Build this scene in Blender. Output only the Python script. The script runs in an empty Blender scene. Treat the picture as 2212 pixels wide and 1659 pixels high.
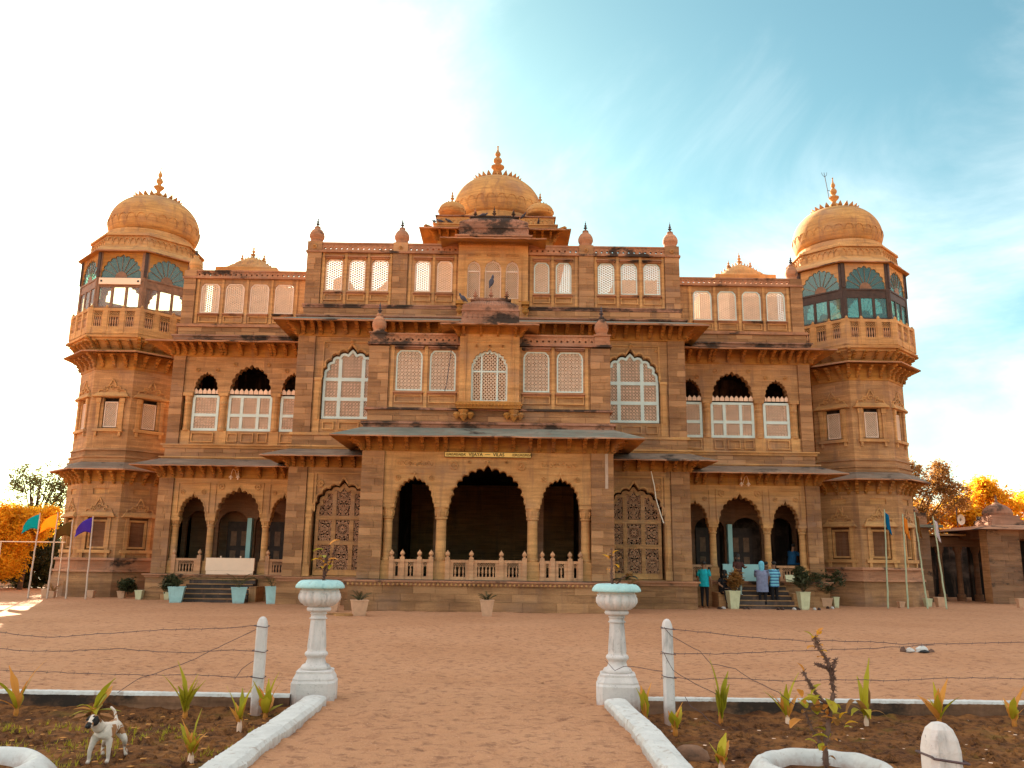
import bpy, bmesh, math, random
from mathutils import Vector, Matrix, noise
from mathutils.geometry import tessellate_polygon
R = random.Random(7)
PI = math.pi
sc = bpy.context.scene

# ---------------------------------------------------------------- camera
cam_d = bpy.data.cameras.new('camera'); cam = bpy.data.objects.new('camera', cam_d)
sc.collection.objects.link(cam); sc.camera = cam
PITCH, ROLL, YAW = .2081, .01268, .00629
fwd = Vector((math.sin(YAW)*math.cos(PITCH), math.cos(YAW)*math.cos(PITCH), math.sin(PITCH)))
right = Vector((math.cos(YAW), -math.sin(YAW), 0)); up = right.cross(fwd)
M = Matrix((right, up, -fwd)).transposed().to_4x4()
M = M @ Matrix.Rotation(ROLL, 4, 'Z')
cam.matrix_world = Matrix.Translation((.6, 0, 1.6)) @ M
cam_d.sensor_width = 36; cam_d.lens = 36*1813.5/2212
cam_d.clip_start = .05; cam_d.clip_end = 2000

# ---------------------------------------------------------------- world
SUN_EL, SUN_AZ = math.radians(19), math.radians(-24)      # azimuth from +Y towards +X
w = bpy.data.worlds.new('World'); sc.world = w; w.use_nodes = True
nt = w.node_tree; N = nt.nodes; L = nt.links; N.clear()
out = N.new('ShaderNodeOutputWorld'); bg = N.new('ShaderNodeBackground'); L.new(bg.outputs[0], out.inputs[0])
sky = N.new('ShaderNodeTexSky'); sky.sky_type = 'NISHITA'; sky.sun_disc = False
sky.sun_elevation = SUN_EL; sky.sun_rotation = SUN_AZ; sky.air_density = 1.0; sky.dust_density = 1.0; sky.ozone_density = 1.5
bg.inputs[1].default_value = .15
CLOUD_AT = (6, 11, 1.84)
def wn(t, **k):
    n = N.new(t)
    for a, b in k.items(): setattr(n, a, b)
    return n
tc = wn('ShaderNodeTexCoord')
tint = wn('ShaderNodeMix', data_type='RGBA', blend_type='MULTIPLY'); tint.inputs[0].default_value = 1
L.new(sky.outputs[0], tint.inputs[6]); tint.inputs[7].default_value = (.160, .226, .182, 1)
# thin drifting cloud: two octaves of stretched noise on the sky direction
mp = wn('ShaderNodeMapping'); mp.inputs['Rotation'].default_value = (0, .30, .5); mp.inputs['Scale'].default_value = (1.2, 1.2, 2.4); mp.inputs['Location'].default_value = CLOUD_AT
L.new(tc.outputs['Generated'], mp.inputs[0])
nz = wn('ShaderNodeTexNoise'); nz.inputs['Scale'].default_value = 1.5; nz.inputs['Detail'].default_value = 9; nz.inputs['Roughness'].default_value = .6; nz.inputs['Distortion'].default_value = .6
L.new(mp.outputs[0], nz.inputs['Vector'])
mp2 = wn('ShaderNodeMapping'); mp2.inputs['Location'].default_value = CLOUD_AT; L.new(tc.outputs['Generated'], mp2.inputs[0])
nz2 = wn('ShaderNodeTexNoise'); nz2.inputs['Scale'].default_value = 1.15; nz2.inputs['Detail'].default_value = 2
L.new(mp2.outputs[0], nz2.inputs['Vector'])
ad = wn('ShaderNodeMath', operation='MULTIPLY_ADD'); L.new(nz2.outputs[0], ad.inputs[0]); ad.inputs[1].default_value = 1.6; L.new(nz.outputs[0], ad.inputs[2])
cr = wn('ShaderNodeMapRange'); cr.interpolation_type = 'SMOOTHSTEP'; L.new(ad.outputs[0], cr.inputs[0])
cr.inputs[1].default_value = 1.06; cr.inputs[2].default_value = 1.66; cr.inputs[3].default_value = 0; cr.inputs[4].default_value = .8
cl = wn('ShaderNodeMix', data_type='RGBA'); L.new(cr.outputs[0], cl.inputs[0]); L.new(tint.outputs[2], cl.inputs[6])
cl.inputs[7].default_value = (3.1, 2.85, 2.7, 1)
L.new(cl.outputs[2], bg.inputs[0])
sun_d = bpy.data.lights.new('sun', 'SUN'); sun = bpy.data.objects.new('sun', sun_d); sc.collection.objects.link(sun)
sun_d.energy = 5.0; sun_d.angle = math.radians(.5); sun_d.color = (1, .84, .62)
sdir = Vector((math.sin(SUN_AZ)*math.cos(SUN_EL), math.cos(SUN_AZ)*math.cos(SUN_EL), math.sin(SUN_EL)))
sun.rotation_euler = sdir.to_track_quat('Z', 'Y').to_euler(); sun.location = (-20, 60, 40)
sc.view_settings.view_transform = 'Standard'; sc.view_settings.look = 'None'; sc.view_settings.gamma = 1
sc.view_settings.use_curve_mapping = False; sc.view_settings.exposure = 2.8
sc.cycles.max_bounces = 8; sc.cycles.diffuse_bounces = 4

# ---------------------------------------------------------------- materials
class NT:
    def __init__(s, name):
        s.m = bpy.data.materials.new(name); s.m.use_nodes = True; s.t = s.m.node_tree
        s.b = s.t.nodes['Principled BSDF']; s.b.inputs['Specular IOR Level'].default_value = .25
    def n(s, t, **k):
        n = s.t.nodes.new(t)
        for a, b in k.items(): setattr(n, a, b)
        return n
    def l(s, a, b): s.t.links.new(a, b)
    def noise(s, vec, scale, detail=4, rough=.55):
        n = s.n('ShaderNodeTexNoise'); n.inputs['Scale'].default_value = scale; n.inputs['Detail'].default_value = detail
        n.inputs['Roughness'].default_value = rough; s.l(vec, n.inputs['Vector']); return n.outputs[0]
    def scl(s, vec, sx, sy, sz):
        n = s.n('ShaderNodeMapping'); n.inputs['Scale'].default_value = (sx, sy, sz); s.l(vec, n.inputs[0]); return n.outputs[0]
    def rng(s, v, a, b, c, d, smooth=False):
        n = s.n('ShaderNodeMapRange'); s.l(v, n.inputs[0])
        if smooth: n.interpolation_type = 'SMOOTHSTEP'
        for i, x in enumerate((a, b, c, d)): n.inputs[i+1].default_value = x
        return n.outputs[0]
    def mix(s, f, a, b, mode='MIX'):
        n = s.n('ShaderNodeMix', data_type='RGBA', blend_type=mode)
        if hasattr(f, 'links'): s.l(f, n.inputs[0])
        else: n.inputs[0].default_value = f
        for i, x in ((6, a), (7, b)):
            if hasattr(x, 'links'): s.l(x, n.inputs[i])
            else: n.inputs[i].default_value = (*x, 1)
        return n.outputs[2]
    def math(s, op, a, b=None):
        n = s.n('ShaderNodeMath', operation=op)
        for i, x in enumerate((a, b)):
            if x is None: continue
            if hasattr(x, 'links'): s.l(x, n.inputs[i])
            else: n.inputs[i].default_value = x
        return n.outputs[0]
    def bump(s, h, strength, dist):
        n = s.n('ShaderNodeBump'); n.inputs['Strength'].default_value = strength; n.inputs['Distance'].default_value = dist
        s.l(h, n.inputs['Height']); s.l(n.outputs[0], s.b.inputs['Normal'])
    def col(s, c): s.l(c, s.b.inputs['Base Color'])
    def pos(s): return s.n('ShaderNodeNewGeometry').outputs['Position']
    def rnd(s):
        g = s.n('ShaderNodeNewGeometry').outputs['Random Per Island']; o = s.n('ShaderNodeObjectInfo').outputs['Random']
        return s.math('FRACT', s.math('ADD', g, o))

def stone(name, c1, c2, stain=0., rand=.0, joints=False, rough=.9):
    m = NT(name); p = m.pos(); m.b.inputs['Roughness'].default_value = rough
    big = m.noise(m.scl(p, 1, 1, 1.6), .8, 5)
    streak = m.noise(m.scl(p, .8, .8, 9), 1.1, 4, .6)
    fine = m.noise(p, 22, 3)
    c = m.mix(m.rng(big, .3, .7, 0, 1), c1, c2)
    c = m.mix(m.rng(streak, .40, .70, 0, .7), c, tuple(x*.50 for x in c2))
    c = m.mix(m.rng(fine, .3, .7, .0, .35), c, tuple(x*.62 for x in c2))
    run = m.noise(m.scl(p, 3.2, 3.2, .4), 1.0, 5, .62); c = m.mix(m.rng(run, .50, .72, 0, .55, True), c, (.20, .105, .065))
    gr = m.noise(m.scl(p, .5, .5, .8), 1.0, 6, .6); c = m.mix(m.rng(gr, .50, .70, 0, .38, True), c, (.30, .19, .14))
    if rand:
        r = m.rnd(); c = m.mix(m.rng(r, 0, 1, 0, rand), c, tuple(x*.5 for x in c2))
        r2 = m.math('FRACT', m.math('MULTIPLY', r, 7.31)); c = m.mix(m.rng(r2, .55, 1, 0, rand), c, tuple(min(1, x*1.35+.02) for x in c1))
    h = fine
    if joints:
        s = m.n('ShaderNodeSeparateXYZ'); m.l(p, s.inputs[0]); cb = m.n('ShaderNodeCombineXYZ')
        m.l(m.math('ADD', s.outputs[0], m.math('MULTIPLY', s.outputs[1], .7)), cb.inputs[0]); m.l(s.outputs[2], cb.inputs[1])
        br = m.n('ShaderNodeTexBrick'); m.l(cb.outputs[0], br.inputs['Vector']); br.inputs['Scale'].default_value = 1
        br.inputs['Mortar Size'].default_value = .006; br.inputs['Mortar Smooth'].default_value = .3; br.inputs['Brick Width'].default_value = .78; br.inputs['Row Height'].default_value = .235
        br.inputs['Color1'].default_value = (1, 1, 1, 1); br.inputs['Color2'].default_value = (.8, .8, .8, 1); br.inputs['Mortar'].default_value = (1.3, 1.25, 1.2, 1)
        c = m.mix(1, c, br.outputs[0], 'MULTIPLY')
        h = m.math('SUBTRACT', fine, m.math('MULTIPLY', br.outputs['Fac'], 1.5))
    if stain:
        sm = m.noise(m.scl(p, .55, .55, .9), 1.3, 8, .66)
        c = m.mix(m.rng(sm, .62-stain*.22, .70-stain*.16, 0, .93, True), c, (.028, .022, .018))
    m.col(c); m.bump(h, .45, .012); return m.m
ST1, ST2 = (.64, .352, .155), (.42, .205, .084)
M_STONE = stone('sandstone', ST1, ST2, joints=True)
M_BLOCK = stone('sandstone_block', (.53, .278, .125), (.26, .124, .056), rand=.34)
M_CARVE = stone('carved_sandstone', (.71, .395, .155), (.51, .250, .092))
M_GOLD = stone('bounce_golden_sandstone', (.55, .255, .055), (.36, .150, .032))  # golden tone paints warm bounced light into eave undersides, brackets and friezes
M_DOME = stone('dome_sandstone', (.68, .37, .12), (.44, .21, .075), stain=0.0)
M_DARK = stone('weathered_sandstone', (.56, .27, .145), (.38, .17, .09), stain=.36)
M_SOOT = stone('blackened_sandstone', (.50, .25, .16), (.33, .15, .09), stain=.7)
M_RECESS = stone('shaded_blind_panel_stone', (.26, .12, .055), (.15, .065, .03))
M_RAIL = stone('pale_railing_stone', (.66, .36, .19), (.52, .26, .13))
M_SLATE = stone('slate_topped_stone', (.30, .25, .19), (.17, .19, .155), stain=.2)
M_SLATEB = stone('brown_grey_eave_stone', (.32, .22, .155), (.19, .14, .105), stain=.25)
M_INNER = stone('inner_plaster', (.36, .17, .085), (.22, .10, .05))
M_ROOMDARK = stone('room_shade_plaster', (.022, .013, .009), (.014, .009, .006))  # near-black colour paints in the shade of deep rooms
M_STEP = stone('black_step_stone', (.13, .09, .08), (.045, .035, .03))

def plain(name, c, rough=.6, var=.12, scale=6, bump=.0, spec=.3):
    m = NT(name); p = m.n('ShaderNodeTexCoord').outputs['Object']; m.b.inputs['Roughness'].default_value = rough
    m.b.inputs['Specular IOR Level'].default_value = spec
    n = m.noise(p, scale, 5); m.col(m.mix(m.rng(n, .3, .7, 0, 1), tuple(x*(1-var) for x in c), tuple(min(1, x*(1+var)) for x in c)))
    if bump: m.bump(n, .4, bump)
    return m.m
def whitewash(name, c, dirt=(.20, .17, .15), amount=.5):
    m = NT(name); p = m.pos(); m.b.inputs['Roughness'].default_value = .75
    n = m.noise(p, 5, 6, .65); f = m.noise(p, 38, 4); st = m.noise(m.scl(p, 6, 6, 1.2), 1.5, 5, .6)
    cc = m.mix(m.rng(n, .35, .7, 0, 1), c, tuple(x*.80 for x in c))
    cc = m.mix(m.rng(st, .56, .74, 0, amount, True), cc, dirt); cc = m.mix(m.rng(f, .66, .72, 0, amount*.9, True), cc, dirt)
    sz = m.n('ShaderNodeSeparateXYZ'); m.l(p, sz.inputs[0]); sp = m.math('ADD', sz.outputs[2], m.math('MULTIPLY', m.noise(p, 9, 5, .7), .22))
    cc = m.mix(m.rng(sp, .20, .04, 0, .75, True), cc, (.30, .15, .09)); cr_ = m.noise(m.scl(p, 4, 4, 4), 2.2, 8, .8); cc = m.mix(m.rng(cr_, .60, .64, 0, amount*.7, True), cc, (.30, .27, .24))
    m.col(cc); m.bump(m.math('ADD', n, m.math('MULTIPLY', f, .4)), .7, .02); return m.m
M_WHITE = whitewash('whitewashed_concrete', (.64, .58, .54), (.16, .15, .14), .8)
M_LIME = whitewash('lime_streak', (.50, .36, .27), (.4, .22, .12), .9)
M_RIM = whitewash('pale_blue_painted_rim', (.40, .62, .60), (.10, .26, .28), .5)
M_KERB = whitewash('whitewashed_kerb', (.62, .60, .56), (.30, .20, .14), .75)
M_KSIDE = stone('rough_kerb_side', (.36, .185, .10), (.12, .055, .03), stain=.6)
M_FRAME = plain('pale_blue_frame_paint', (.56, .64, .59), .5, .1, 3)
M_PINKF = plain('cream_frame_paint', (.72, .54, .42), .5, .1, 3)
M_JALI = plain('cream_lattice_stone', (.80, .54, .38), .8, .18, 3)
M_JALI2 = plain('white_lattice', (.80, .58, .42), .7, .1, 3)
M_JALID = plain('sandstone_lattice', (.48, .25, .14), .85, .15, 5)
M_WOODD = plain('dark_brown_wood', (.055, .03, .022), .6, .35, 6, .004)
M_TEAK = plain('brown_frame_wood', (.22, .11, .06), .6, .3, 6, .004)
M_BEIGE = plain('beige_board_paint', (.80, .58, .42), .6, .05, 2)
M_CYANB = plain('pale_teal_board_paint', (.33, .56, .54), .6, .08, 2)
M_POTB = whitewash('pale_blue_pot_paint', (.42, .66, .66), (.2, .3, .3), .25)
M_POTY = whitewash('pale_yellow_green_pot_paint', (.60, .58, .36), (.2, .2, .12), .35)
M_POTT = whitewash('terracotta_cream_pot', (.62, .36, .22), (.25, .14, .09), .4)
M_METAL = plain('dark_metal', (.06, .05, .06), .5, .2, 10)
M_WIRE = plain('rusty_wire', (.10, .06, .06), .6, .3, 30)
M_CABLE = plain('cream_cable', (.8, .72, .6), .5, .05)
M_SOILIN = plain('potting_soil', (.05, .028, .015), .95, .4, 30, .01)
M_BLACK = plain('black_ink', (.012, .01, .01), .6, .1)
M_SIGN = plain('yellow_sign_paint', (.92, .62, .18), .5, .05)
def glass_m(name, c, rough=.06, mixr=.7):
    m = NT(name); m.b.inputs['Base Color'].default_value = (*c, 1); m.b.inputs['Roughness'].default_value = rough
    m.b.inputs['Specular IOR Level'].default_value = 1.0; m.b.inputs['Metallic'].default_value = .25
    p = m.pos(); m.bump(m.noise(p, 3, 2), .12, .02); return m.m
M_TEAL = glass_m('teal_coloured_glass', (.24, .36, .34))
M_PANE = glass_m('clear_reflecting_pane', (.42, .36, .32))
def see_through(mt, f, c):
    t = mt.node_tree; x = t.nodes.new('ShaderNodeMixShader'); x.inputs[0].default_value = f; q = t.nodes.new('ShaderNodeBsdfTransparent'); q.inputs[0].default_value = (*c, 1)
    t.links.new(t.nodes['Principled BSDF'].outputs[0], x.inputs[1]); t.links.new(q.outputs[0], x.inputs[2]); t.links.new(x.outputs[0], t.nodes['Material Output'].inputs[0])
see_through(M_PANE, .72, (.95, .86, .78)); see_through(M_TEAL, .72, (.62, .80, .76))
def leafm(name, c1, c2, trans=.5):
    m = NT(name); r = m.rnd(); p = m.pos(); n = m.noise(p, 1.3, 3)
    c = m.mix(m.math('MULTIPLY', m.math('ADD', r, n), .6), c1, c2); m.col(c); m.b.inputs['Roughness'].default_value = .55
    t = m.n('ShaderNodeBsdfTranslucent'); m.l(c, t.inputs[0]); mx = m.n('ShaderNodeMixShader'); mx.inputs[0].default_value = trans
    o = m.t.nodes['Material Output']; m.l(m.b.outputs[0], mx.inputs[1]); m.l(t.outputs[0], mx.inputs[2]); m.l(mx.outputs[0], o.inputs[0]); return m.m
M_LGOLD = leafm('golden_leaf', (.58, .27, .012), (.92, .52, .03), .62)
M_LDARK = leafm('dark_green_leaf', (.05, .05, .02), (.14, .12, .04), .35)
M_LOLIVE = leafm('rust_olive_leaf', (.14, .075, .02), (.42, .19, .05), .5)
M_LYOUNG = leafm('yellow_green_leaf', (.22, .24, .01), (.55, .42, .03), .4)
M_LORAN = leafm('orange_dry_leaf', (.60, .22, .04), (.75, .33, .06), .4)
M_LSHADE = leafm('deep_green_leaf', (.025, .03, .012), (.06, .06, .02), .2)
M_BARK = stone('tree_bark', (.16, .09, .05), (.08, .045, .03))
M_THORN = stone('thorny_stem_bark', (.22, .12, .08), (.12, .06, .045))

# sandy ground
m = NT('red_sandy_ground'); p = m.pos(); m.b.inputs['Roughness'].default_value = .95; m.b.inputs['Specular IOR Level'].default_value = .1
a = m.noise(p, .35, 4); b = m.noise(p, 6, 5, .6); c_ = m.noise(p, 55, 3); d_ = m.noise(m.scl(p, 1, .6, 1), 2.6, 6, .65)
c = m.mix(m.rng(a, .35, .65, 0, 1), (.46, .223, .112), (.52, .265, .140)); c = m.mix(m.rng(b, .52, .70, 0, .5), c, (.24, .105, .06)); fl = m.noise(m.scl(p, 5, 9, 1), 1.0, 5, .7); c = m.mix(m.rng(fl, .53, .64, 0, .6), c, (.17, .075, .045))
c = m.mix(m.rng(d_, .6, .75, 0, .15), c, (.30, .14, .085)); c = m.mix(m.rng(c_, .62, .72, 0, .5), c, (.70, .42, .30))
m.col(c); m.bump(m.math('ADD', m.math('MULTIPLY', b, .9), m.math('MULTIPLY', c_, .25)), 1.0, .06); M_SAND = m.m
m = NT('dark_garden_soil'); p = m.pos(); m.b.inputs['Roughness'].default_value = .97; m.b.inputs['Specular IOR Level'].default_value = .1
a = m.noise(p, 1.6, 5); b = m.noise(p, 11, 6, .65); c_ = m.noise(p, 70, 3); g_ = m.noise(p, 2.3, 4)
c = m.mix(m.rng(a, .35, .65, 0, 1), (.13, .05, .018), (.29, .12, .038)); c = m.mix(m.rng(b, .43, .66, 0, .9), c, (.03, .014, .009))
c = m.mix(m.rng(c_, .62, .7, 0, .5), c, (.36, .18, .09)); c = m.mix(m.rng(g_, .58, .72, 0, .5), c, (.17, .12, .02))
m.col(c); m.bump(m.math('ADD', b, m.math('MULTIPLY', c_, .3)), .9, .05); M_SOIL = m.m

# ---------------------------------------------------------------- mesh helpers
WLOC = {}
def link(o): sc.collection.objects.link(o); return o
def props(o, label=None, cat=None, group=None, kind=None):
    if label: o['label'] = label
    if cat: o['category'] = cat
    if group: o['group'] = group
    if kind: o['kind'] = kind
    return o
def empty(name, loc, rz=0, **k):
    o = bpy.data.objects.new(name, None); link(o); o.location = loc; o.rotation_euler = (0, 0, rz); o.empty_display_size = .3
    WLOC[o.name] = Vector(loc); return props(o, **k)
class MB:
    def __init__(s, T=None): s.v = []; s.f = []; s.mi = []; s.T = T; s.cur = 0
    def add(s, vs, fs):
        k = len(s.v); T = s.T
        s.v += [tuple(T(*q)) for q in vs] if T else [tuple(q) for q in vs]
        for f in fs: s.f.append(tuple(i+k for i in f)); s.mi.append(s.cur)
    def box(s, x0, x1, y0, y1, z0, z1):
        s.add([(x0,y0,z0),(x1,y0,z0),(x1,y1,z0),(x0,y1,z0),(x0,y0,z1),(x1,y0,z1),(x1,y1,z1),(x0,y1,z1)],
              [(0,3,2,1),(4,5,6,7),(0,1,5,4),(1,2,6,5),(2,3,7,6),(3,0,4,7)])
    def panel(s, loops, y0, y1):
        """2-D loops (x,z), first outer then holes, extruded from y0 (front) to y1"""
        tris = tessellate_polygon([[Vector((x, z, 0)) for x, z in lp] for lp in loops])
        flat = [q for lp in loops for q in lp]; n = len(flat)
        vs = [(x, y0, z) for x, z in flat] + [(x, y1, z) for x, z in flat]
        fs = [tuple(t) for t in tris] + [tuple(n+i for i in reversed(t)) for t in tris]
        k = 0
        for lp in loops:
            m_ = len(lp)
            for i in range(m_): a, b = k+i, k+(i+1) % m_; fs.append((a, b, b+n, a+n))
            k += m_
        s.add(vs, fs)
    def ring(s, outer, inner, y0, y1):
        n = len(outer); vs = [(x,y0,z) for x,z in outer]+[(x,y0,z) for x,z in inner]+[(x,y1,z) for x,z in outer]+[(x,y1,z) for x,z in inner]
        fs = []
        for i in range(n):
            j = (i+1) % n; fs += [(i,j,n+j,n+i),(i,2*n+i,2*n+j,j),(n+i,n+j,3*n+j,3*n+i)]
        s.add(vs, fs)
    def lathe(s, prof, c=(0,0,0), n=16, rib=None, phase=0):
        vs = []; fs = []
        for r, z in prof:
            for i in range(n):
                a = phase+2*PI*i/n; rr = r*(1+(rib*abs(math.sin(i*PI/2)) if rib else 0))
                vs.append((c[0]+rr*math.cos(a), c[1]+rr*math.sin(a), c[2]+z))
        for j in range(len(prof)-1):
            for i in range(n): k = (i+1) % n; fs.append((j*n+i, j*n+k, (j+1)*n+k, (j+1)*n+i))
        fs.append(tuple(reversed(range(n)))); fs.append(tuple((len(prof)-1)*n+i for i in range(n)))
        s.add(vs, fs)
    def tube(s, pts, rad, n=6):
        pts = [Vector(q) for q in pts]; rs = rad if isinstance(rad, (list, tuple)) else [rad]*len(pts)
        vs = []; fs = []; ref = Vector((0, 0, 1))
        for i, q in enumerate(pts):
            t = (pts[min(i+1, len(pts)-1)]-pts[max(i-1, 0)]).normalized()
            u = t.cross(ref)
            if u.length < .1: u = t.cross(Vector((1, 0, 0)))
            u.normalize(); v = t.cross(u)
            for k in range(n): a = 2*PI*k/n; vs.append(q+rs[i]*(math.cos(a)*u+math.sin(a)*v))
        for i in range(len(pts)-1):
            for k in range(n): kk = (k+1) % n; fs.append((i*n+k, i*n+kk, (i+1)*n+kk, (i+1)*n+k))
        fs.append(tuple(range(n))); fs.append(tuple((len(pts)-1)*n+k for k in range(n)))
        s.add(vs, fs)
    def xz_bar(s, p, q, w, y0, y1):
        dx, dz = q[0]-p[0], q[1]-p[1]; l = math.hypot(dx, dz)
        if l < 1e-4: return
        nx, nz_ = -dz/l*w/2, dx/l*w/2
        vs = [(p[0]+nx,y0,p[1]+nz_),(q[0]+nx,y0,q[1]+nz_),(q[0]-nx,y0,q[1]-nz_),(p[0]-nx,y0,p[1]-nz_)]
        vs += [(x, y1, z) for x, _, z in vs]
        s.add(vs, [(0,1,2,3),(0,4,5,1),(2,6,7,3)])
    def mesh(s, name, mats, smooth=False, org=None):
        xs = [v[0] for v in s.v]; ys = [v[1] for v in s.v]; zs = [v[2] for v in s.v]
        c = Vector(((min(xs)+max(xs))/2, (min(ys)+max(ys))/2, min(zs))) if org is None else Vector(org)
        me = bpy.data.meshes.new(name); me.from_pydata([(a-c.x, b-c.y, d-c.z) for a, b, d in s.v], [], s.f)
        for m_ in (mats if isinstance(mats, (list, tuple)) else [mats]): me.materials.append(m_)
        if any(s.mi): me.polygons.foreach_set('material_index', s.mi)
        if smooth: me.shade_smooth()
        me.update(); return me, c
    def build(s, name, mats, parent=None, smooth=False, org=None, **k):
        """vertices are world coordinates (parent unrotated)"""
        me, c = s.mesh(name, mats, smooth, org); o = link(bpy.data.objects.new(name, me))
        WLOC[o.name] = c.copy(); o.location = c
        if parent: o.parent = parent; o.location = c-WLOC[parent.name]
        return props(o, **k)
    def local(s, name, mats, parent, smooth=False, **k):
        """vertices are in the parent's own space"""
        me, c = s.mesh(name, mats, smooth, (0, 0, 0)); o = link(bpy.data.objects.new(name, me)); o.parent = parent; return props(o, **k)
def inst(me, name, parent, loc, rz=0, scale=(1, 1, 1), **k):
    o = link(bpy.data.objects.new(name, me)); o.rotation_euler = (0, 0, rz); o.scale = scale; WLOC[o.name] = Vector(loc)
    o.location = Vector(loc)-(WLOC[parent.name] if parent else Vector((0, 0, 0))); o.parent = parent; return props(o, **k)
def copy_tree(o, parent=None):
    c = o.copy(); link(c); c.parent = parent
    for ch in [q for q in sc.collection.objects if q.parent == o]: copy_tree(ch, c)
    return c

def cusp(x0, x1, zs, h, n=9, tip=.12, base=None):
    """points of a many-foiled arch from (x0,zs) over the top to (x1,zs)"""
    cx, a = (x0+x1)/2, (x1-x0)/2; pts = [(x0, zs)]
    for i in range(n):
        t0, t1 = PI-PI*i/n, PI-PI*(i+1)/n
        for k in range(5):
            u = k/4; t = t0+(t1-t0)*u; r = .925+.075*math.sin(PI*u)**.7 if True else 1
            if i in (0,) and k == 0 or (i == n-1 and k == 4): r = 1
            x = cx+a*r*math.cos(t); z = zs+h*r*math.sin(t)**.92 if math.sin(t) > 0 else zs
            if i == n//2: z += tip*(1-abs(u-.5)*2)**1.4
            if k == 4 and i < n-1: continue
            if i == 0 and k == 0: continue
            pts.append((x, z))
    pts.append((x1, zs)) if abs(pts[-1][0]-x1) > 1e-6 else None
    return pts
def inset(poly, d):
    n = len(poly); cx = sum(p[0] for p in poly)/n; cz = sum(p[1] for p in poly)/n; o = []
    area = sum(poly[i][0]*poly[(i+1) % n][1]-poly[(i+1) % n][0]*poly[i][1] for i in range(n)); sg = 1 if area > 0 else -1
    for i in range(n):
        a, b, c = poly[i-1], poly[i], poly[(i+1) % n]
        def nrm(p, q):
            dx, dz = q[0]-p[0], q[1]-p[1]; l = math.hypot(dx, dz) or 1; return (-dz/l*sg, dx/l*sg)
        n1, n2 = nrm(a, b), nrm(b, c); mx, mz = n1[0]+n2[0], n1[1]+n2[1]; l = math.hypot(mx, mz) or 1
        k = d/max(.55, (mx*n1[0]+mz*n1[1])/l); o.append((b[0]+mx/l*k, b[1]+mz/l*k))
    return o
def clip(poly, p, d):
    ts = []; n = len(poly)
    for i in range(n):
        a, b = poly[i], poly[(i+1) % n]; ex, ez = b[0]-a[0], b[1]-a[1]; den = d[0]*ez-d[1]*ex
        if abs(den) < 1e-9: continue
        t = ((a[0]-p[0])*ez-(a[1]-p[1])*ex)/den; u = ((a[0]-p[0])*d[1]-(a[1]-p[1])*d[0])/den
        if 0 <= u < 1: ts.append(t)
    ts.sort(); return [((p[0]+ts[i]*d[0], p[1]+ts[i]*d[1]), (p[0]+ts[i+1]*d[0], p[1]+ts[i+1]*d[1])) for i in range(0, len(ts)-1, 2)]
def lattice(mb, poly, angs, per, w, y0, y1):
    xs = [p[0] for p in poly]; zs = [p[1] for p in poly]; cx, cz = (min(xs)+max(xs))/2, (min(zs)+max(zs))/2
    rad = math.hypot(max(xs)-min(xs), max(zs)-min(zs))/2
    for a in angs:
        d = (math.cos(a), math.sin(a)); nrm = (-d[1], d[0]); pr = per*.7071 if len(angs) == 4 and a in (PI/4, 3*PI/4) else per; k = int(rad/pr)+1
        for i in range(-k, k+1):
            for s0, s1 in clip(poly, (cx+nrm[0]*(i+.003)*pr, cz+nrm[1]*(i+.003)*pr), d):
                mb.xz_bar(s0, s1, w, y0, y1)
def onion_finial(mb, c, h, r, n=10):
    mb.lathe([(r*.5,0),(r*.62,h*.05),(r*.35,h*.12),(r*.42,h*.16),(r*.95,h*.26),(r,h*.30),(r*.6,h*.33),(r*.35,h*.36),(r*.38,h*.40),
              (r*.62,h*.46),(r*.66,h*.51),(r*.5,h*.57),(r*.24,h*.61),(r*.26,h*.64),(r*.42,h*.69),(r*.40,h*.74),(r*.22,h*.80),(r*.12,h*.85),(r*.1,h*.95),(r*.16,h*.97),(r*.02,h)], c, n)
exec_t = 0

# ================================================================ PALACE
PAL = empty('palace', (0, 33, 0), label='orange-brown sandstone palace with central dome and two domed corner towers', cat='palace')
unit = MB(); unit.box(-.5, .5, 0, 1, 0, 1)
BLOCK_ME, _ = unit.mesh('stone_block', M_BLOCK, org=(0, 0, 0))
n_blocks = 0
def blocks(parent, x0, x1, z0, z1, yf, dep=.14, ch=.235, bw=.42, objs=True, mat=None):
    """courses of stone between x0..x1, front face near yf; the largest in view are objects, the rest one stuff part"""
    global n_blocks
    mb = MB(); nc = max(1, round((z1-z0)/ch)); h = (z1-z0)/nc
    for i in range(nc):
        z = z0+i*h; nb = max(1, round((x1-x0)/bw)); 
        cuts = [x0]+sorted(x0+(x1-x0)*(k+((.28 if i % 2 else 0))+R.uniform(-.1, .1))/nb for k in range(1, nb))+[x1]
        if nb > 1 and i % 3 == 2 and nb < 3: cuts = [x0, x1]
        for a, b in zip(cuts, cuts[1:]):
            pr = R.uniform(0, .012); g = .006
            if objs and n_blocks < 295:
                n_blocks += 1
                inst(BLOCK_ME, 'stone_block', parent, ((a+b)/2, yf-pr, z+g), 0, (b-a-2*g, dep, h-2*g))
            else: mb.box(a+g, b-g, yf-pr, yf+dep, z+g, z+h-g)
    if mb.v: mb.build('stone_courses', mat or M_BLOCK, parent, kind='stuff')
def pier(x0, x1, z0, z1, yf, yb, objs=True, **k):
    mb = MB(); mb.box(x0+.008, x1-.008, yf+.012, yb, z0, z1)
    o = mb.build('pier', M_CARVE, PAL, **k); blocks(o, x0, x1, z0, z1, yf, .12, objs=objs, bw=.38); return o
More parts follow.
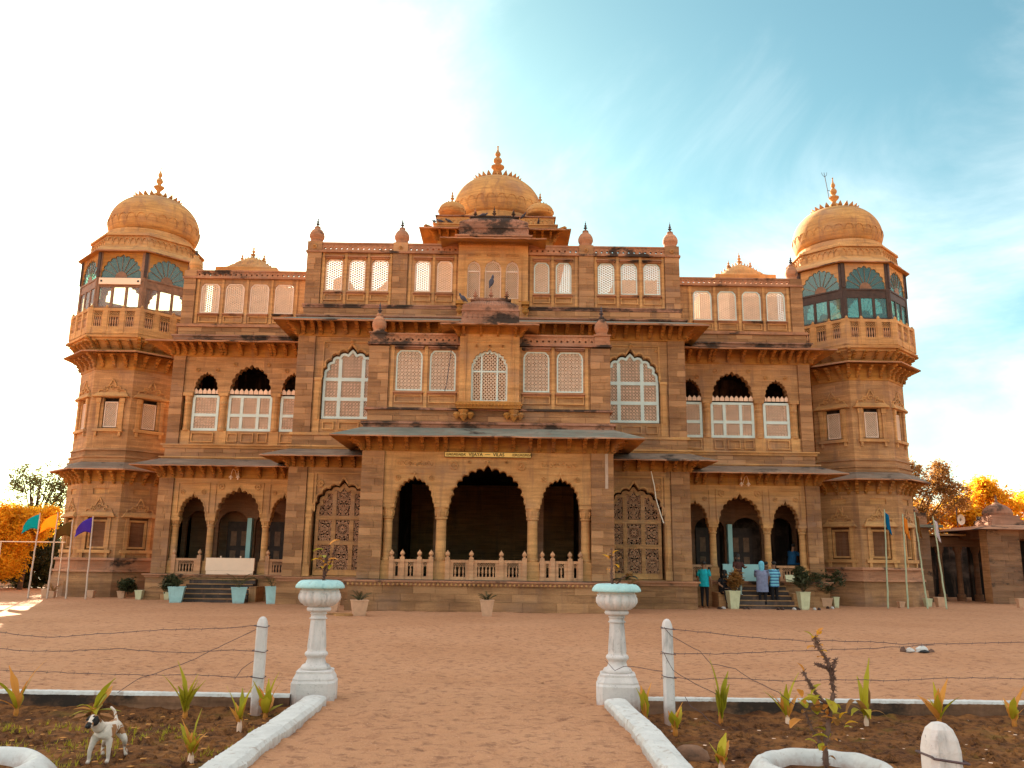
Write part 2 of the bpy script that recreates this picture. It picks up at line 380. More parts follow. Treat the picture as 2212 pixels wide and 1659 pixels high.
def eave(x0, x1, yf, yb, ox, oy, ztop, zlip, zund, T=None, parent=PAL, top=M_SLATE, th=.06, backs=True):
    """sloping stone eave round three sides of a block"""
    mb = MB(T); A = [(x0-ox, yb), (x0-ox, yf-oy), (x1+ox, yf-oy), (x1+ox, yb)]; B = [(x0, yb), (x0, yf), (x1, yf), (x1, yb)]
    def sub(p, q, n): return [(p[0]+(q[0]-p[0])*i/n, p[1]+(q[1]-p[1])*i/n) for i in range(n)]
    AA, BB = [], []
    for i in range(3): k = 24 if i == 1 else 5; AA += sub(A[i], A[i+1], k); BB += sub(B[i], B[i+1], k)
    AA.append(A[3]); BB.append(B[3]); n = len(AA)
    wob = [R.uniform(-.012, .012) for _ in range(n)]
    mb.cur = 0
    mb.add([(x, y, zlip+th+wob[i]) for i, (x, y) in enumerate(AA)]+[(x, y, ztop) for x, y in BB], [(i, i+1, n+i+1, n+i) for i in range(n-1)])
    mb.cur = 1
    mb.add([(x, y, zlip+wob[i]) for i, (x, y) in enumerate(AA)]+[(x, y, zund) for x, y in BB], [(i+1, i, n+i, n+i+1) for i in range(n-1)])
    mb.cur = 2
    mb.add([(x, y, zlip+wob[i]) for i, (x, y) in enumerate(AA)]+[(x, y, zlip+th+wob[i]) for i, (x, y) in enumerate(AA)], [(i, i+1, n+i+1, n+i) for i in range(n-1)])
    return mb.build('eave', [top, M_GOLD, M_DARK], parent)
# carved bracket: S-profile in y-z, extruded across x
def bracket_mesh(h, d, wdt):
    prof = [(0,0),(-.16*d,.02*h),(-.26*d,.10*h),(-.18*d,.20*h),(-.30*d,.28*h),(-.42*d,.36*h),(-.34*d,.46*h),(-.52*d,.56*h),(-.70*d,.62*h),(-.66*d,.74*h),(-d,.84*h),(-d,h),(0,h)]
    mb = MB(); n = len(prof); vs = [(-wdt/2,y,z) for y,z in prof]+[(wdt/2,y,z) for y,z in prof]
    mb.add(vs, [tuple(range(n)), tuple(reversed(range(n, 2*n)))]+[(i, (i+1) % n, n+(i+1) % n, n+i) for i in range(n)])
    mb.lathe([(wdt*.35,-.10*h),(wdt*.6,-.05*h),(wdt*.5,0)], (0,-.09*d,0), 6)
    return mb.mesh('bracket', M_GOLD, org=(0, 0, 0))[0]
BR_A, BR_B, BR_C = bracket_mesh(.42, .62, .12), bracket_mesh(.40, .60, .13), bracket_mesh(.62, .6, .16)
def bracket(x, y, z, me, rz=0, s=1): inst(me, 'bracket', PAL, (x, y, z), rz, (s, s, s))

def cornice(x0, x1, z0, z1, yf, yb, mat=M_CARVE, name='cornice', parent=PAL, steps=3, proj=.11):
    mb = MB()
    for i in range(steps):
        a = z0+(z1-z0)*i/steps; b = z0+(z1-z0)*(i+1)/steps-(.0 if i == steps-1 else .004); e = proj*(i+1)/steps if i % 2 == 0 else proj*.4
        mb.box(x0-e, x1+e, yf-e, yb, a, b)
    return mb.build(name, mat, parent)
def wallp(loops, yf, yb, mat=M_STONE, name='wall', **k):
    mb = MB(); mb.panel(loops, yf, yb); return mb.build(name, mat, PAL, **k)
def rect(x0, x1, z0, z1): return [(x0, z0), (x1, z0), (x1, z1), (x0, z1)]
def rosette(x, z, y, r, parent=PAL):
    mb = MB(); 
    prof = [(r, 0), (r*.95, .045), (r*.75, .05), (r*.68, .01), (r*.34, .014), (r*.26, .055), (.01, .065)]
    n = 24; vs = []; fs = []
    for q, (rr, h) in enumerate(prof):
        for i in range(n):
            a = 2*PI*i/n; r_ = rr*(1+.10*math.cos(8*a)) if q < 3 else rr; vs.append((x+r_*math.cos(a), y-h, z+r_*math.sin(a)))
    for j in range(len(prof)-1):
        for i in range(n): k = (i+1) % n; fs.append((j*n+i, j*n+k, (j+1)*n+k, (j+1)*n+i))
    mb.add(vs, fs); mb.build('rosette', M_CARVE, parent)
def scroll_panel(x0, x1, z0, z1, y, name='carved_panel'):
    mb = MB(); mb.ring(rect(x0, x1, z0, z1), inset(rect(x0, x1, z0, z1), .035), y-.02, y+.01)
    cx, cz, h = (x0+x1)/2, (z0+z1)/2, (z1-z0)*.28; n = 5
    for s in (-1, 1):
        for k in range(n):
            xx = cx+s*(k+.7)*(x1-x0)*.085; a0 = R.uniform(0, 6)
            mb.tube([(xx+h*.7*(1-t/9)*math.cos(a0+t*.7), y-.012, cz+h*(1-t/9)*math.sin(a0+t*.7)) for t in range(8)], .02, 4)
    mb.build(name, M_CARVE, PAL)
def column(x, y, z0, z1, r, cap=.42, base=.34, sq=True, mat=M_CARVE, k8=8, half=False):
    mb = MB(); rw = r*1.45
    mb.box(x-rw, x+rw, y-rw*.9, y+rw*.9, z0, z0+base*.55); mb.box(x-rw*.93, x+rw*.93, y-rw*.84, y+rw*.84, z0+base*.55, z0+base)
    mb.lathe([(r*1.25,z0+base),(r*1.32,z0+base+.05),(r*1.12,z0+base+.1),(r*1.08,z0+base+.14),(r,z1-cap-.02),(r*1.25,z1-cap),(r*1.28,z1-cap+.05),(r*1.02,z1-cap+.07),(r*1.1,z1-cap+.12),(r*1.45,z1-.13)], (x, y, 0), 16)
    mb.box(x-rw*1.02, x+rw*1.02, y-rw, y+rw, z1-.13, z1-.003)
    for i in range(6):
        a = i*PI/3+.3; mb.lathe([(.02,0),(.035,.08),(.05,.17),(.01,.2)], (x+r*1.2*math.cos(a), y+r*1.2*math.sin(a), z1-cap+.09), 5)
    o = mb.build('column', mat, PAL); return o
# balustrade baluster mesh
_b = MB(); _b.lathe([(.022,0),(.03,.03),(.018,.07),(.034,.17),(.036,.25),(.018,.33),(.026,.37),(.014,.40)], (0,0,0), 6)
BAL_ME, _ = _b.mesh('baluster', M_RAIL, org=(0, 0, 0))
_b = MB(); _b.box(-.075, .075, -.075, .075, 0, .72); _b.lathe([(.05,.72),(.035,.75),(.075,.80),(.08,.84),(.05,.89),(.015,.93),(.005,.96)], (0,0,0), 8)
NEW_ME, _ = _b.mesh('newel_post', M_RAIL, org=(0, 0, 0))
def balustrade(x0, x1, y, z0, posts, h=.64, small=False, T=None, rz=0, mat=M_RAIL, sep=.105):
    mb = MB(T); mb.box(x0, x1, y-.05, y+.05, z0, z0+.1); mb.box(x0, x1, y-.055, y+.055, z0+h-.09, z0+h)
    ps = sorted(posts); 
    for a, b in zip(ps, ps[1:]):
        if b-a < .2: continue
        m0, m1 = a+.075, b-.075
        sw = min(.12, (m1-m0)*.28)
        mb.box(m0, m0+sw, y-.035, y+.035, z0+.1, z0+h-.09); mb.box(m1-sw, m1, y-.035, y+.035, z0+.1, z0+h-.09)
        lattice(mb, rect(m0+sw, m1-sw, z0+h-.2, z0+h-.09), (PI/4, 3*PI/4), .055, .014, y-.02, y+.02)
        mb.box(m0+sw, m1-sw, y-.025, y+.025, z0+h-.215, z0+h-.2)
    o = mb.build('balustrade', mat, PAL)
    sc_ = (h-.315)/.40
    for a, b in zip(ps, ps[1:]):
        m0, m1 = a+.075, b-.075; sw = min(.12, (m1-m0)*.28); n = int((m1-m0-2*sw)/sep)
        for i in range(n):
            xx = m0+sw+(i+.5)*(m1-m0-2*sw)/n; q = (xx, y, z0+.1)
            if T: q = T(*q)
            inst(BAL_ME, 'baluster', o, q, rz, (1, 1, sc_))
    if not small:
        for q in ps:
            q_ = (q, y-.01, z0) if not T else T(q, y-.01, z0); inst(NEW_ME, 'newel_post', o, q_, rz)
    return o

# ---- window builders
def tall_window(cx, a, zb, zs, h, y, mull, trans, fm, lm, bars=.10, n=9, per=.13, angs=(0, PI/4, PI/2, 3*PI/4), fw=.09, tip=.10, lw=.03, dark=False):
    out_ = [(cx-a, zb), (cx-a, zs)]+cusp(cx-a, cx+a, zs, h, n, tip)[1:-1]+[(cx+a, zs), (cx+a, zb)]
    inn = inset(out_, fw)
    mb = MB(); mb.ring(out_, inn, y, y+.09)
    for mx in mull:
        for s0, s1 in clip(inn, (mx, zb+.001), (0, 1)): mb.xz_bar(s0, s1, bars, y+.005, y+.085)
    for tz in trans: mb.box(cx-a+fw*.5, cx+a-fw*.5, y+.002, y+.088, tz-bars/2, tz+bars/2)
    # raised edge beads round each pane
    xs = [cx-a+fw]+[m_ for m_ in mull]+[cx+a-fw]; zs_ = [zb+fw]+list(trans)
    o = mb.build('window_frame', fm, PAL)
    lb = MB(); lattice(lb, inset(out_, fw*.6), angs, per, lw, y+.035, y+.06); lb.build('lattice', lm, o)
    return o
def niche_poly(x0, x1, z0, z1, c=.16):
    """window with clipped, slightly scalloped upper corners"""
    return [(x0, z0), (x0, z1-c*1.35), (x0+c*.16, z1-c*1.0), (x0+c*.10, z1-c*.8), (x0+c*.5, z1-c*.42), (x0+c*.75, z1-c*.08), (x0+c*1.1, z1),
            (x1-c*1.1, z1), (x1-c*.75, z1-c*.08), (x1-c*.5, z1-c*.42), (x1-c*.10, z1-c*.8), (x1-c*.16, z1-c*1.0), (x1, z1-c*1.35), (x1, z0)]
def jali_window(x0, x1, z0, z1, y, fm, lm, angs, per, lw, fw=.05, mid=None):
    out_ = niche_poly(x0, x1, z0, z1); mb = MB(); mb.ring(out_, inset(out_, fw), y, y+.07)
    if mid: mb.box(x0+.01, x1-.01, y+.003, y+.06, mid-.03, mid+.03)
    o = mb.build('window_frame', fm, PAL)
    lb = MB(); lattice(lb, inset(out_, fw*.7), angs, per, lw, y+.025, y+.045); lb.build('lattice', lm, o)
    return out_
def recess_panel(x0, x1, z0, z1, y, mat=M_CARVE):
    mb = MB(); mb.ring(rect(x0, x1, z0, z1), inset(rect(x0, x1, z0, z1), .04), y-.055, y+.01)
    mb.build('panel_moulding', mat, PAL)
def hood(x0, x1, z, y, mat=M_DARK):
    mb = MB(); mb.box(x0, x1, y-.15, y+.01, z, z+.045); mb.box(x0+.03, x1-.03, y-.08, y+.01, z-.05, z); mb.build('drip_ledge', mat, PAL)
def turret(x, y, z, r, s=1, mat=M_DARK):
    mb = MB(); mb.lathe([(r*1.0,0),(r*1.02,.06),(r*.85,.09),(r*.92,.14),(r*1.1,.24),(r*1.12,.33),(r*1.02,.43),(r*.8,.53),(r*.5,.60),(r*.34,.66),(r*.3,.68)], (x, y, z), 20)
    o = mb.build('turret_dome', mat, PAL, smooth=False)
    fb = MB(); fb.lathe([(r*.38,0),(r*.30,.03),(r*.14,.06)], (x, y, z+.67), 12); onion_finial(fb, (x, y, z+.71), .42*s, .085, 8); fb.build('finial', M_METAL, o)
    pb = MB()
    for i in range(10):
        a = 2*PI*i/10; pb.lathe([(.03,0),(.035,.04),(.004,.09)], (x+r*.36*math.cos(a), y+r*.36*math.sin(a), z+.63), 5)
    pb.build('petal_ring', mat, o)
def lotus_parapet(x0, x1, z0, z1, y, mat, holes=None, yb=None, per=.21):
    """low parapet: row of small pierced diamonds under a band of rounded petals"""
    n = int((x1-x0)/per); hs = []
    for i in range(n):
        cx = x0+(i+.5)*(x1-x0)/n; r = .042; cz = z0+(z1-z0)*.26
        hs.append([(cx+r*math.cos(2*PI*k/8), cz+r*math.sin(2*PI*k/8)) for k in range(8)])
    mb = MB(); mb.panel([rect(x0, x1, z0, z1)]+hs, y, y+.14)
    for i in range(n):
        cx = x0+(i+.5)*(x1-x0)/n; h = (z1-z0)*.5; pr = per*.46
        pts = [(cx+pr*math.cos(PI*t/8-PI*.0), z0+(z1-z0)*.47+h*.75*math.sin(PI*t/8)) for t in range(9)]
        for a, b in zip(pts, pts[1:]): mb.xz_bar(a, b, .022, y-.016, y+.002)
    mb.box(x0-.02, x1+.02, y-.035, y+.16, z1-.045, z1+.012); mb.box(x0-.02, x1+.02, y-.05, y+.02, z0-.05, z0)
    mb.build('parapet', mat, PAL)

# ---------------- porch (ground storey of the centre)
PY = 28.1
def porch():
    mb = MB(); mb.box(-4.5, 4.5, PY-.38, 42, .0, .30); mb.box(-4.42, 4.42, PY-.32, 42, .30, .80); o = mb.build('plinth', M_STONE, PAL)
    blocks(o, -4.42, 4.42, .30, .80, PY-.34, .1, bw=.85, objs=False); blocks(o, -4.5, 4.5, .0, .30, PY-.40, .1, bw=1.1, objs=False)
    cornice(-4.5, 4.5, .80, .965, PY-.36, 33, M_DARK, 'plinth_moulding')
    mb = MB()
    for i in range(62):
        x = -4.4+i*8.8/61; mb.lathe([(.03,0),(.045,.03),(.045,.06),(.02,.09)], (x, PY-.40, .80), 6)
    mb.build('petal_band', M_CARVE, PAL, kind='stuff')
    mb = MB(); mb.box(-4.2, 4.2, PY-.3, 42, .965, .985); mb.build('veranda_floor', M_STEP, PAL)
    for s in (-1, 1): pier(min(s*3.46, s*4.22), max(s*3.46, s*4.22), .99, 5.18, PY-.02, PY+.9)
    # arcade wall
    zb = 3.45; lp = [(-3.46, 5.18), (-3.46, zb)]
    for (a, b, h, n, t) in ((-3.10, -1.78, .82, 11, .06), (-1.27, 1.27, 1.20, 13, .08), (1.78, 3.10, .82, 11, .06)):
        lp += [(a, zb)]+cusp(a+.03, b-.03, zb+.02, h, n, t)+[(b, zb)]
    lp += [(3.46, zb), (3.46, 5.18)]
    wallp([lp], PY+.06, PY+.5, M_CARVE)
    for (a, b, h, n, t) in ((-3.10, -1.78, .82, 11, .06), (-1.27, 1.27, 1.20, 13, .08), (1.78, 3.10, .82, 11, .06)):
        mb = MB(); c1 = cusp(a-.03, b+.03, zb+.02, h+.05, n, t); 
        for p, q in zip(c1, c1[1:]): mb.xz_bar(p, q, .035, PY+.03, PY+.07)
        # crown bud over the apex
        cx = (a+b)/2; zt = zb+.02+h+t
        mb.lathe([(.02,0),(.05,.05),(.035,.1),(.0,.15)], (cx, PY+.05, zt+.03), 6)
        mb.tube([(cx-.12, PY+.05, zt+.05), (cx-.08, PY+.04, zt+.12), (cx, PY+.04, zt+.06), (cx+.08, PY+.04, zt+.12), (cx+.12, PY+.05, zt+.05)], .014, 4)
        mb.build('arch_moulding', M_CARVE, PAL)
    for x in (-1.52, 1.52): column(x, PY+.28, .985, zb, .165, .50, .60)
    for x in (-3.29, 3.29): column(x, PY+.28, .985, zb, .14, .50, .60)
    for s in (-1, 1):
        scroll_panel(min(s*1.75, s*3.14), max(s*1.75, s*3.14), 4.62, 4.93, PY+.06)
        rosette(s*1.13, 4.72, PY+.06, .14); rosette(s*3.0, 4.30, PY+.06, .09); rosette(s*1.88, 4.30, PY+.06, .09); rosette(s*.62, 4.85, PY+.06, .06)
        mb = MB(); mb.ring(rect(min(s*1.72, s*3.17), max(s*1.72, s*3.17), 3.6, 4.46), inset(rect(min(s*1.72, s*3.17), max(s*1.72, s*3.17), 3.6, 4.46), .03), PY+.04, PY+.061)
        # only the upper border reads; the arch cuts the rest away
        mb = MB(); mb.box(min(s*1.72, s*3.17), max(s*1.72, s*3.17), PY+.04, PY+.07, 4.44, 4.475); mb.build('panel_moulding', M_CARVE, PAL)
    balustrade(-3.12, -1.75, PY+.02, .985, [-3.09, -2.74, -2.18, -1.80]); balustrade(1.75, 3.12, PY+.02, .985, [1.84, 2.18, 2.75, 3.09])
    balustrade(-1.30, 1.30, PY+.02, .985, [-1.26, -.48, .50, 1.26])
    # shell: side and rear walls, ceiling, inner piers
    for s in (-1, 1):
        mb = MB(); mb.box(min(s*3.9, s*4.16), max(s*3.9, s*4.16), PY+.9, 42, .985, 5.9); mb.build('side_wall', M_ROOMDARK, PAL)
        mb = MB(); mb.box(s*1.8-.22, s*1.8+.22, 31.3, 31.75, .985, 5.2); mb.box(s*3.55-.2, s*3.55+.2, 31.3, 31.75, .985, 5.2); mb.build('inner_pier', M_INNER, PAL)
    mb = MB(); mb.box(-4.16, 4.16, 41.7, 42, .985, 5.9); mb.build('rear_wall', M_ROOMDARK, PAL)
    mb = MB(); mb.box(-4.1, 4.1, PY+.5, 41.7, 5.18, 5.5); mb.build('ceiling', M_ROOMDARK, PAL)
    # name board
    mb = MB(); mb.box(-1.45, 1.45, PY-.09, PY-.03, 4.995, 5.165); o = mb.build('name_board', M_SIGN, PAL)
    mb = MB(); r = rect(-1.455, 1.455, 4.99, 5.17); mb.ring(r, inset(r, .014), PY-.1, PY-.03); mb.build('board_edge', M_BLACK, o)
    def text(body, x, size, z=5.032):
        cu = bpy.data.curves.new('lettering', 'FONT'); cu.body = body; cu.size = size; cu.align_x = 'CENTER'; cu.extrude = .003; cu.offset = .002
        t = link(bpy.data.objects.new('tmp', cu)); dg = bpy.context.evaluated_depsgraph_get(); me = bpy.data.meshes.new_from_object(t.evaluated_get(dg))
        me.transform(Matrix.Rotation(PI/2, 4, 'X')); me.materials.clear(); me.materials.append(M_BLACK); bpy.data.objects.remove(t)
        inst(me, 'lettering', o, (x, PY-.096, z))
    text('VIJAYA', -.41, .155); text('VILAS', .36, .155)
    mb = MB(); mb.box(-.10, .08, PY-.099, PY-.088, 5.075, 5.09)
    for s in (-1, 1):
        for k in range(4):
            cx = s*(.86+k*.165); 
            for i in range(6):
                a = i*PI/3; mb.add([(cx+.012*math.cos(a+1.5), PY-.098, 5.08+.012*math.sin(a+1.5)), (cx+.052*math.cos(a-.25), PY-.098, 5.08+.052*math.sin(a-.25)), (cx+.056*math.cos(a+.2), PY-.098, 5.08+.056*math.sin(a+.2))], [(0,1,2)])
            mb.tube([(cx+.05, PY-.094, 5.04), (cx+.08, PY-.094, 5.09), (cx+.11, PY-.094, 5.12)], .008, 4); mb.tube([(cx+.06, PY-.094, 5.13), (cx+.085, PY-.094, 5.08), (cx+.12, PY-.094, 5.04)], .008, 4)
    mb.build('painted_flowers', M_BLACK, o, kind='stuff')
    # frieze behind brackets and eave
    mb = MB(); mb.box(-4.18, 4.18, PY+.02, 31, 5.18, 5.9); mb.build('frieze', M_GOLD, PAL)
    for x in (-4.0,-3.6,-3.25,-2.72,-2.2,-1.70,-1.41,-.85,-.29,.27,.85,1.42,1.71,2.2,2.72,3.25,3.6,4.0): bracket(x, PY+.02, 5.24, BR_A)
    for s in (-1, 1):
        bracket(s*4.18, PY+.02, 5.24, BR_A, -s*PI/4*-1 if s < 0 else PI/4, 1.15)
        for y in (28.6, 29.3, 30): bracket(s*4.18, y, 5.24, BR_A, s*PI/2)
    eave(-4.2, 4.2, PY, 31.2, .95, 1.05, 6.0, 5.53, 5.86, th=.04)
porch()

# ---------------- centre, first storey (over the porch)
def centre1():
    y = PY
    cornice(-4.2, 4.2, 5.93, 6.18, y-.02, 31, M_SOOT, 'ledge'); mb = MB(); mb.box(-4.12, 4.12, y, 31, 6.18, 6.60); o = mb.build('base_course', M_DARK, PAL)
    blocks(o, -4.12, 4.12, 6.2, 6.58, y-.02, .08, .19, .8, objs=False)
    cornice(-4.16, 4.16, 6.58, 6.66, y-.05, 31, M_SOOT, 'ledge', steps=2)
    for s in (-1, 1): pier(min(s*3.46, s*4.15), max(s*3.46, s*4.15), 6.66, 8.82, y-.02, y+.5)
    wins = [(-3.22, -2.31), (-2.06, -1.16), (1.16, 2.06), (2.31, 3.22)]
    holes = [niche_poly(a, b, 7.27, 8.70)[::-1] for a, b in wins]
    wallp([rect(-3.46, 3.46, 6.66, 8.86)]+holes, y+.06, y+.35)
    for a, b in wins:
        jali_window(a, b, 7.27, 8.70, y+.09, M_FRAME, M_JALI2, (0, PI/4, PI/2, 3*PI/4), .125, .018)
        recess_panel(a-.02, b+.02, 6.84, 7.12, y+.06); hood(a-.05, b+.05, 7.17, y+.06); hood(a-.05, b+.05, 8.77, y+.06, M_SOOT)
    for s in (-1, 1):
        mb = MB(); 
        for x in (1.03, 2.185, 3.34): mb.box(s*x-.055, s*x+.055, y+.02, y+.06, 6.68, 8.84)
        mb.build('pilaster', M_CARVE, PAL)
    cornice(-4.15, 4.15, 8.86, 8.94, y-.05, y+.4, M_SOOT, 'cornice', steps=2)
    for s in (-1, 1):
        lotus_parapet(min(s*1.1, s*3.62), max(s*1.1, s*3.62), 8.97, 9.27, y, M_DARK)
        mb = MB(); mb.box(min(s*3.62, s*4.14), max(s*3.62, s*4.14), y-.04, y+.46, 8.94, 9.26); mb.box(min(s*3.58, s*4.18), max(s*3.58, s*4.18), y-.08, y+.5, 9.26, 9.31); mb.build('turret_base', M_DARK, PAL)
        turret(s*3.88, y+.2, 9.31, .22)
    # bay
    b = y-.22; a_ = .62; zb, zs = 6.87, 8.08
    hole = ([(-a_, zb), (-a_, zs)]+cusp(-a_, a_, zs, .58, 11, .06)[1:-1]+[(a_, zs), (a_, zb)])[::-1]
    wallp([rect(-1.02, 1.02, 6.66, 9.22), hole], b, y+.4, M_CARVE)
    mb = MB(); r = rect(-.84, .84, 6.85, 8.97); mb.ring(r, inset(r, .04), b-.03, b+.002); mb.build('panel_moulding', M_CARVE, PAL)
    tall_window(0, a_-.0, zb, zs, .58, b+.1, (-.27, .27), (7.93+.0,), M_FRAME, M_JALI2, .055, 11, .088, (PI/4, 3*PI/4), .06, .06, .026)
    for x in (-.45, 0, .45): rosette(x, 8.8, b, .05)
    cornice(-1.06, 1.06, 6.62, 6.84, b-.08, y+.1, M_GOLD, 'balcony_ledge', steps=4, proj=.1)
    mb = MB()
    for i in range(19): x = -1.02+i*2.04/18; mb.lathe([(.02,0),(.045,.04),(.04,.08)], (x, b-.13, 6.70), 5)
    mb.build('petal_band', M_GOLD, PAL, kind='stuff')
    for s in (-1, 1):
        mb = MB(); mb.lathe([(.02,-.22),(.10,-.12),(.17,-.03),(.12,.02),(.16,.10),(.18,.16)], (s*.85, b+.0, 6.42), 8)
        mb.lathe([(.02,-.18),(.09,-.1),(.14,-.02),(.1,.05)], (s*.62, b+.05, 6.45), 8); mb.lathe([(.02,-.18),(.09,-.1),(.14,-.02),(.1,.05)], (s*1.07, b+.05, 6.45), 8); mb.build('corbel', M_GOLD, PAL)
    mb = MB(); mb.box(-1.04, 1.04, b-.0, y+.6, 9.22, 9.5); mb.build('frieze', M_GOLD, PAL)
    for x in (-.9, -.31, .28, .88): bracket(x, b, 9.16, BR_B, 0, .62)
    for s in (-1, 1): bracket(s*1.04, b, 9.16, BR_B, s*PI/4, .75)
    eave(-1.04, 1.04, b, y+1.2, .62, .85, 9.62, 9.33, 9.50, th=.05)
    # little fluted-roof canopy above the bay
    Y = 27.85; mb = MB(); mb.box(-1.0, 1.0, Y, y+.9, 9.55, 9.76); mb.build('ledge', M_SOOT, PAL)
    curved_canopy(0, Y, 9.76, .98, .32, .42, M_SOOT, 5)
def curved_canopy(cx, Y, z, a, zband, zroof, mat, nf, k=1.0, fh=.34, dep=.8):
    """drum of round petals under a fluted, curved roof with a ridge of small finials"""
    mb = MB(); mb.box(cx-a, cx+a, Y, Y+dep, z, z+zband)
    n = int(2*a/.17)
    for i in range(n):
        x = cx-a+(i+.5)*2*a/n; r = a/n*.93
        pts = [(x+r*math.cos(PI*t/6-.25*PI*0), z+zband*.42+zband*.42*math.sin(PI*t/6)) for t in range(7)]
        for p, q in zip(pts, pts[1:]): mb.xz_bar(p, q, .028, Y-.022, Y+.002)
        mb.lathe([(.01,0),(.03,.03),(.01,.07)], (x+a/n, Y-.01, z+.03), 5)
    mb.box(cx-a-.03, cx+a+.03, Y-.04, Y+dep, z+zband-.03, z+zband+.012)
    o = mb.build('canopy_drum', mat, PAL)
    rb = MB(); nr = int(2*a/.085); seg = 8; zb = z+zband+.012; rb.box(cx-a+.01, cx+a-.01, Y+.0, Y+dep, zb, zb+zroof*.35)
    zb += zroof*.35; zr = zroof*.65
    vs = []; fs = []
    for i in range(nr*2+1):
        u = i/(nr*2); X = cx-a+2*a*u; flute = .0 if i % 2 else .018; e = 1-abs(2*u-1)**5
        for j in range(seg+1):
            t = PI/2*j/seg; d = (dep*.5)*(1-math.cos(t)); h = zr*math.sin(t)*(.35+.65*e)
            sh = (cx-X)*.28*(math.sin(t)**2)*0; vs.append((X+(cx-X)*.22*math.sin(t)**3, Y-.01+d+flute, zb+h-flute))
    for i in range(nr*2):
        for j in range(seg): q = i*(seg+1)+j; fs.append((q, q+seg+1, q+seg+2, q+1))
    rb.add(vs, fs); rb.box(cx-a*.7, cx+a*.7, Y+dep*.42, Y+dep*.95, zb, zb+zr*1.0)
    rb.build('fluted_roof', mat, o)
    ed = MB(); zt = zb+zr; m_ = int(a*1.5/.09)*1
    for i in range(m_):
        x = cx-a*.74+(i+.5)*a*1.48/m_; ed.tube([(x-.03, Y+dep*.33, zt-.01), (x, Y+dep*.30, zt+.045), (x+.03, Y+dep*.33, zt-.01)], .016, 4)
    ed.box(cx-a*.72, cx+a*.72, Y+dep*.34, Y+dep*.6, zt-.01, zt+.06); ed.box(cx-a*.5, cx+a*.5, Y+dep*.40, Y+dep*.6, zt+.06, zt+.12); ed.build('ridge', mat, o)
    for i in range(nf if nf < 5 else 3):
        f = MB(); x = cx+(i-(2 if nf == 5 else nf-1)/2)*a*.56; onion_finial(f, (x, Y+dep*.48, zt+.10), fh*(1.25 if abs(x-cx) < .1 else 1), .09, 8); f.build('finial', M_SOOT, o)
centre1()

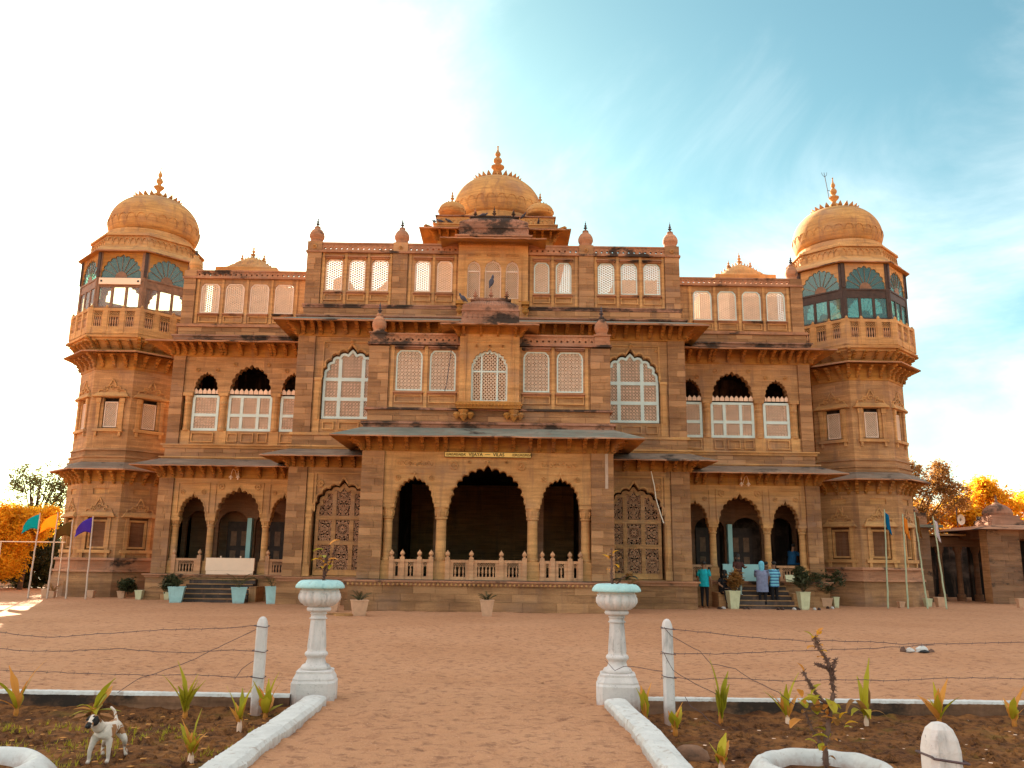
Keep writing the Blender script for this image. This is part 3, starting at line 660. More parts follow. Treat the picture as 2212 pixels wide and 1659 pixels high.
# ---------------- main block, both sides
MY = 31.0
def main_side(s):
    X = lambda a, b: (min(s*a, s*b), max(s*a, s*b))
    mb = MB(); mb.box(*X(4.3, 7.52), MY-.16, 41, 0, .80); o = mb.build('plinth', M_STONE, PAL)
    blocks(o, *X(4.5, 7.52), 0, .80, MY-.18, .1, .20, .8, objs=False); cornice(*X(4.3, 7.5), .80, .965, MY-.2, 33, M_DARK, 'plinth_moulding')
    pier(*X(6.70, 7.40), .97, 4.92, MY-.02, 33.2)
    pier(*X(4.15, 4.32), .97, 4.92, MY-.02, MY+.4, objs=False)
    cx = s*5.35
    def hole(a, zb, zs, h): return ([(cx-a, zb), (cx-a, zs)]+cusp(cx-a, cx+a, zs, h, 9, .16)[1:-1]+[(cx+a, zs), (cx+a, zb)])
    H = hole(1.08, 1.0, 3.30, 1.02)
    wallp([rect(*X(4.2, 6.70), .97, 4.92), H[::-1]], MY+.06, MY+.42)
    # half columns and arch moulding beside the opening
    for q in (6.56,):
        mb = MB(); x = s*q; mb.box(x-.13, x+.13, MY+.0, MY+.08, .985, 1.32); mb.box(x-.1, x+.1, MY+.02, MY+.08, 1.32, 3.1); mb.box(x-.055, x+.055, MY-.015, MY+.02, 1.4, 2.95); mb.box(x-.12, x+.12, MY-.0, MY+.08, 3.1, 3.22); mb.box(x-.1, x+.1, MY+.02, MY+.08, 3.22, 4.7)
        mb.build('pilaster', M_CARVE, PAL)
    mb = MB(); c1 = cusp(cx-1.11, cx+1.11, 3.32, 1.06, 9, .18)
    for p, q in zip(c1, c1[1:]): mb.xz_bar(p, q, .05, MY+.02, MY+.07)
    mb.build('arch_moulding', M_CARVE, PAL)
    for z0, z1 in ((3.3, 4.72), (8.3, 9.72)):
        mb = MB(); r_ = [(s*6.40, z0), (s*6.40, z1), (s*4.34, z1), (s*4.34, z1-.05), (s*6.35, z1-.05), (s*6.35, z0)]; mb.panel([r_], MY+.01, MY+.062); mb.build('arch_border', M_CARVE, PAL)
    rosette(s*6.22, 4.32, MY+.06, .14); rosette(s*4.5, 4.32, MY+.06, .14)
    tall_window(cx, 1.0, 1.02, 3.28, .98, MY+.22, (cx-.33, cx+.33), (2.18, 3.08), M_STONE, M_JALID, .15, 9, .16, (0, PI/3, 2*PI/3, PI/2, PI/6, 5*PI/6), .12, .10, .024)
    mb = MB(); mb.box(cx-1.0, cx+1.0, MY+.2, MY+.3, 1.02, 1.22); mb.build('window_apron', M_CARVE, PAL)
    # room behind
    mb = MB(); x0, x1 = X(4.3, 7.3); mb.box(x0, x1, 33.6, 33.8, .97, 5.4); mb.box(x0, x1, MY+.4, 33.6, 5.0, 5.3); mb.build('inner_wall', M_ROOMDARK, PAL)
    mb = MB(); mb.box(*X(4.2, 7.37), MY+.02, 33, 4.92, 5.55); mb.build('frieze', M_GOLD, PAL)
    for x in (7.2, 6.85, 6.5, 6.0, 5.5, 5.0, 4.5): bracket(s*x, MY+.02, 4.95, BR_A)
    bracket(s*7.38, MY+.02, 4.95, BR_A, s*PI/4, 1.15)
    for y in (31.5, 32.1, 32.8): bracket(s*7.37, y, 4.95, BR_A, s*PI/2)
    if s > 0: eave(4.22, 7.4, MY, 33.5, .82, 1.05, 5.60, 5.20, 5.46, th=.04, top=M_SLATEB)
    else: eave(-7.4, -4.22, MY, 33.5, .82, 1.05, 5.60, 5.20, 5.46, th=.04, top=M_SLATEB)
    # first storey
    cornice(*X(4.2, 7.42), 5.52, 5.72, MY-.03, 33.3, M_CARVE, 'cornice'); mb = MB(); mb.box(*X(4.2, 7.36), MY+.0, 33.3, 5.72, 6.1); o = mb.build('base_course', M_STONE, PAL)
    blocks(o, *X(4.2, 7.36), 5.73, 6.09, MY-.02, .08, .19, .7, objs=False); cornice(*X(4.2, 7.40), 6.1, 6.2, MY-.03, 33.3, M_CARVE, 'cornice', steps=2)
    pier(*X(6.70, 7.36), 6.2, 9.90, MY-.02, 33.2)
    cx = s*5.29
    H = hole_at(cx, 1.1, 6.72, 8.35, 1.05)
    wallp([rect(*X(4.1, 6.70), 6.2, 9.90), H[::-1]], MY+.06, MY+.36)
    mb = MB(); c1 = cusp(cx-1.13, cx+1.13, 8.37, 1.1, 9, .16)
    for p, q in zip(c1, c1[1:]): mb.xz_bar(p, q, .06, MY+.0, MY+.07)
    mb.build('arch_moulding', M_CARVE, PAL)
    for q in (6.52,):
        mb = MB(); x = s*q; mb.box(x-.12, x+.12, MY+.01, MY+.08, 6.22, 8.2); mb.box(x-.07, x+.07, MY-.02, MY+.01, 6.7, 7.9); mb.box(x-.14, x+.14, MY-.02, MY+.08, 8.2, 8.3); mb.build('pilaster', M_CARVE, PAL)
    tall_window(cx, 1.06, 6.75, 8.33, 1.0, MY+.14, (cx-.44, cx+.44), (7.50, 8.26), M_FRAME, M_JALI, .13, 9, .125, (0, PI/4, PI/2, 3*PI/4), .09, .1, .019)
    for a, b in ((-.98, -.55), (-.38, .38), (.55, .98)): recess_panel(cx+a, cx+b, 6.32, 6.62, MY+.06)
    rosette(s*6.3, 9.55, MY+.06, .09); rosette(s*4.3, 9.55, MY+.06, .09)
    mb = MB(); mb.lathe([(.03,0),(.10,.05),(.05,.1),(.12,.16),(.02,.24)], (cx, MY+.05, 9.56), 8); mb.build('finial', M_CARVE, PAL)
    mb = MB(); mb.box(*X(0 if s > 0 else .002, 7.36), MY+.0, 33.3, 9.90, 10.5); mb.build('frieze', M_GOLD, PAL)
    for x in (7.15, 6.78, 6.5, 6.02, 5.55, 5.1, 4.65, 4.05, 3.72, 3.42, 2.86, 2.4, 1.96, 1.5): bracket(s*x, MY+.0, 10.0, BR_B)
    bracket(s*7.36, MY, 10.0, BR_B, s*PI/4, 1.2)
    for y in (31.6, 32.2, 32.8): bracket(s*7.36, y, 10.0, BR_B, s*PI/2)
    # darkness behind the tall window
    mb = MB(); x0, x1 = X(4.15, 7.3); mb.box(x0, x1, 33.4, 33.6, 6.2, 10.4); mb.build('inner_wall', M_ROOMDARK, PAL)
def hole_at(cx, a, zb, zs, h): return ([(cx-a, zb), (cx-a, zs)]+cusp(cx-a, cx+a, zs, h, 9, .14)[1:-1]+[(cx+a, zs), (cx+a, zb)])
for s in (-1, 1): main_side(s)
eave(-7.36, 7.36, MY, 34.2, .76, .95, 10.66, 10.27, 10.50)
# floors that keep the rooms dark
mb = MB(); mb.box(-7.3, 7.3, MY+.4, 41, 5.95, 6.15); mb.box(-4.1, 4.1, PY+.35, MY, 6.3, 6.6); mb.build('floor_slab', M_ROOMDARK, PAL)
mb = MB(); mb.box(-7.3, 7.3, MY+.05, 41, 10.5, 10.62); mb.box(-4.0, 4.0, PY+.3, MY+.05, 8.72, 8.84); mb.build('roof_slab', M_STONE, PAL)
mb = MB(); mb.box(-4.1, 4.1, 30.9, 31.0, 6.2, 9.9); mb.build('inner_wall', M_INNER, PAL)
mb = MB(); mb.box(-7.3, 7.3, 40.8, 41.0, .2, 10.6); mb.build('rear_wall', M_STONE, PAL)
for s in (-1, 1):
    mb = MB(); mb.box(min(s*7.1, s*7.3), max(s*7.1, s*7.3), 33.2, 41, 0, 10.6); mb.build('side_wall', M_STONE, PAL)

# ---------------- roof storey of the main block
UY = 31.5
def roof_storey():
    cornice(-7.42, 7.42, 10.60, 10.76, UY-.42, 32.2, M_SOOT, 'ledge'); mb = MB(); mb.box(-7.36, 7.36, UY-.04, UY+.22, 10.76, 11.18); o = mb.build('base_course', M_DARK, PAL)
    blocks(o, -7.36, 7.36, 10.77, 11.17, UY-.06, .06, .2, .75, objs=False)
    cornice(-7.38, 7.38, 11.18, 11.32, UY-.07, UY+.25, M_SOOT, 'ledge', steps=3, proj=.04)
    for s in (-1, 1):
        X = lambda a, b: (min(s*a, s*b), max(s*a, s*b))
        pier(*X(6.78, 7.36), 11.32, 13.46, UY-.04, UY+.5); pier(*X(3.38, 3.97), 11.32, 13.46, UY-.04, UY+.5)
        wins = [(5.94, 6.60), (5.04, 5.69), (4.13, 4.79), (2.47, 3.09), (1.61, 2.22)]
        holes = []
        for a, b in wins: a_, b_ = X(a, b); holes.append(niche_poly(a_, b_, 11.92, 13.20, .13)[::-1])
        wallp([rect(*X(3.97, 6.78), 11.32, 13.5)]+[h for h, wn_ in zip(holes, wins) if wn_[0] > 3.9], UY+.04, UY+.2)
        wallp([rect(*X(1.36, 3.38), 11.32, 13.5)]+[h for h, wn_ in zip(holes, wins) if wn_[0] < 3.9], UY+.04, UY+.2)
        for a, b in wins:
            a_, b_ = X(a, b)
            jali_window(a_, b_, 11.92, 13.20, UY+.06, M_PINKF if s < 0 else M_FRAME, M_JALI2, (PI/2, PI/6, 5*PI/6), .085, .026, .04)
            recess_panel(a_-.02, b_+.02, 11.50, 11.76, UY+.04); hood(a_-.04, b_+.04, 11.80, UY+.04, M_DARK); hood(a_-.05, b_+.05, 13.27, UY+.04, M_DARK)
        mb = MB()
        for x in (6.70, 5.815, 4.915, 4.05, 3.28, 2.345, 1.5): mb.box(s*x-.05, s*x+.05, UY+.005, UY+.04, 11.36, 13.46)
        mb.build('pilaster', M_CARVE, PAL)
        cornice(*X(1.36, 7.38), 13.46, 13.54, UY-.07, UY+.3, M_DARK, 'cornice', steps=2, proj=.05)
        lotus_parapet(*X(3.97, 6.78), 13.58, 13.88, UY, M_DARK); lotus_parapet(*X(1.4, 3.38), 13.58, 13.88, UY, M_DARK)
        for x in (7.07, 3.675):
            mb = MB(); mb.box(s*x-.29, s*x+.29, UY-.05, UY+.5, 13.54, 13.92); mb.build('turret_base', M_BLOCK, PAL); rosette(s*x, 13.7, UY-.05, .08)
            turret(s*x, UY+.22, 13.92, .27, 1, M_DARK)
    # centre bay with three cusped windows
    y = UY-.2; hs = []
    W3 = [(-1.0, -.5, 12.80, .33), (-.32, .32, 12.80, .36), (.5, 1.0, 12.80, .33)]
    for a, b, zs, h in W3: hs.append(([(a, 11.6), (a, zs)]+cusp(a, b, zs, h, 9, .03)[1:-1]+[(b, zs), (b, 11.6)])[::-1])
    wallp([rect(-1.37, 1.37, 10.76, 13.78)]+hs, y, y+.3, M_CARVE)
    for a, b, zs, h in W3: tall_window((a+b)/2, (b-a)/2, 11.6, zs, h, y+.06, (), (12.72,), M_PINKF, M_JALI2, .05, 9, .058, (PI/4, 3*PI/4), .035, .03, .017)
    mb = MB(); r = rect(-1.15, 1.15, 11.4, 13.6); mb.ring(r, inset(r, .03), y-.02, y+.002)
    for x in (-1.06, -.41, .41, 1.06): mb.box(x-.055, x+.055, y-.05, y, 11.5, 12.7)
    mb.build('pilaster', M_CARVE, PAL)
    for x in (-.75, 0, .75): scroll_panel(x-.3, x+.3, 13.27, 13.47, y)
    for s in (-1, 1):
        mb = MB(); X0, X1 = min(s*1.12, s*1.42), max(s*1.12, s*1.42); mb.box(X0, X1, y-.35, y+.1, 11.28, 11.4); mb.lathe([(.02,-.2),(.12,-.1),(.14,0),(.08,.05),(.14,.14)], (s*1.27, y-.18, 11.1), 8); mb.build('corbel', M_GOLD, PAL)
    mb = MB(); mb.box(-1.39, 1.39, y-.03, y+.5, 13.78, 14.05); mb.build('frieze', M_GOLD, PAL); mb = MB()
    for i in range(24): x = -1.3+i*2.6/23; mb.box(x-.02, x+.02, y-.09, y-.03, 13.80, 13.9)
    mb.build('dentils', M_GOLD, PAL, kind='stuff')
    eave(-1.39, 1.39, y, 33.2, .66, .85, 14.02, 13.74, 13.92, th=.045, top=M_DARK)
    cornice(-1.42, 1.42, 14.02, 14.2, y, y+1.2, M_DARK, 'ledge'); curved_canopy(0, y+.05, 14.2, 1.38, .36, .55, M_SOOT, 5, fh=.36, dep=1.0)
roof_storey()

# ---------------- block and great dome behind
def petals(c, r, z, n, h, w_, mat, parent, lean=.35, name='petal_ring'):
    mb = MB()
    for i in range(n):
        a = 2*PI*i/n; ca, sa = math.cos(a), math.sin(a)
        P = lambda rr, t, zz: (c[0]+rr*ca-t*sa, c[1]+rr*sa+t*ca, z+zz)
        mb.add([P(r*.8, -w_*.8, -.02), P(r*.8, w_*.8, -.02), P(r+h*.3, -w_, h*.45), P(r+h*.3, w_, h*.45), P(r+h*lean+h*.25, 0, h),
                P(r*.75, -w_*.8, h*.3), P(r*.75, w_*.8, h*.3)], [(0,1,3,2),(2,3,4),(5,6,1,0),(5,2,4),(6,4,3),(5,0,2),(6,3,1),(5,4,6)])
    mb.build(name, mat, parent)
def great_dome(cx, cy, zb, r, h, mat, fin_h, parent=PAL, bulge=1.06, n=48, pet=26, finr=.3, neck=.0, bandn=28):
    prof = []
    for i in range(21):
        t = i/20; a = t*PI/2
        rr = r*(math.cos(a)**.82)*(1+.0*t); zz = h*math.sin(a)
        prof.append((max(rr, .02), zz))
    low = [(r*.90, -h*.34), (r*.955, -h*.25), (r*.985, -h*.13), (r, 0)]
    prof = low+[q for q in prof[1:] if q[0] > .12*r]
    mb = MB(); mb.lathe(prof, (cx, cy, zb), n); o = mb.build('dome', mat, parent, smooth=True)
    # band of leaf panels on the lower third
    mb = MB(); z0, z1 = -h*.27, h*.10
    for i in range(bandn):
        for j in range(7):
            a0, a1 = 2*PI*(i+j/7)/bandn, 2*PI*(i+(j+1)/7)/bandn
            def zz(u): return z1-abs(2*u-1)**3*.55*(z1-z0)
            def P(a, z, e): 
                t = min(1, max(0, z/h)); rr = r*(1-(max(0, z)/h)**2)**.5 if z > 0 else r*(1-.10*(-z/(h*.34))**1.5); return (cx+(rr+e)*math.cos(a), cy+(rr+e)*math.sin(a), zb+z)
            t0, t1 = j/7, (j+1)/7; th = .035
            mb.add([P(a0, zz(t0), .02), P(a1, zz(t1), .02), P(a1, zz(t1)-th, .02), P(a0, zz(t0)-th, .02), P(a0, zz(t0), -.02), P(a1, zz(t1), -.02), P(a1, zz(t1)-th, -.02), P(a0, zz(t0)-th, -.02)], [(0,1,2,3),(0,4,5,1),(2,6,7,3)])
        a = 2*PI*i/bandn; 
        for k in range(5):
            z_a, z_b = z0+(z1-z0)*.42*k/5, z0+(z1-z0)*.42*(k+1)/5; mb.add([P(a-.006, z_a, .03), P(a+.006, z_a, .03), P(a+.006, z_b, .03), P(a-.006, z_b, .03)], [(0,1,2,3)])
    mb.build('leaf_band', mat, o)
    zt = zb+h*.93; petals((cx, cy), r*.46, zt-.10*h*.9, pet, .20*r/2*1.6, .085*r/2*1.2, mat, o)
    mb = MB(); mb.lathe([(r*.42,0),(r*.34,h*.04),(r*.22,h*.10),(r*.12,h*.22),(r*.10,h*.30)], (cx, cy, zb+h*.90), 20); mb.build('neck', mat, o)
    mb = MB(); onion_finial(mb, (cx, cy, zb+h*1.16), fin_h, finr, 14); mb.build('finial', mat, o)
    return o
def centre_dome():
    mb = MB(); mb.box(-2.55, 2.55, 35, 41.4, 10.6, 16.12); mb.build('dome_block', M_GOLD, PAL)
    for s in (-1, 1):
        for k in range(5): bracket(s*(1.0+k*.36), 35, 15.45, BR_A, 0, .8)
        bracket(s*2.55, 35, 15.45, BR_A, s*PI/4, 1.2)
    eave(-2.55, 2.55, 35, 41.6, .75, .8, 16.02, 15.68, 15.9, top=M_DARK)
    cornice(-2.66, 2.66, 16.05, 16.2, 34.95, 41.5, M_CARVE, 'ledge'); mb = MB(); mb.box(-2.6, 2.6, 35.02, 41.4, 16.2, 16.56)
    for i in range(25):
        x = -2.5+i*5.0/24; 
        for a, b in (((x-.1, 16.26), (x+.1, 16.50)), ((x+.1, 16.26), (x-.1, 16.50))): mb.xz_bar(a, b, .03, 34.99, 35.03)
    mb.build('parapet', M_CARVE, PAL); mb = MB(); mb.box(-2.68, 2.68, 34.93, 41.5, 16.56, 16.61); mb.build('coping', M_SOOT, PAL)
    great_dome(0, 38.2, 18.05, 2.2, 1.75, M_DOME, 1.62, finr=.34)
    mb = MB(); mb.lathe([(2.35,16.6),(2.3,16.9),(2.0,17.0),(1.98,17.5)], (0, 38.2, 0), 32); mb.build('dome_drum', M_DOME, PAL)
    for s in (-1, 1):
        for y in (35.75, 40.6): great_dome(s*2.0, y, 17.1, .62, .42, M_DOME, .58, n=24, pet=12, finr=.10, bandn=14)
centre_dome()

# ---------------- wings
WY = 33.3
def wing(s):
    X = lambda a, b: (min(s*a, s*b), max(s*a, s*b))
    mb = MB(); mb.box(*X(7.5, 13.15), WY-.14, 41, 0, .84); o = mb.build('plinth', M_STONE, PAL)
    blocks(o, *X(11.3, 13.15), 0, .84, WY-.16, .1, .21, .7, objs=False); cornice(*X(7.5, 13.15), .84, .965, WY-.18, 36, M_DARK, 'plinth_moulding')
    pier(*X(12.47, 13.05), .97, 4.66, WY-.02, WY+.5); pier(*X(7.5, 7.85), .97, 4.66, WY, WY+.3, objs=False)
    zb = 3.14; arches = [(8.62, 7.72-.3, .82, 11), (10.76, 9.02, 1.04, 13), (12.2, 11.14, .80, 11)]
    lp = [(7.5*1, 4.66), (7.5, zb)]
    for a, b, h, n in ((7.60, 8.60, .80, 11), (9.00, 10.76, 1.06, 11), (11.14, 12.20, .80, 11)):
        lp += [(a, zb)]+cusp(a+.02, b-.02, zb+.02, h, n, .11)+[(b, zb)]
    lp += [(12.47, zb), (12.47, 4.66)]
    lp = [(s*x, z) for x, z in lp]
    wallp([lp], WY+.06, WY+.42, M_CARVE)
    for a, b, h in ((7.60, 8.60, .80), (9.00, 10.76, 1.06), (11.14, 12.20, .80)):
        mb = MB(); c1 = cusp(a-.02, b+.02, zb+.02, h+.04, 11, .12)
        for p, q in zip(c1, c1[1:]): mb.xz_bar((s*p[0], p[1]), (s*q[0], q[1]), .03, WY+.035, WY+.07)
        mb.build('arch_moulding', M_CARVE, PAL)
    for x in (8.80, 10.95, 12.33): column(s*x, WY+.24, .965, zb, .125, .36, .5)
    rosette(s*10.6, 4.34, WY+.06, .13); rosette(s*9.17, 4.34, WY+.06, .13); rosette(s*12.1, 4.12, WY+.06, .09); rosette(s*11.28, 4.12, WY+.06, .09); rosette(s*8.5, 4.12, WY+.06, .09)
    for a_, b_ in ((8.95, 10.81), (11.06, 12.28), (7.6, 8.68)):
        mb = MB()
        for x in (a_, b_): mb.box(s*x-.022, s*x+.022, WY+.02, WY+.062, 3.3, 4.5)
        mb.box(*X(a_+.022, b_-.022), WY+.02, WY+.062, 4.45, 4.5); mb.build('arch_border', M_CARVE, PAL)
    b0 = balustrade(*X(11.18, 12.22), WY+.05, .965, sorted([s*11.22, s*12.2]), .60, small=s > 0)
    balustrade(*X(7.7, 8.66), WY+.05, .965, sorted([s*8.58, s*7.75]), .60, small=s > 0)
    # veranda interior: back wall with door, inner diagonal arch pier
    mb = MB(); x0, x1 = X(7.5, 13.0); mb.box(x0, x1, 36.2, 36.4, .9, 5.1); mb.build('inner_wall', M_INNER if s < 0 else M_ROOMDARK, PAL)  # right wing takes the near-black plaster, its veranda shade put into the colour
    mb = MB(); mb.box(x0, x1, WY+.4, 36.2, 4.66, 4.8); mb.build('ceiling', M_INNER if s < 0 else M_ROOMDARK, PAL)
    mb = MB(); mb.box(x0, x1, WY-.1, 36.2, .965, .975); mb.build('veranda_floor', M_STEP, PAL)
    mb = MB(); mb.box(*X(12.7, 12.95), WY+.4, 36.2, .9, 4.8); mb.build('side_wall', M_INNER, PAL)
    def inner_arch(xa, xb, y, zsp=2.95, top=4.66, h=.55):
        a, b = X(xa, xb); lp = [(a, top), (a, .97), (a+.16, .97), (a+.16, zsp)]+[((a+b)/2-((b-a)/2-.16)*math.cos(PI*k/10), zsp+h*math.sin(PI*k/10)) for k in range(1, 10)]+[(b-.16, zsp), (b-.16, .97), (b, .97), (b, top)]
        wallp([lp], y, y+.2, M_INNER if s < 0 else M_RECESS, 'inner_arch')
    inner_arch(8.3, 9.85, 35.2); inner_arch(9.85, 11.4, 35.3); inner_arch(11.4, 12.7, 35.2)
    mb = MB(); mb.box(s*9.85-.09, s*9.85+.09, 34.9, 35.15, .97, 3.2); mb.build('inner_pier', M_CYANB, PAL, label='inner veranda pier painted pale teal')
    for x in (9.2, 10.6):
        mb = MB(); mb.box(s*x-.5, s*x+.5, 36.08, 36.19, .97, 3.1); d = mb.build('door', M_WOODD, PAL)
        pb = MB()
        for zz in (1.3, 2.1):
            for q in (-.22, .22): pb.box(s*x+q-.12, s*x+q+.12, 36.06, 36.1, zz, zz+.6)
        pb.build('door_panel', M_TEAK, d)
    # steps
    for k in range(5):
        mb = MB(); z1 = .80-k*.165; mb.box(*X(8.85, 11.35), WY-.45-k*.3, WY-.145 if k == 0 else WY-.15-k*.3+.0, 0, z1); so = mb.build('step', M_STEP, PAL)
        mb = MB(); mb.box(*X(8.85, 11.35), WY-.47-k*.3, WY-.42-k*.3, z1-.03, z1+.006); mb.build('nosing', M_STONE, so)
    for x in (8.72, 11.5):
        mb = MB(); mb.box(s*x-.13, s*x+.13, WY-1.2, WY-.145, 0, .55); mb.build('step_cheek', M_STONE, PAL)
    mb = MB(); mb.box(*X(7.4, 13.0), WY+.02, 36, 4.66, 5.3); mb.build('frieze', M_GOLD, PAL)
    for x in (12.85, 12.5, 12.15, 11.75, 11.3, 10.9, 10.6, 9.9, 9.1, 8.45, 8.15, 7.8): bracket(s*x, WY+.02, 4.72, BR_A, 0, .9)
    bracket(s*13.0, WY+.02, 4.72, BR_A, s*PI/4, 1.1)
    if s > 0: eave(7.5, 13.0, WY, 35.0, .85, 1.05, 5.45, 5.03, 5.28, th=.04, top=M_SLATEB)
    else: eave(-13.0, -7.5, WY, 35.0, .85, 1.05, 5.45, 5.03, 5.28, th=.04, top=M_SLATEB)
    # first storey
    cornice(*X(7.5, 13.0), 5.36, 5.50, WY-.05, 36, M_CARVE, 'cornice'); mb = MB(); mb.box(*X(7.4, 12.95), WY, 36, 5.5, 5.85); o = mb.build('base_course', M_STONE, PAL)
    blocks(o, *X(7.4, 12.95), 5.51, 5.84, WY-.02, .08, .17, .7, objs=False); cornice(*X(7.4, 12.98), 5.85, 6.0, WY-.04, 36, M_CARVE, 'cornice')
    pier(*X(12.45, 12.95), 6.0, 9.6, WY-.02, WY+.6)
    arches = [(7.60, 8.50, .76), (8.94, 10.60, 1.06), (11.08, 12.03, .74)]
    hs = []
    for a, b, h in arches:
        q = [(a, 8.1), (a, 8.18)]+cusp(a, b, 8.18, h-.0, 11, .06)[1:-1]+[(b, 8.18), (b, 8.1)]; hs.append([(s*x, z) for x, z in q])
    lp = [(7.4, 9.6), (7.4, 8.1)]
    for (a, b, h), q in zip(arches, hs): lp += [(x*s, z) for x, z in q]
    lp += [(12.45, 8.1), (12.45, 9.6)]
    wallp([[(s*x, z) for x, z in lp]], WY+.06, WY+.4)
    wallp([rect(*X(7.4, 12.45), 6.0, 6.56)], WY+.06, WY+.4)
    for x, w_ in ((8.70, .16), (10.80, .18), (12.22, .15)):
        mb = MB(); mb.box(s*x-w_*1.15, s*x+w_*1.15, WY+.03, WY+.4, 6.02, 6.56); mb.box(s*x-w_, s*x+w_, WY+.1, WY+.36, 6.56, 8.1)
        mb.build('pier', M_CARVE, PAL)
    for x in (8.70, 10.80, 12.22):
        mb = MB(); mb.lathe([(.15,6.56),(.16,6.65),(.13,6.72),(.125,7.6),(.15,7.64),(.15,7.7),(.13,7.74),(.17,7.96)], (s*x, WY+.12, 0), 12); mb.box(s*x-.19, s*x+.19, WY-.06, WY+.3, 7.96, 8.10); mb.build('column', M_CARVE, PAL)
    for a, b, mu in ((7.55, 8.52, ()), (8.87, 10.62, (9.42, 10.08)), (11.0, 12.06, ())):
        x0, x1 = X(a, b); r = rect(x0, x1, 6.57, 8.02); mb = MB(); mb.ring(r, inset(r, .10), WY+.12, WY+.2); mb.box(x0+.05, x1-.05, WY+.125, WY+.195, 7.15, 7.27)
        for q in mu: mb.box(s*q-.06, s*q+.06, WY+.122, WY+.198, 6.6, 8.0)
        o = mb.build('window_frame', M_FRAME, PAL); lb = MB(); lattice(lb, inset(r, .09), (0, PI/4, PI/2, 3*PI/4), .115, .018, WY+.15, WY+.17); lb.build('lattice', M_JALI, o)
        mb = MB(); n = round((x1-x0)/.185); w_ = (x1-x0)/n
        for i in range(n):
            c0 = x0+i*w_; mb.panel([[(c0+.012, 8.08), (c0+w_-.012, 8.08), (c0+w_-.012, 8.2), (c0+w_*.5, 8.30), (c0+.012, 8.2)]], WY+.12, WY+.15)
        mb.build('picket_boards', M_JALI, PAL, kind='stuff')
    for a, b in ((7.6, 8.45), (8.95, 9.35), (9.5, 10.0), (10.15, 10.55), (11.1, 11.98)): recess_panel(*X(a, b), 6.1, 6.48, WY+.06)
    for x, z in ((9.1, 9.3), (10.45, 9.3), (11.15, 9.05), (11.95, 9.05), (8.35, 9.05)): rosette(s*x, z, WY+.06, .085)
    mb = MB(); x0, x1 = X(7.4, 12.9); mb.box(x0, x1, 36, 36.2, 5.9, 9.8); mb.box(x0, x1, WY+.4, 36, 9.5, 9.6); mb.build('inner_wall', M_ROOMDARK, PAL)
    mb = MB(); mb.box(*X(7.3, 12.95), WY, 36, 9.6, 10.2); mb.build('frieze', M_GOLD, PAL)
    for x in (12.75, 12.45, 12.1, 11.75, 11.4, 11.0, 10.85, 10.2, 9.6, 9.0, 8.85, 8.4, 8.0, 7.7): bracket(s*x, WY, 9.68, BR_B, 0, .95)
    bracket(s*12.95, WY, 9.68, BR_B, s*PI/4, 1.2)
    if s > 0: eave(7.36, 12.95, WY, 36.2, .78, 1.05, 10.28, 9.97, 10.18)
    else: eave(-12.95, -7.36, WY, 36.2, .78, 1.05, 10.28, 9.97, 10.18)
    # roof storey screen
    cornice(*X(7.36, 12.95), 10.28, 10.46, WY-.14, WY+.4, M_SOOT, 'ledge'); mb = MB(); mb.box(*X(7.36, 12.88), WY-.0, WY+.3, 10.46, 10.84); o = mb.build('base_course', M_DARK, PAL)
    blocks(o, *X(7.36, 12.88), 10.47, 10.83, WY-.02, .06, .18, .75, objs=False); cornice(*X(7.36, 12.9), 10.84, 10.96, WY-.04, WY+.3, M_DARK, 'ledge', steps=2)
    pier(*X(12.33, 12.83), 10.96, 12.92, WY-.04, WY+.4, objs=False)
    wins = [(11.33, 12.11), (10.32, 11.10), (9.30, 10.08), (8.28, 9.06), (7.4, 8.03)]
    wallp([rect(*X(7.36, 12.33), 10.96, 12.95)]+[niche_poly(*X(a, b), 11.45, 12.72, .14)[::-1] for a, b in wins[:4]], WY+.04, WY+.2)
    for a, b in wins[:4]:
        a_, b_ = X(a, b); jali_window(a_, b_, 11.45, 12.72, WY+.06, M_PINKF if s < 0 else M_FRAME, M_JALI2, (PI/2, PI/6, 5*PI/6), .085, .03, .045); recess_panel(a_, b_, 11.04, 11.32, WY+.04); hood(a_-.04, b_+.04, 11.37, WY+.04, M_DARK)
    mb = MB()
    for x in (12.23, 11.215, 10.20, 9.18, 8.155): mb.box(s*x-.05, s*x+.05, WY+.005, WY+.04, 11.0, 12.9)
    mb.build('pilaster', M_CARVE, PAL)
    cornice(*X(7.36, 12.86), 12.92, 13.0, WY-.06, WY+.3, M_DARK, 'cornice', steps=2, proj=.05); lotus_parapet(*X(7.36, 12.33), 13.03, 13.28, WY, M_DARK)
    mb = MB(); mb.box(*X(12.33, 12.83), WY-.05, WY+.4, 13.0, 13.27); mb.build('turret_base', M_BLOCK, PAL); turret(s*12.5, WY+.2, 13.27, .23, .9, M_DARK if s > 0 else M_CARVE)
    mb = MB(); mb.box(*X(7.3, 12.9), WY+.2, 41, 10.1, 10.2); mb.build('roof_slab', M_STONE, PAL)
    mb = MB(); mb.box(*X(12.7, 12.9), WY+.4, 41, 0, 10.2); mb.box(*X(7.5, 12.9), 40.8, 41, 0, 10.2); mb.build('rear_wall', M_STONE, PAL)
for s in (-1, 1): wing(s)

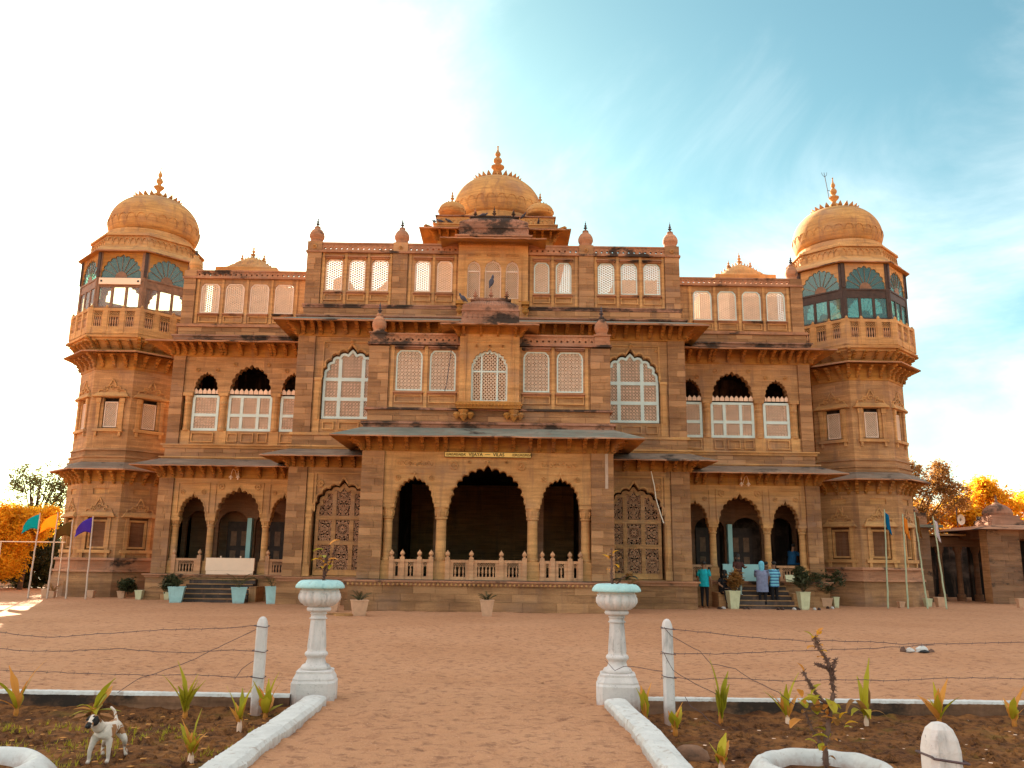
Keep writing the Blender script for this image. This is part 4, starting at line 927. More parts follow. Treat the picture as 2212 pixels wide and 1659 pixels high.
# rooftop structures seen through the screens and behind them
def rooftop():
    mb = MB()
    mb.panel([[(-6.9, 10.6), (-6.05, 10.6), (-6.05, 13.0), (-6.25, 13.4), (-6.5, 13.5), (-6.9, 13.3)]], 34.4, 36.0)
    mb.panel([[(-5.2, 10.6), (-4.05, 10.6), (-4.05, 13.2), (-4.6, 13.6), (-5.2, 13.0)]], 35.0, 38.0); mb.box(-2.2, -1.4, 33.6, 36, 10.6, 13.9); mb.build('rooftop_cabin', M_GOLD, PAL)
    mb = MB(); mb.box(1.5, 2.75, 33.8, 36, 10.6, 13.9); mb.panel([[(4.7, 10.6), (7.0, 10.6), (7.0, 13.5), (5.2, 13.5), (4.9, 12.9), (4.6, 12.8)]], 34.4, 36.5); mb.build('rooftop_cabin', M_CARVE, PAL)
    mb = MB(); mb.box(-12.3, -8.0, 35.2, 37.5, 10.2, 13.2); mb.build('rooftop_cabin', M_CARVE, PAL)
    mb = MB(); mb.box(9.0, 11.6, 35.2, 37.5, 10.2, 13.2); mb.panel([[(11.7, 10.2), (12.6, 10.2), (12.6, 12.9)]], 36, 37); mb.panel([[(8.0, 10.2), (9.0, 10.2), (9.0, 12.2), (8.3, 12.0)]], 35.5, 37); mb.build('rooftop_cabin', M_CARVE, PAL)
    mb = MB(); mb.box(12.9, 19.6, 42.5, 52, 0, 6.2); mb.build('unseen_sun_block', M_STONE, PAL)  # unseen box added to stop low sun reaching the ground right of the tower
    for s in (-1, 1):
        cx, cy, z = s*12.3, 40.5, 15.35
        mb = MB(); mb.box(cx-1.5, cx+1.5, cy-1.2, cy+1.2, 10.2, z+.25); mb.build('rooftop_cabin', M_CARVE, PAL)
        mb = MB(); vs = []; fs = []; n = 24; m_ = 8
        for i in range(n+1):
            u = i/n*2-1
            for j in range(m_+1):
                v = j/m_*2-1; top = (1-abs(u)**2.2)*.55+(1-abs(u))*.35; zz = z+.25+(top)*(1-abs(v)**2.4); fl = .03*(i % 2)
                vs.append((cx+u*1.3, cy+v*1.2, zz-fl))
        for i in range(n):
            for j in range(m_): q = i*(m_+1)+j; fs.append((q, q+m_+1, q+m_+2, q+1))
        mb.add(vs, fs); o = mb.build('chhatri_roof', M_CARVE, PAL)
        pb = MB()
        for i in range(18):
            u = (i+.5)/18*2-1; zz = z+.28+(1-abs(u)**2.2)*.55+(1-abs(u))*.35; pb.add([(cx+u*1.3-.03, cy-.35, zz-.06), (cx+u*1.3+.05, cy-.35, zz-.06), (cx+u*1.3+.05*(1 if u > 0 else -1), cy-.35, zz+.09), (cx+u*1.3, cy-.15, zz-.06)], [(0,1,2),(1,3,2),(3,0,2)])
        pb.build('petal_ring', M_CARVE, o)
        for dx, h, zz in ((-.55, .62, .72), (0, .72, 1.05), (.55, .62, .72)):
            f = MB(); onion_finial(f, (cx+dx, cy-.2, z+zz), h, .14, 8); f.build('finial', M_CARVE, o)
rooftop()

# ---------------- octagonal corner towers
def tower(s):
    TX, TY = s*16.0, 36.8
    def octo(ap): 
        h = ap*math.tan(PI/8); return [(-h, -ap), (h, -ap), (ap, -h), (ap, h), (h, ap), (-h, ap), (-ap, h), (-ap, -h)]
    def oprism(mb, ap0, z0, ap1, z1, cap=True):
        a, b = octo(ap0), octo(ap1); n = 8
        mb.add([(TX+x, TY+y, z0) for x, y in a]+[(TX+x, TY+y, z1) for x, y in b], [(i, (i+1) % n, n+(i+1) % n, n+i) for i in range(n)]+([tuple(reversed(range(n))), tuple(range(n, 2*n))] if cap else []))
    def F(k):
        """transform for face k (0 faces the front): local x along the face, y outward distance negative = out"""
        a = k*PI/4; c, s_ = math.cos(a), math.sin(a)
        return lambda x, y, z: (TX+x*c-y*s_, TY+x*s_+y*c, z)
    AP = 2.0; fw = AP*math.tan(PI/8)
    # stepped base
    mb = MB(); oprism(mb, 2.32, 0, 2.28, .62); oprism(mb, 2.22, .62, 2.16, .98); o = mb.build('plinth', M_BLOCK, PAL)
    mb = MB(); oprism(mb, 2.25, .98, 2.22, 1.06); oprism(mb, 2.13, 1.06, 2.10, 1.44); oprism(mb, 2.20, 1.44, 2.16, 1.54); mb.build('cornice', M_DARK, PAL)
    for k in range(8):
        front = k in (0, 1, 7, 2, 6)
        T = F(k)
        # storey walls with a recess for each window
        mb = MB(T)
        r0 = rect(-.52, .52, 1.85, 3.15); r1 = rect(-.43, .43, 6.84, 8.12)
        mb.panel([rect(-fw, fw, 1.54, 4.62), r0[::-1], rect(-.33, .33, 4.10, 4.33)[::-1]], -AP, -AP+.16)
        o = mb.build('wall', M_STONE, PAL)
        if front:
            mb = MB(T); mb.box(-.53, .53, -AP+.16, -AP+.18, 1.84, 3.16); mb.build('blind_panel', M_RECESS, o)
            mb = MB(T); mb.box(-.35, .35, -AP+.05, -AP+.1, 4.09, 4.34); mb.build('blind_panel', M_CARVE, o)
            mb = MB(T); mb.ring(rect(-.38, .38, 1.9, 3.06), inset(rect(-.38, .38, 1.9, 3.06), .08), -AP+.05, -AP+.16)
            for q in (-.47, .47): mb.box(q-.07, q+.07, -AP-.05, -AP+.04, 1.85, 3.15)
            mb.box(-.66, .66, -AP-.12, -AP, 1.72, 1.85)
            for q in (-.5, .5): mb.box(q-.06, q+.06, -AP-.09, -AP, 1.5, 1.72)
            mb.build('window_surround', M_CARVE, o)
            mb = MB(T); hood_oct(mb, -AP, 3.17, .74); mb.build('window_hood', M_CARVE, o)
        mb = MB(T); mb.panel([rect(-fw, fw, 5.98, 9.32), r1[::-1]], -AP, -AP+.16); o = mb.build('wall', M_STONE, PAL)
        if front:
            mb = MB(T); mb.box(-.44, .44, -AP+.2, -AP+.22, 6.8, 8.14); mb.build('window_back', M_ROOMDARK, o)
            r = rect(-.27, .27, 6.88, 7.96); mb = MB(T); mb.ring(r, inset(r, .035), -AP+.06, -AP+.12); 
            mb.build('window_frame', M_PINKF, o)
            lb = MB(T); lattice(lb, r, (PI/4, 3*PI/4), .052, .018, -AP+.08, -AP+.1); lb.build('lattice', M_JALI2, o)
            mb = MB(T)
            for q in (-.40, .40): mb.box(q-.09, q+.09, -AP+.02, -AP+.16, 6.86, 8.1); mb.lathe_T = None
            for q in (-.5, .5): mb.box(q-.07, q+.07, -AP-.06, -AP, 6.8, 7.9); mb.box(q-.1, q+.1, -AP-.09, -AP, 7.9, 8.1)
            mb.box(-.62, .62, -AP-.13, -AP, 6.68, 6.8)
            for q in (-.5, .5): mb.box(q-.05, q+.05, -AP-.09, -AP, 6.5, 6.68)
            mb.build('window_surround', M_CARVE, o)
            mb = MB(T); hood_oct(mb, -AP, 8.14, .78, True); mb.build('window_hood', M_CARVE, o)
    mb = MB(); oprism(mb, 1.8, 1.5, 1.8, 4.7); oprism(mb, 1.78, 5.9, 1.78, 9.3); mb.build('core', M_ROOMDARK, PAL)
    mb = MB(); oprism(mb, 2.03, 4.62, 2.03, 5.1); mb.build('frieze', M_GOLD, PAL); mb = MB(); oprism(mb, 2.03, 9.32, 2.03, 10.05); mb.build('frieze', M_GOLD, PAL)
    for ring_z, me in ((4.56, BR_C), (9.46, BR_C)):
        for k in (0, 1, 7) + ((6,) if s < 0 else (2,)):
            a = k*PI/4; T = F(k)
            for q in (-.5, .0, .5): x, y, z = T(q, -2.03, ring_z); bracket(x, y, z, me, a, .72)
            q = T(fw*1.02, -2.03, ring_z); bracket(q[0], q[1], q[2], me, a+PI/8, .8)
    def octeave(ap_w, ap_l, zt, zl, zu, th=.05, top=M_SLATE):
        mb = MB(); a, b = octo(ap_l), octo(ap_w); n = 8; P = lambda L_, z: [(TX+x, TY+y, z) for x, y in L_]
        q = [(i, (i+1) % n, n+(i+1) % n, n+i) for i in range(n)]
        mb.cur = 0; mb.add(P(a, zl+th)+P(b, zt), q); mb.cur = 1; mb.add(P(a, zl)+P(b, zu), q); mb.cur = 2; mb.add(P(a, zl)+P(a, zl+th), q)
        return mb.build('eave', [top, M_GOLD, M_DARK], PAL)
    octeave(2.03, 2.72, 5.46, 5.03, 5.22, top=M_SLATEB)
    mb = MB()
    for a0, z0, a1, z1 in ((2.14, 5.34, 2.14, 5.46), (2.08, 5.46, 2.06, 5.60), (2.12, 5.60, 2.12, 5.68), (2.04, 5.68, 2.03, 5.90), (2.09, 5.90, 2.05, 5.98)): oprism(mb, a0, z0, a1, z1)
    mb.build('cornice', M_BLOCK, PAL)
    octeave(2.03, 2.72, 10.22, 9.95, 10.12, top=M_GOLD)
    # corbelled cup below the balcony
    mb = MB()
    for a0, z0, a1, z1 in ((2.0, 10.1, 2.15, 10.24), (2.12, 10.24, 2.42, 10.5), (2.50, 10.5, 2.52, 10.6), (2.64, 10.6, 2.66, 10.68), (2.58, 10.68, 2.58, 10.76)): oprism(mb, a0, z0, a1, z1)
    mb.build('balcony_base', M_CARVE, PAL)
    for k in (0, 1, 7) + ((6,) if s < 0 else (2,)):
        a = k*PI/4; T = F(k); 
        for q in (-.7, -.25, .25, .7):
            x, y, z = T(q, -2.1, 10.14); bracket(x, y, z, BR_A, a, .85)
        q = T(1.0, -2.2, 10.12); bracket(q[0], q[1], q[2], BR_C, a+PI/8, .8)
    # balcony balustrade, glazed room, roof
    hb = 2.55*math.tan(PI/8)
    AR = 2.4; hr = AR*math.tan(PI/8)
    for k in range(8):
        T = F(k)
        if k in (0, 1, 7) or (k in (2, 6)):
            mb = MB(T); y = -2.55; z0 = 10.76; h = 1.1
            mb.box(-hb, hb, y-.05, y+.05, z0, z0+.30); mb.box(-hb, hb, y-.06, y+.06, z0+h-.12, z0+h)
            for q in (-hb+.06, -.36, .36, hb-.06): mb.box(q-.09, q+.09, y-.065, y+.065, z0, z0+h+.02)
            for a_, b_ in ((-hb+.15, -.45), (-.27, .27), (.45, hb-.15)):
                mb.box(a_, a_+.06, y-.04, y+.04, z0+.3, z0+h-.12); mb.box(b_-.06, b_, y-.04, y+.04, z0+.3, z0+h-.12)
                lattice(mb, rect(a_+.06, b_-.06, z0+h-.34, z0+h-.12), (PI/4, 3*PI/4), .07, .02, y-.02, y+.02); mb.box(a_+.06, b_-.06, y-.03, y+.03, z0+h-.36, z0+h-.33)
            o = mb.build('balcony_railing', M_CARVE, PAL)
            for a_, b_ in ((-hb+.15, -.45), (-.27, .27), (.45, hb-.15)):
                for i in range(4):
                    xx = a_+.06+(i+.5)*(b_-a_-.12)/4; inst(BAL_ME, 'baluster', o, T(xx, y, z0+.3), 0, (1, 1, 1.1))
            for q in (-hb+.06, -.36, .36): 
                mb = MB(); p = T(q, y, z0+h+.02); mb.lathe([(.05,0),(.07,.04),(.05,.09),(.01,.14)], p, 8); mb.build('knob', M_CARVE, o)
        # glazing of the room
        y = -AR; mb = MB(T)
        for q in (-hr+.05, hr-.05): mb.box(q-.09, q+.09, y-.02, y+.1, 10.76, 14.42)
        mb.box(-hr+.14, hr-.14, y, y+.08, 12.86, 13.24); mb.box(-hr+.14, hr-.14, y-.03, y+.03, 13.20, 13.27)
        mb.box(-hr+.14, hr-.14, y-.02, y+.06, 11.8, 11.98)
        for q in (-.30, .30): mb.box(q-.055, q+.055, y-.0, y+.07, 11.98, 12.86)
        mb.box(-hr+.14, hr-.14, y+.01, y+.07, 10.76, 11.8)
        mb.build('room_frame', M_TEAK if s < 0 else M_WOODD, PAL)
        if s < 0 and k == 0:
            mb = MB(T); mb.box(-hr+.12, hr-.10, y-.09, y-.03, 12.96, 13.24); pn = mb.build('white_tube_light', M_BEIGE, PAL)
            for q in (-hr+.22, hr-.2):
                mb = MB(T); mb.box(q-.04, q+.04, y-.10, y-.09, 13.06, 13.14); mb.build('fixing', M_BLACK, pn)
        for a_, b_ in ((-hr+.14, -.355), (-.245, .245), (.355, hr-.14)):
            mb = MB(T); mb.box(a_, b_, y+.03, y+.045, 11.98, 12.86); mb.build('window_pane', M_PANE if s < 0 else M_TEAL, PAL)
        # arched head: wall with cusped opening, sunburst glass
        c = cusp(-hr+.145, hr-.145, 13.36, .93, 11, .04); lp = [(-hr+.14, 14.42), (-hr+.14, 13.27), (-hr+.145, 13.27)]+c+[(hr-.145, 13.27), (hr-.14, 13.27), (hr-.14, 14.42)]
        mb = MB(T); mb.panel([lp], y, y+.07); mb.build('arched_wall', M_GOLD if s < 0 else M_CARVE, PAL)
        if s < 0 and k in (3, 4, 5): continue
        mb = MB(T); mb.box(-hr+.145, hr-.145, y+.035, y+.05, 13.26, 14.4); g = mb.build('sunburst_glass', M_TEAL, PAL)
        mb = MB(T); pts = [(.26*math.cos(PI*i/12), 13.27+.30*math.sin(PI*i/12)) for i in range(13)]; mb.panel([pts], y+.015, y+.03)
        for i in range(1, 8):
            a = PI*i/8; mb.xz_bar((.27*math.cos(a), 13.27+.31*math.sin(a)), ((hr-.15)*math.cos(a)*.98, 13.30+.98*math.sin(a)), .016, y+.012, y+.034)
        mb.build('sunburst_rib', M_TEAK, g)
        mb = MB(T)
        for q in (-hr+.02,): mb.box(q-.06, q+.06, y-.07, y+.0, 13.3, 14.40)
        mb.build('corner_post', M_WOODD, PAL)
    mb = MB(); oprism(mb, 2.3, 10.76, 2.3, 10.80); mb.build('floor_slab', M_STONE, PAL)
    octeave(2.36, 2.62, 14.72, 14.42, 14.44, .05, M_CARVE)
    mb = MB(); oprism(mb, 2.35, 14.43, 2.2, 14.47); mb.build('ceiling', M_INNER, PAL)
    mb = MB()
    for a0, z0, a1, z1 in ((2.36, 14.66, 2.34, 14.78), (2.20, 14.78, 2.16, 15.28), (2.26, 15.28, 2.24, 15.38), (2.1, 15.38, 2.05, 15.5)): oprism(mb, a0, z0, a1, z1)
    mb.lathe([(2.02, 15.46), (2.02, 15.56), (1.9, 15.6), (1.88, 15.8)], (TX, TY, 0), 40)
    o = mb.build('dome_drum', M_CARVE, PAL)
    mb = MB()
    for k in range(8):
        T = F(k)
        for i in range(7):
            x = (i-3)*.25; b = MB(T); r = .105
            pts = [(x+r*math.cos(PI*t/6), 15.02+.17*math.sin(PI*t/6)) for t in range(7)]
            for p, q in zip(pts, pts[1:]): b.xz_bar(p, q, .026, -2.22, -2.17)
            b.box(x+.125-.012, x+.125+.012, -2.22, -2.17, 14.9, 15.0); mb.v, n0 = mb.v, len(mb.v); mb.f += [tuple(i_+n0 for i_ in f) for f in b.f]; mb.v += b.v; mb.mi += b.mi
    mb.build('petal_band', M_CARVE, o)
    great_dome(TX+(.15 if s < 0 else -.1), TY, 16.35, 1.98, 1.55, M_DOME, 1.45, pet=22, finr=.24)
def hood_oct(mb, y, z, w_, crest=False):
    n = 10; prof = [(0, 0), (-.16, -.0), (-.17, .03), (-.12, .10), (-.05, .20), (0, .22)]
    vs = []; fs = []
    for x in (-w_, w_):
        for a, b in prof: vs.append((x*(1-.25*(b/.22)), y+a, z+b))
    m_ = len(prof)
    for i in range(m_-1): fs.append((i, i+1, m_+i+1, m_+i))
    fs += [tuple(range(m_)), tuple(range(m_, 2*m_))]; mb.add(vs, fs)
    pts = [(-.55, .22), (-.5, .40), (-.34, .42), (-.30, .58), (-.16, .56), (-.10, .74), (0, .98), (.10, .74), (.16, .56), (.30, .58), (.34, .42), (.5, .40), (.55, .22)]
    for p, q in zip(pts, pts[1:]): mb.xz_bar((p[0]*w_/.74, z+p[1]*.8), (q[0]*w_/.74, z+q[1]*.8), .05, y-.05, y)
    for cx, cz, r in ((0, .5, .13), (-.27, .36, .10), (.27, .36, .10)):
        pp = [(cx+r*(1-t/12)*math.cos(t*.8), z+cz*.85+r*(1-t/12)*math.sin(t*.8)) for t in range(11)]
        for p, q in zip(pp, pp[1:]): mb.xz_bar(p, q, .04, y-.045, y)
for s in (-1, 1): tower(s)

# ================================================================ GROUND AND BEDS
def frange(a, b, s): 
    n = max(1, round((b-a)/s)); return [a+(b-a)*i/n for i in range(n)]
def in_bed(x, y): return (x < -1.62 or x > 1.93) and 2 < y < 10.22 and -9 < x < 9.5
def ground():
    xs = [-500, -200, -80, -40, -25]+frange(-16, -6.5, .5)+frange(-6.5, 8.5, .055)+frange(8.5, 20, .5)+[20, 30, 50, 100, 250, 500]
    ys = [-500, -200, -60, -20, -5, 0, 2]+frange(4, 6, .2)+frange(6, 14.5, .055)+frange(14.5, 22, .15)+frange(22, 45, .8)+[45, 60, 100, 200, 600]
    nx, ny = len(xs), len(ys); vs = []; nf = noise.noise
    for y in ys:
        for x in xs:
            z = 0
            if -17 < x < 21 and 3 < y < 32:
                z = .022*nf((x*.9, y*.9, 0))+.016*nf((x*3.1, y*3.6, 3))
                if y < 22: z += .024*nf((x*7, y*9, 5)); d = nf((x*4.6+9, y*5.2, 8)); z -= .07*max(0, d-.18)
            if in_bed(x, y): z = -.5
            vs.append((x, y, z))
    fs = [(j*nx+i, j*nx+i+1, (j+1)*nx+i+1, (j+1)*nx+i) for j in range(ny-1) for i in range(nx-1)]
    mb = MB(); mb.v = vs; mb.f = fs; mb.mi = [0]*len(fs); mb.build('ground', M_SAND, smooth=True, org=(0, 0, 0), kind='structure')
ground()
def soil(x0, x1, name):
    xs, ys = frange(x0, x1, .045)+[x1], frange(2.2, 10.15, .05)+[10.15]; nx, ny = len(xs), len(ys); vs = []; nf = noise.noise
    for y in ys:
        for x in xs:
            z = -.125+.035*nf((x*1.4, y*1.4, 11))+.034*nf((x*5, y*5, 2))+.022*nf((x*12, y*12, 7))
            if y > 9.75: z += (y-9.75)*.16
            vs.append((x, y, z))
    fs = [(j*nx+i, j*nx+i+1, (j+1)*nx+i+1, (j+1)*nx+i) for j in range(ny-1) for i in range(nx-1)]
    mb = MB(); mb.v = vs; mb.f = fs; mb.mi = [0]*len(fs); mb.build('garden_soil', M_SOIL, smooth=True, org=(0, 0, 0), kind='structure')
soil(-8.8, -1.62, 'l'); soil(1.93, 9.3, 'r')
def kerb(p, q, w, zt, zb, name, label, amp=.012, seg=.025):
    p, q = Vector(p), Vector(q); d = (q-p); l = d.length; d.normalize(); nrm = Vector((-d.y, d.x, 0)); n = int(l/seg)
    prof = [(-.5, zb, 1), (-.52, zt-.035, 1), (-.40, zt-.004, 0), (-.1, zt+.004, 0), (.2, zt+.0, 0), (.42, zt-.008, 0), (.52, zt-.04, 1), (.5, zb, 1)]; m_ = len(prof)
    vs = []; fs = []; mi = []
    for i in range(n+1):
        c = p+d*(l*i/n)
        for k, (u, z, _) in enumerate(prof):
            o = noise.noise((c.x*2+k*5, c.y*2, 1.7))*amp*1.1+noise.noise((c.x*26+k*5, c.y*26, 4))*amp*.7; o += -.012 if abs((c.y*1.3) % 1) < .035 else 0
            t = c+nrm*(u*w+o*(1 if k in (0, 1, 6, 7) else .3)); vs.append((t.x, t.y, z+o*.8))
    for i in range(n):
        for k in range(m_-1): fs.append((i*m_+k, i*m_+k+1, (i+1)*m_+k+1, (i+1)*m_+k)); mi.append(1 if k in (0, m_-2) else 0)
    fs += [tuple(range(m_)), tuple(n*m_+k for k in range(m_))]; mi += [1, 1]
    mb = MB(); mb.v = vs; mb.f = fs; mb.mi = mi; mb.build(name, [M_KERB, M_KERB if name == 'path_kerb' else M_KSIDE], label=label, kind='structure')
kerb((-1.52, 2.0, 0), (-1.50, 9.98, 0), .26, .10, -.2, 'path_kerb', 'whitewashed kerb along the left side of the sandy path', .016)
kerb((1.92, 2.0, 0), (1.95, 8.3, 0), .25, .10, -.2, 'path_kerb', 'whitewashed kerb along the right side of the sandy path', .02)
kerb((1.95, 8.3, 0), (1.88, 10.0, 0), .25, .10, -.2, 'path_kerb', 'far stretch of whitewashed kerb ending at the right urn pedestal', .02)
kerb((-9.2, 10.3, 0), (-1.82, 10.16, 0), .12, .085, -.3, 'bed_kerb', 'thin white-topped kerb behind the left flower bed', .008)
kerb((2.18, 10.22, 0), (9.8, 10.30, 0), .12, .085, -.3, 'bed_kerb', 'thin white-topped kerb behind the right flower bed', .008)

# pebbles, clods and dry litter nobody could count
def litter(n, reg, zf, size, mat, name, flat=.6):
    mb = MB()
    for _ in range(n):
        x, y = R.uniform(*reg[:2]), R.uniform(*reg[2:4]); r = R.uniform(*size); a = R.uniform(0, 6.3); z = zf(x, y); c, s = math.cos(a), math.sin(a)
        if zf(x, y) is None: continue
        pts = [(1, 0, 0), (0, .8, 0), (-.9, .1, 0), (.1, -.85, 0), (.1, .1, flat)]
        mb.add([(x+r*(u*c-v*s), y+r*(u*s+v*c), z+r*w_) for u, v, w_ in pts], [(0,1,4),(1,2,4),(2,3,4),(3,0,4)])
    o = mb.build(name, mat, kind='stuff'); return o
litter(1500, (-1.3, 1.75, 6, 11), lambda x, y: -.01, (.006, .018), M_SAND, 'pebbles')
litter(900, (-6.5, 8, 11, 24), lambda x, y: -.01, (.01, .035), M_SAND, 'pebbles')
litter(2600, (-6.5, -1.7, 6, 10.1), lambda x, y: -.13, (.01, .045), M_SOIL, 'soil_clods', .9)
litter(2600, (2.1, 7.5, 5, 10.1), lambda x, y: -.13, (.01, .045), M_SOIL, 'soil_clods', .9)
litter(160, (-6, -1.8, 6.4, 10), lambda x, y: -.085, (.012, .04), M_LORAN, 'dry_leaves', .15); litter(70, (2.2, 7, 6.4, 10), lambda x, y: -.085, (.01, .03), M_JALI, 'dry_leaves', .15)
def tufts(n, reg, mat, name):
    mb = MB()
    for _ in range(n):
        x, y = R.uniform(*reg[:2]), R.uniform(*reg[2:])
        if noise.noise((x*1.1, y*1.3, 6)) < .05: continue
        for k in range(6):
            a = R.uniform(0, 6.3); h = R.uniform(.02, .07); r = R.uniform(.01, .05); c, s = math.cos(a), math.sin(a)
            mb.add([(x-s*.004, y+c*.004, -.13), (x+s*.004, y-c*.004, -.13), (x+c*r, y+s*r, -.13+h)], [(0, 1, 2)])
    mb.build(name, mat, kind='stuff')
tufts(1500, (-6, -1.9, 6.4, 9.6), M_LYOUNG, 'weeds')

def crown_mesh(cent, nclump, per, leaf, rad, squash=.8, up=False):
    """leaf faces gathered in clumps spread through overlapping ellipsoids (x,y,z,rx,ry,rz)"""
    mb = MB(); vs = mb.v; fs = mb.f
    for _ in range(nclump):
        cx, cy, cz, rx, ry, rz = cent[R.randrange(len(cent))]
        while True:
            u, v, w_ = R.uniform(-1, 1), R.uniform(-1, 1), R.uniform(-1, 1); d = u*u+v*v+w_*w_
            if .15 < d < 1: break
        px, py, pz = cx+u*rx, cy+v*ry, cz+w_*rz; cr_ = rad*R.uniform(.5, 1.2)
        for _ in range(per):
            a, b = R.gauss(0, .5), R.gauss(0, .5); c = R.gauss(0, .5*squash)*(1.5 if up else 1); x, y, z = px+a*cr_, py+b*cr_, pz+c*cr_
            d1 = Vector((R.gauss(0, 1), R.gauss(0, 1), R.gauss(0, .7))).normalized()*leaf*R.uniform(.6, 1.4); d2 = Vector((R.gauss(0, 1), R.gauss(0, 1), R.gauss(0, 1))).normalized()*leaf*.38
            k = len(vs); vs += [(x-d1.x, y-d1.y, z-d1.z), (x+d2.x, y+d2.y, z+d2.z), (x+d1.x, y+d1.y, z+d1.z), (x-d2.x, y-d2.y, z-d2.z)]; fs.append((k, k+1, k+2, k+3)); mb.mi.append(0)
    return mb
# ================================================================ URN PEDESTALS
def lathe_fn(mb, prof, c, n, fn):
    vs = []; fs = []
    for j, (r, z) in enumerate(prof):
        for i in range(n): a = 2*PI*i/n; rr, dz = fn(a, r, j); vs.append((c[0]+rr*math.cos(a), c[1]+rr*math.sin(a), c[2]+z+dz))
    for j in range(len(prof)-1):
        for i in range(n): k = (i+1) % n; fs.append((j*n+i, j*n+k, (j+1)*n+k, (j+1)*n+i))
    fs.append(tuple(reversed(range(n)))); mb.add(vs, fs)
def urn(x, y, label, rz):
    t = empty('urn_pedestal', (x, y, 0), rz, label=label, cat='urn pedestal', group='whitewashed urn pedestals beside the path')
    mb = MB(); q = lambda r, z: [(r*a, r*b, z) for a, b in ((-1,-.72),(-.72,-1),(.72,-1),(1,-.72),(1,.72),(.72,1),(-.72,1),(-1,.72))]
    lv = [(.25,-.12),(.25,.20),(.235,.225),(.235,.245),(.205,.30),(.205,.325),(.19,.335)]; vs = []
    for r, z in lv: vs += q(r, z)
    fs = [(j*8+i, j*8+(i+1)%8, (j+1)*8+(i+1)%8, (j+1)*8+i) for j in range(len(lv)-1) for i in range(8)]+[tuple(range((len(lv)-1)*8, len(lv)*8))]
    mb.add(vs, fs); mb.local('base_block', M_WHITE, t)
    mb = MB(); mb.lathe([(.165,.333),(.172,.36),(.155,.385),(.12,.40),(.105,.45),(.112,.475),(.132,.49),(.136,.51),(.125,.53),(.11,.54)], (0,0,0), 24, phase=.13); mb.local('foot_moulding', M_WHITE, t, smooth=True)
    mb = MB(); mb.lathe([(.118,.535),(.112,.56),(.094,.86),(.09,.90)], (0,0,0), 8, phase=PI/8)
    for k in range(8):
        a = k*PI/4; c, s = math.cos(a), math.sin(a); P = lambda u, o, z: (o*c-u*s, o*s+u*c, z)
        for u in (-.034, .027): mb.add([P(u, .108, .575), P(u+.007, .108, .575), P(u+.006, .088, .85), P(u+.001, .088, .85), P(u, .09, .575), P(u+.007, .09, .575), P(u+.006, .07, .85), P(u+.001, .07, .85)], [(0,1,2,3),(0,3,7,4),(1,5,6,2)])
    mb.local('shaft', M_WHITE, t)
    mb = MB(); mb.lathe([(.09,.90),(.104,.905),(.104,.915),(.09,.92),(.088,.955),(.098,.96),(.098,.972),(.088,.98),(.10,.985),(.135,.995),(.145,1.015),(.138,1.035),(.12,1.045)], (0,0,0), 28); mb.local('neck_rings', M_WHITE, t, smooth=True)
    mb = MB(); prof = [(.11,1.04),(.17,1.055),(.225,1.095),(.252,1.14),(.25,1.185),(.235,1.21),(.236,1.225),(.222,1.232),(.222,1.265)]
    lathe_fn(mb, prof, (0,0,0), 112, lambda a, r, j: (r*(1-(.10*(1-abs(math.sin(7*a))**.6) if 0 < j < 6 else 0)), 0)); mb.local('bowl', M_WHITE, t, smooth=True)
    mb = MB(); prof = [(.215,1.262),(.285,1.258),(.295,1.27),(.288,1.295),(.265,1.325),(.235,1.345),(.20,1.352),(.185,1.33),(.18,1.29)]
    lathe_fn(mb, prof, (0,0,0), 96, lambda a, r, j: (r*(1-(.05*(1-abs(math.sin(6*a+r*9))**.45) if 0 < j < 6 else 0)), -.014*(1-abs(math.sin(6*a+r*9))**.5) if 1 < j < 6 else 0)); mb.local('rim', M_RIM, t, smooth=True)
    mb = MB(); mb.lathe([(.18,1.28),(.17,1.31),(.05,1.325),(.01,1.33)], (0,0,0), 16); mb.local('soil', M_SOILIN, t)
urn(-1.60, 10.36, 'whitewashed stone urn pedestal at the left side of the path, with a leafy stem', .1)
urn(1.95, 10.36, 'whitewashed stone urn pedestal at the right side of the path, wire tied round its foot', -.1)

# ================================================================ POSTS AND WIRES
def post(x, y, h, w_, label):
    t = MB(); n = 8; e = w_/2; c = e*.62; lv = [(1, -.25), (1.0, h*.5), (.97, h-.10), (.86, h-.06), (.66, h-.025), (.36, h-.006), (.02, h)]
    vs = []
    for k, z in lv: vs += [(x+k*a, y+k*b, z) for a, b in ((-e,-c),(-c,-e),(c,-e),(e,-c),(e,c),(c,e),(-c,e),(-e,c))]
    t.add(vs, [(j*8+i, j*8+(i+1) % 8, (j+1)*8+(i+1) % 8, (j+1)*8+i) for j in range(len(lv)-1) for i in range(8)])
    o = t.build('fence_post', M_WHITE, label=label, cat='fence post', group='white concrete fence posts'); o.rotation_euler = (R.uniform(-.01, .01), R.uniform(-.015, .015), 0)
post(-2.15, 9.95, .95, .115, 'whitewashed concrete fence post behind the left bed near the urn')
post(2.44, 9.75, .99, .115, 'whitewashed concrete fence post at the back of the right bed')
post(2.25, 3.35, 1.03, .122, 'rounded white fence post close up at the bottom right, wire round it')
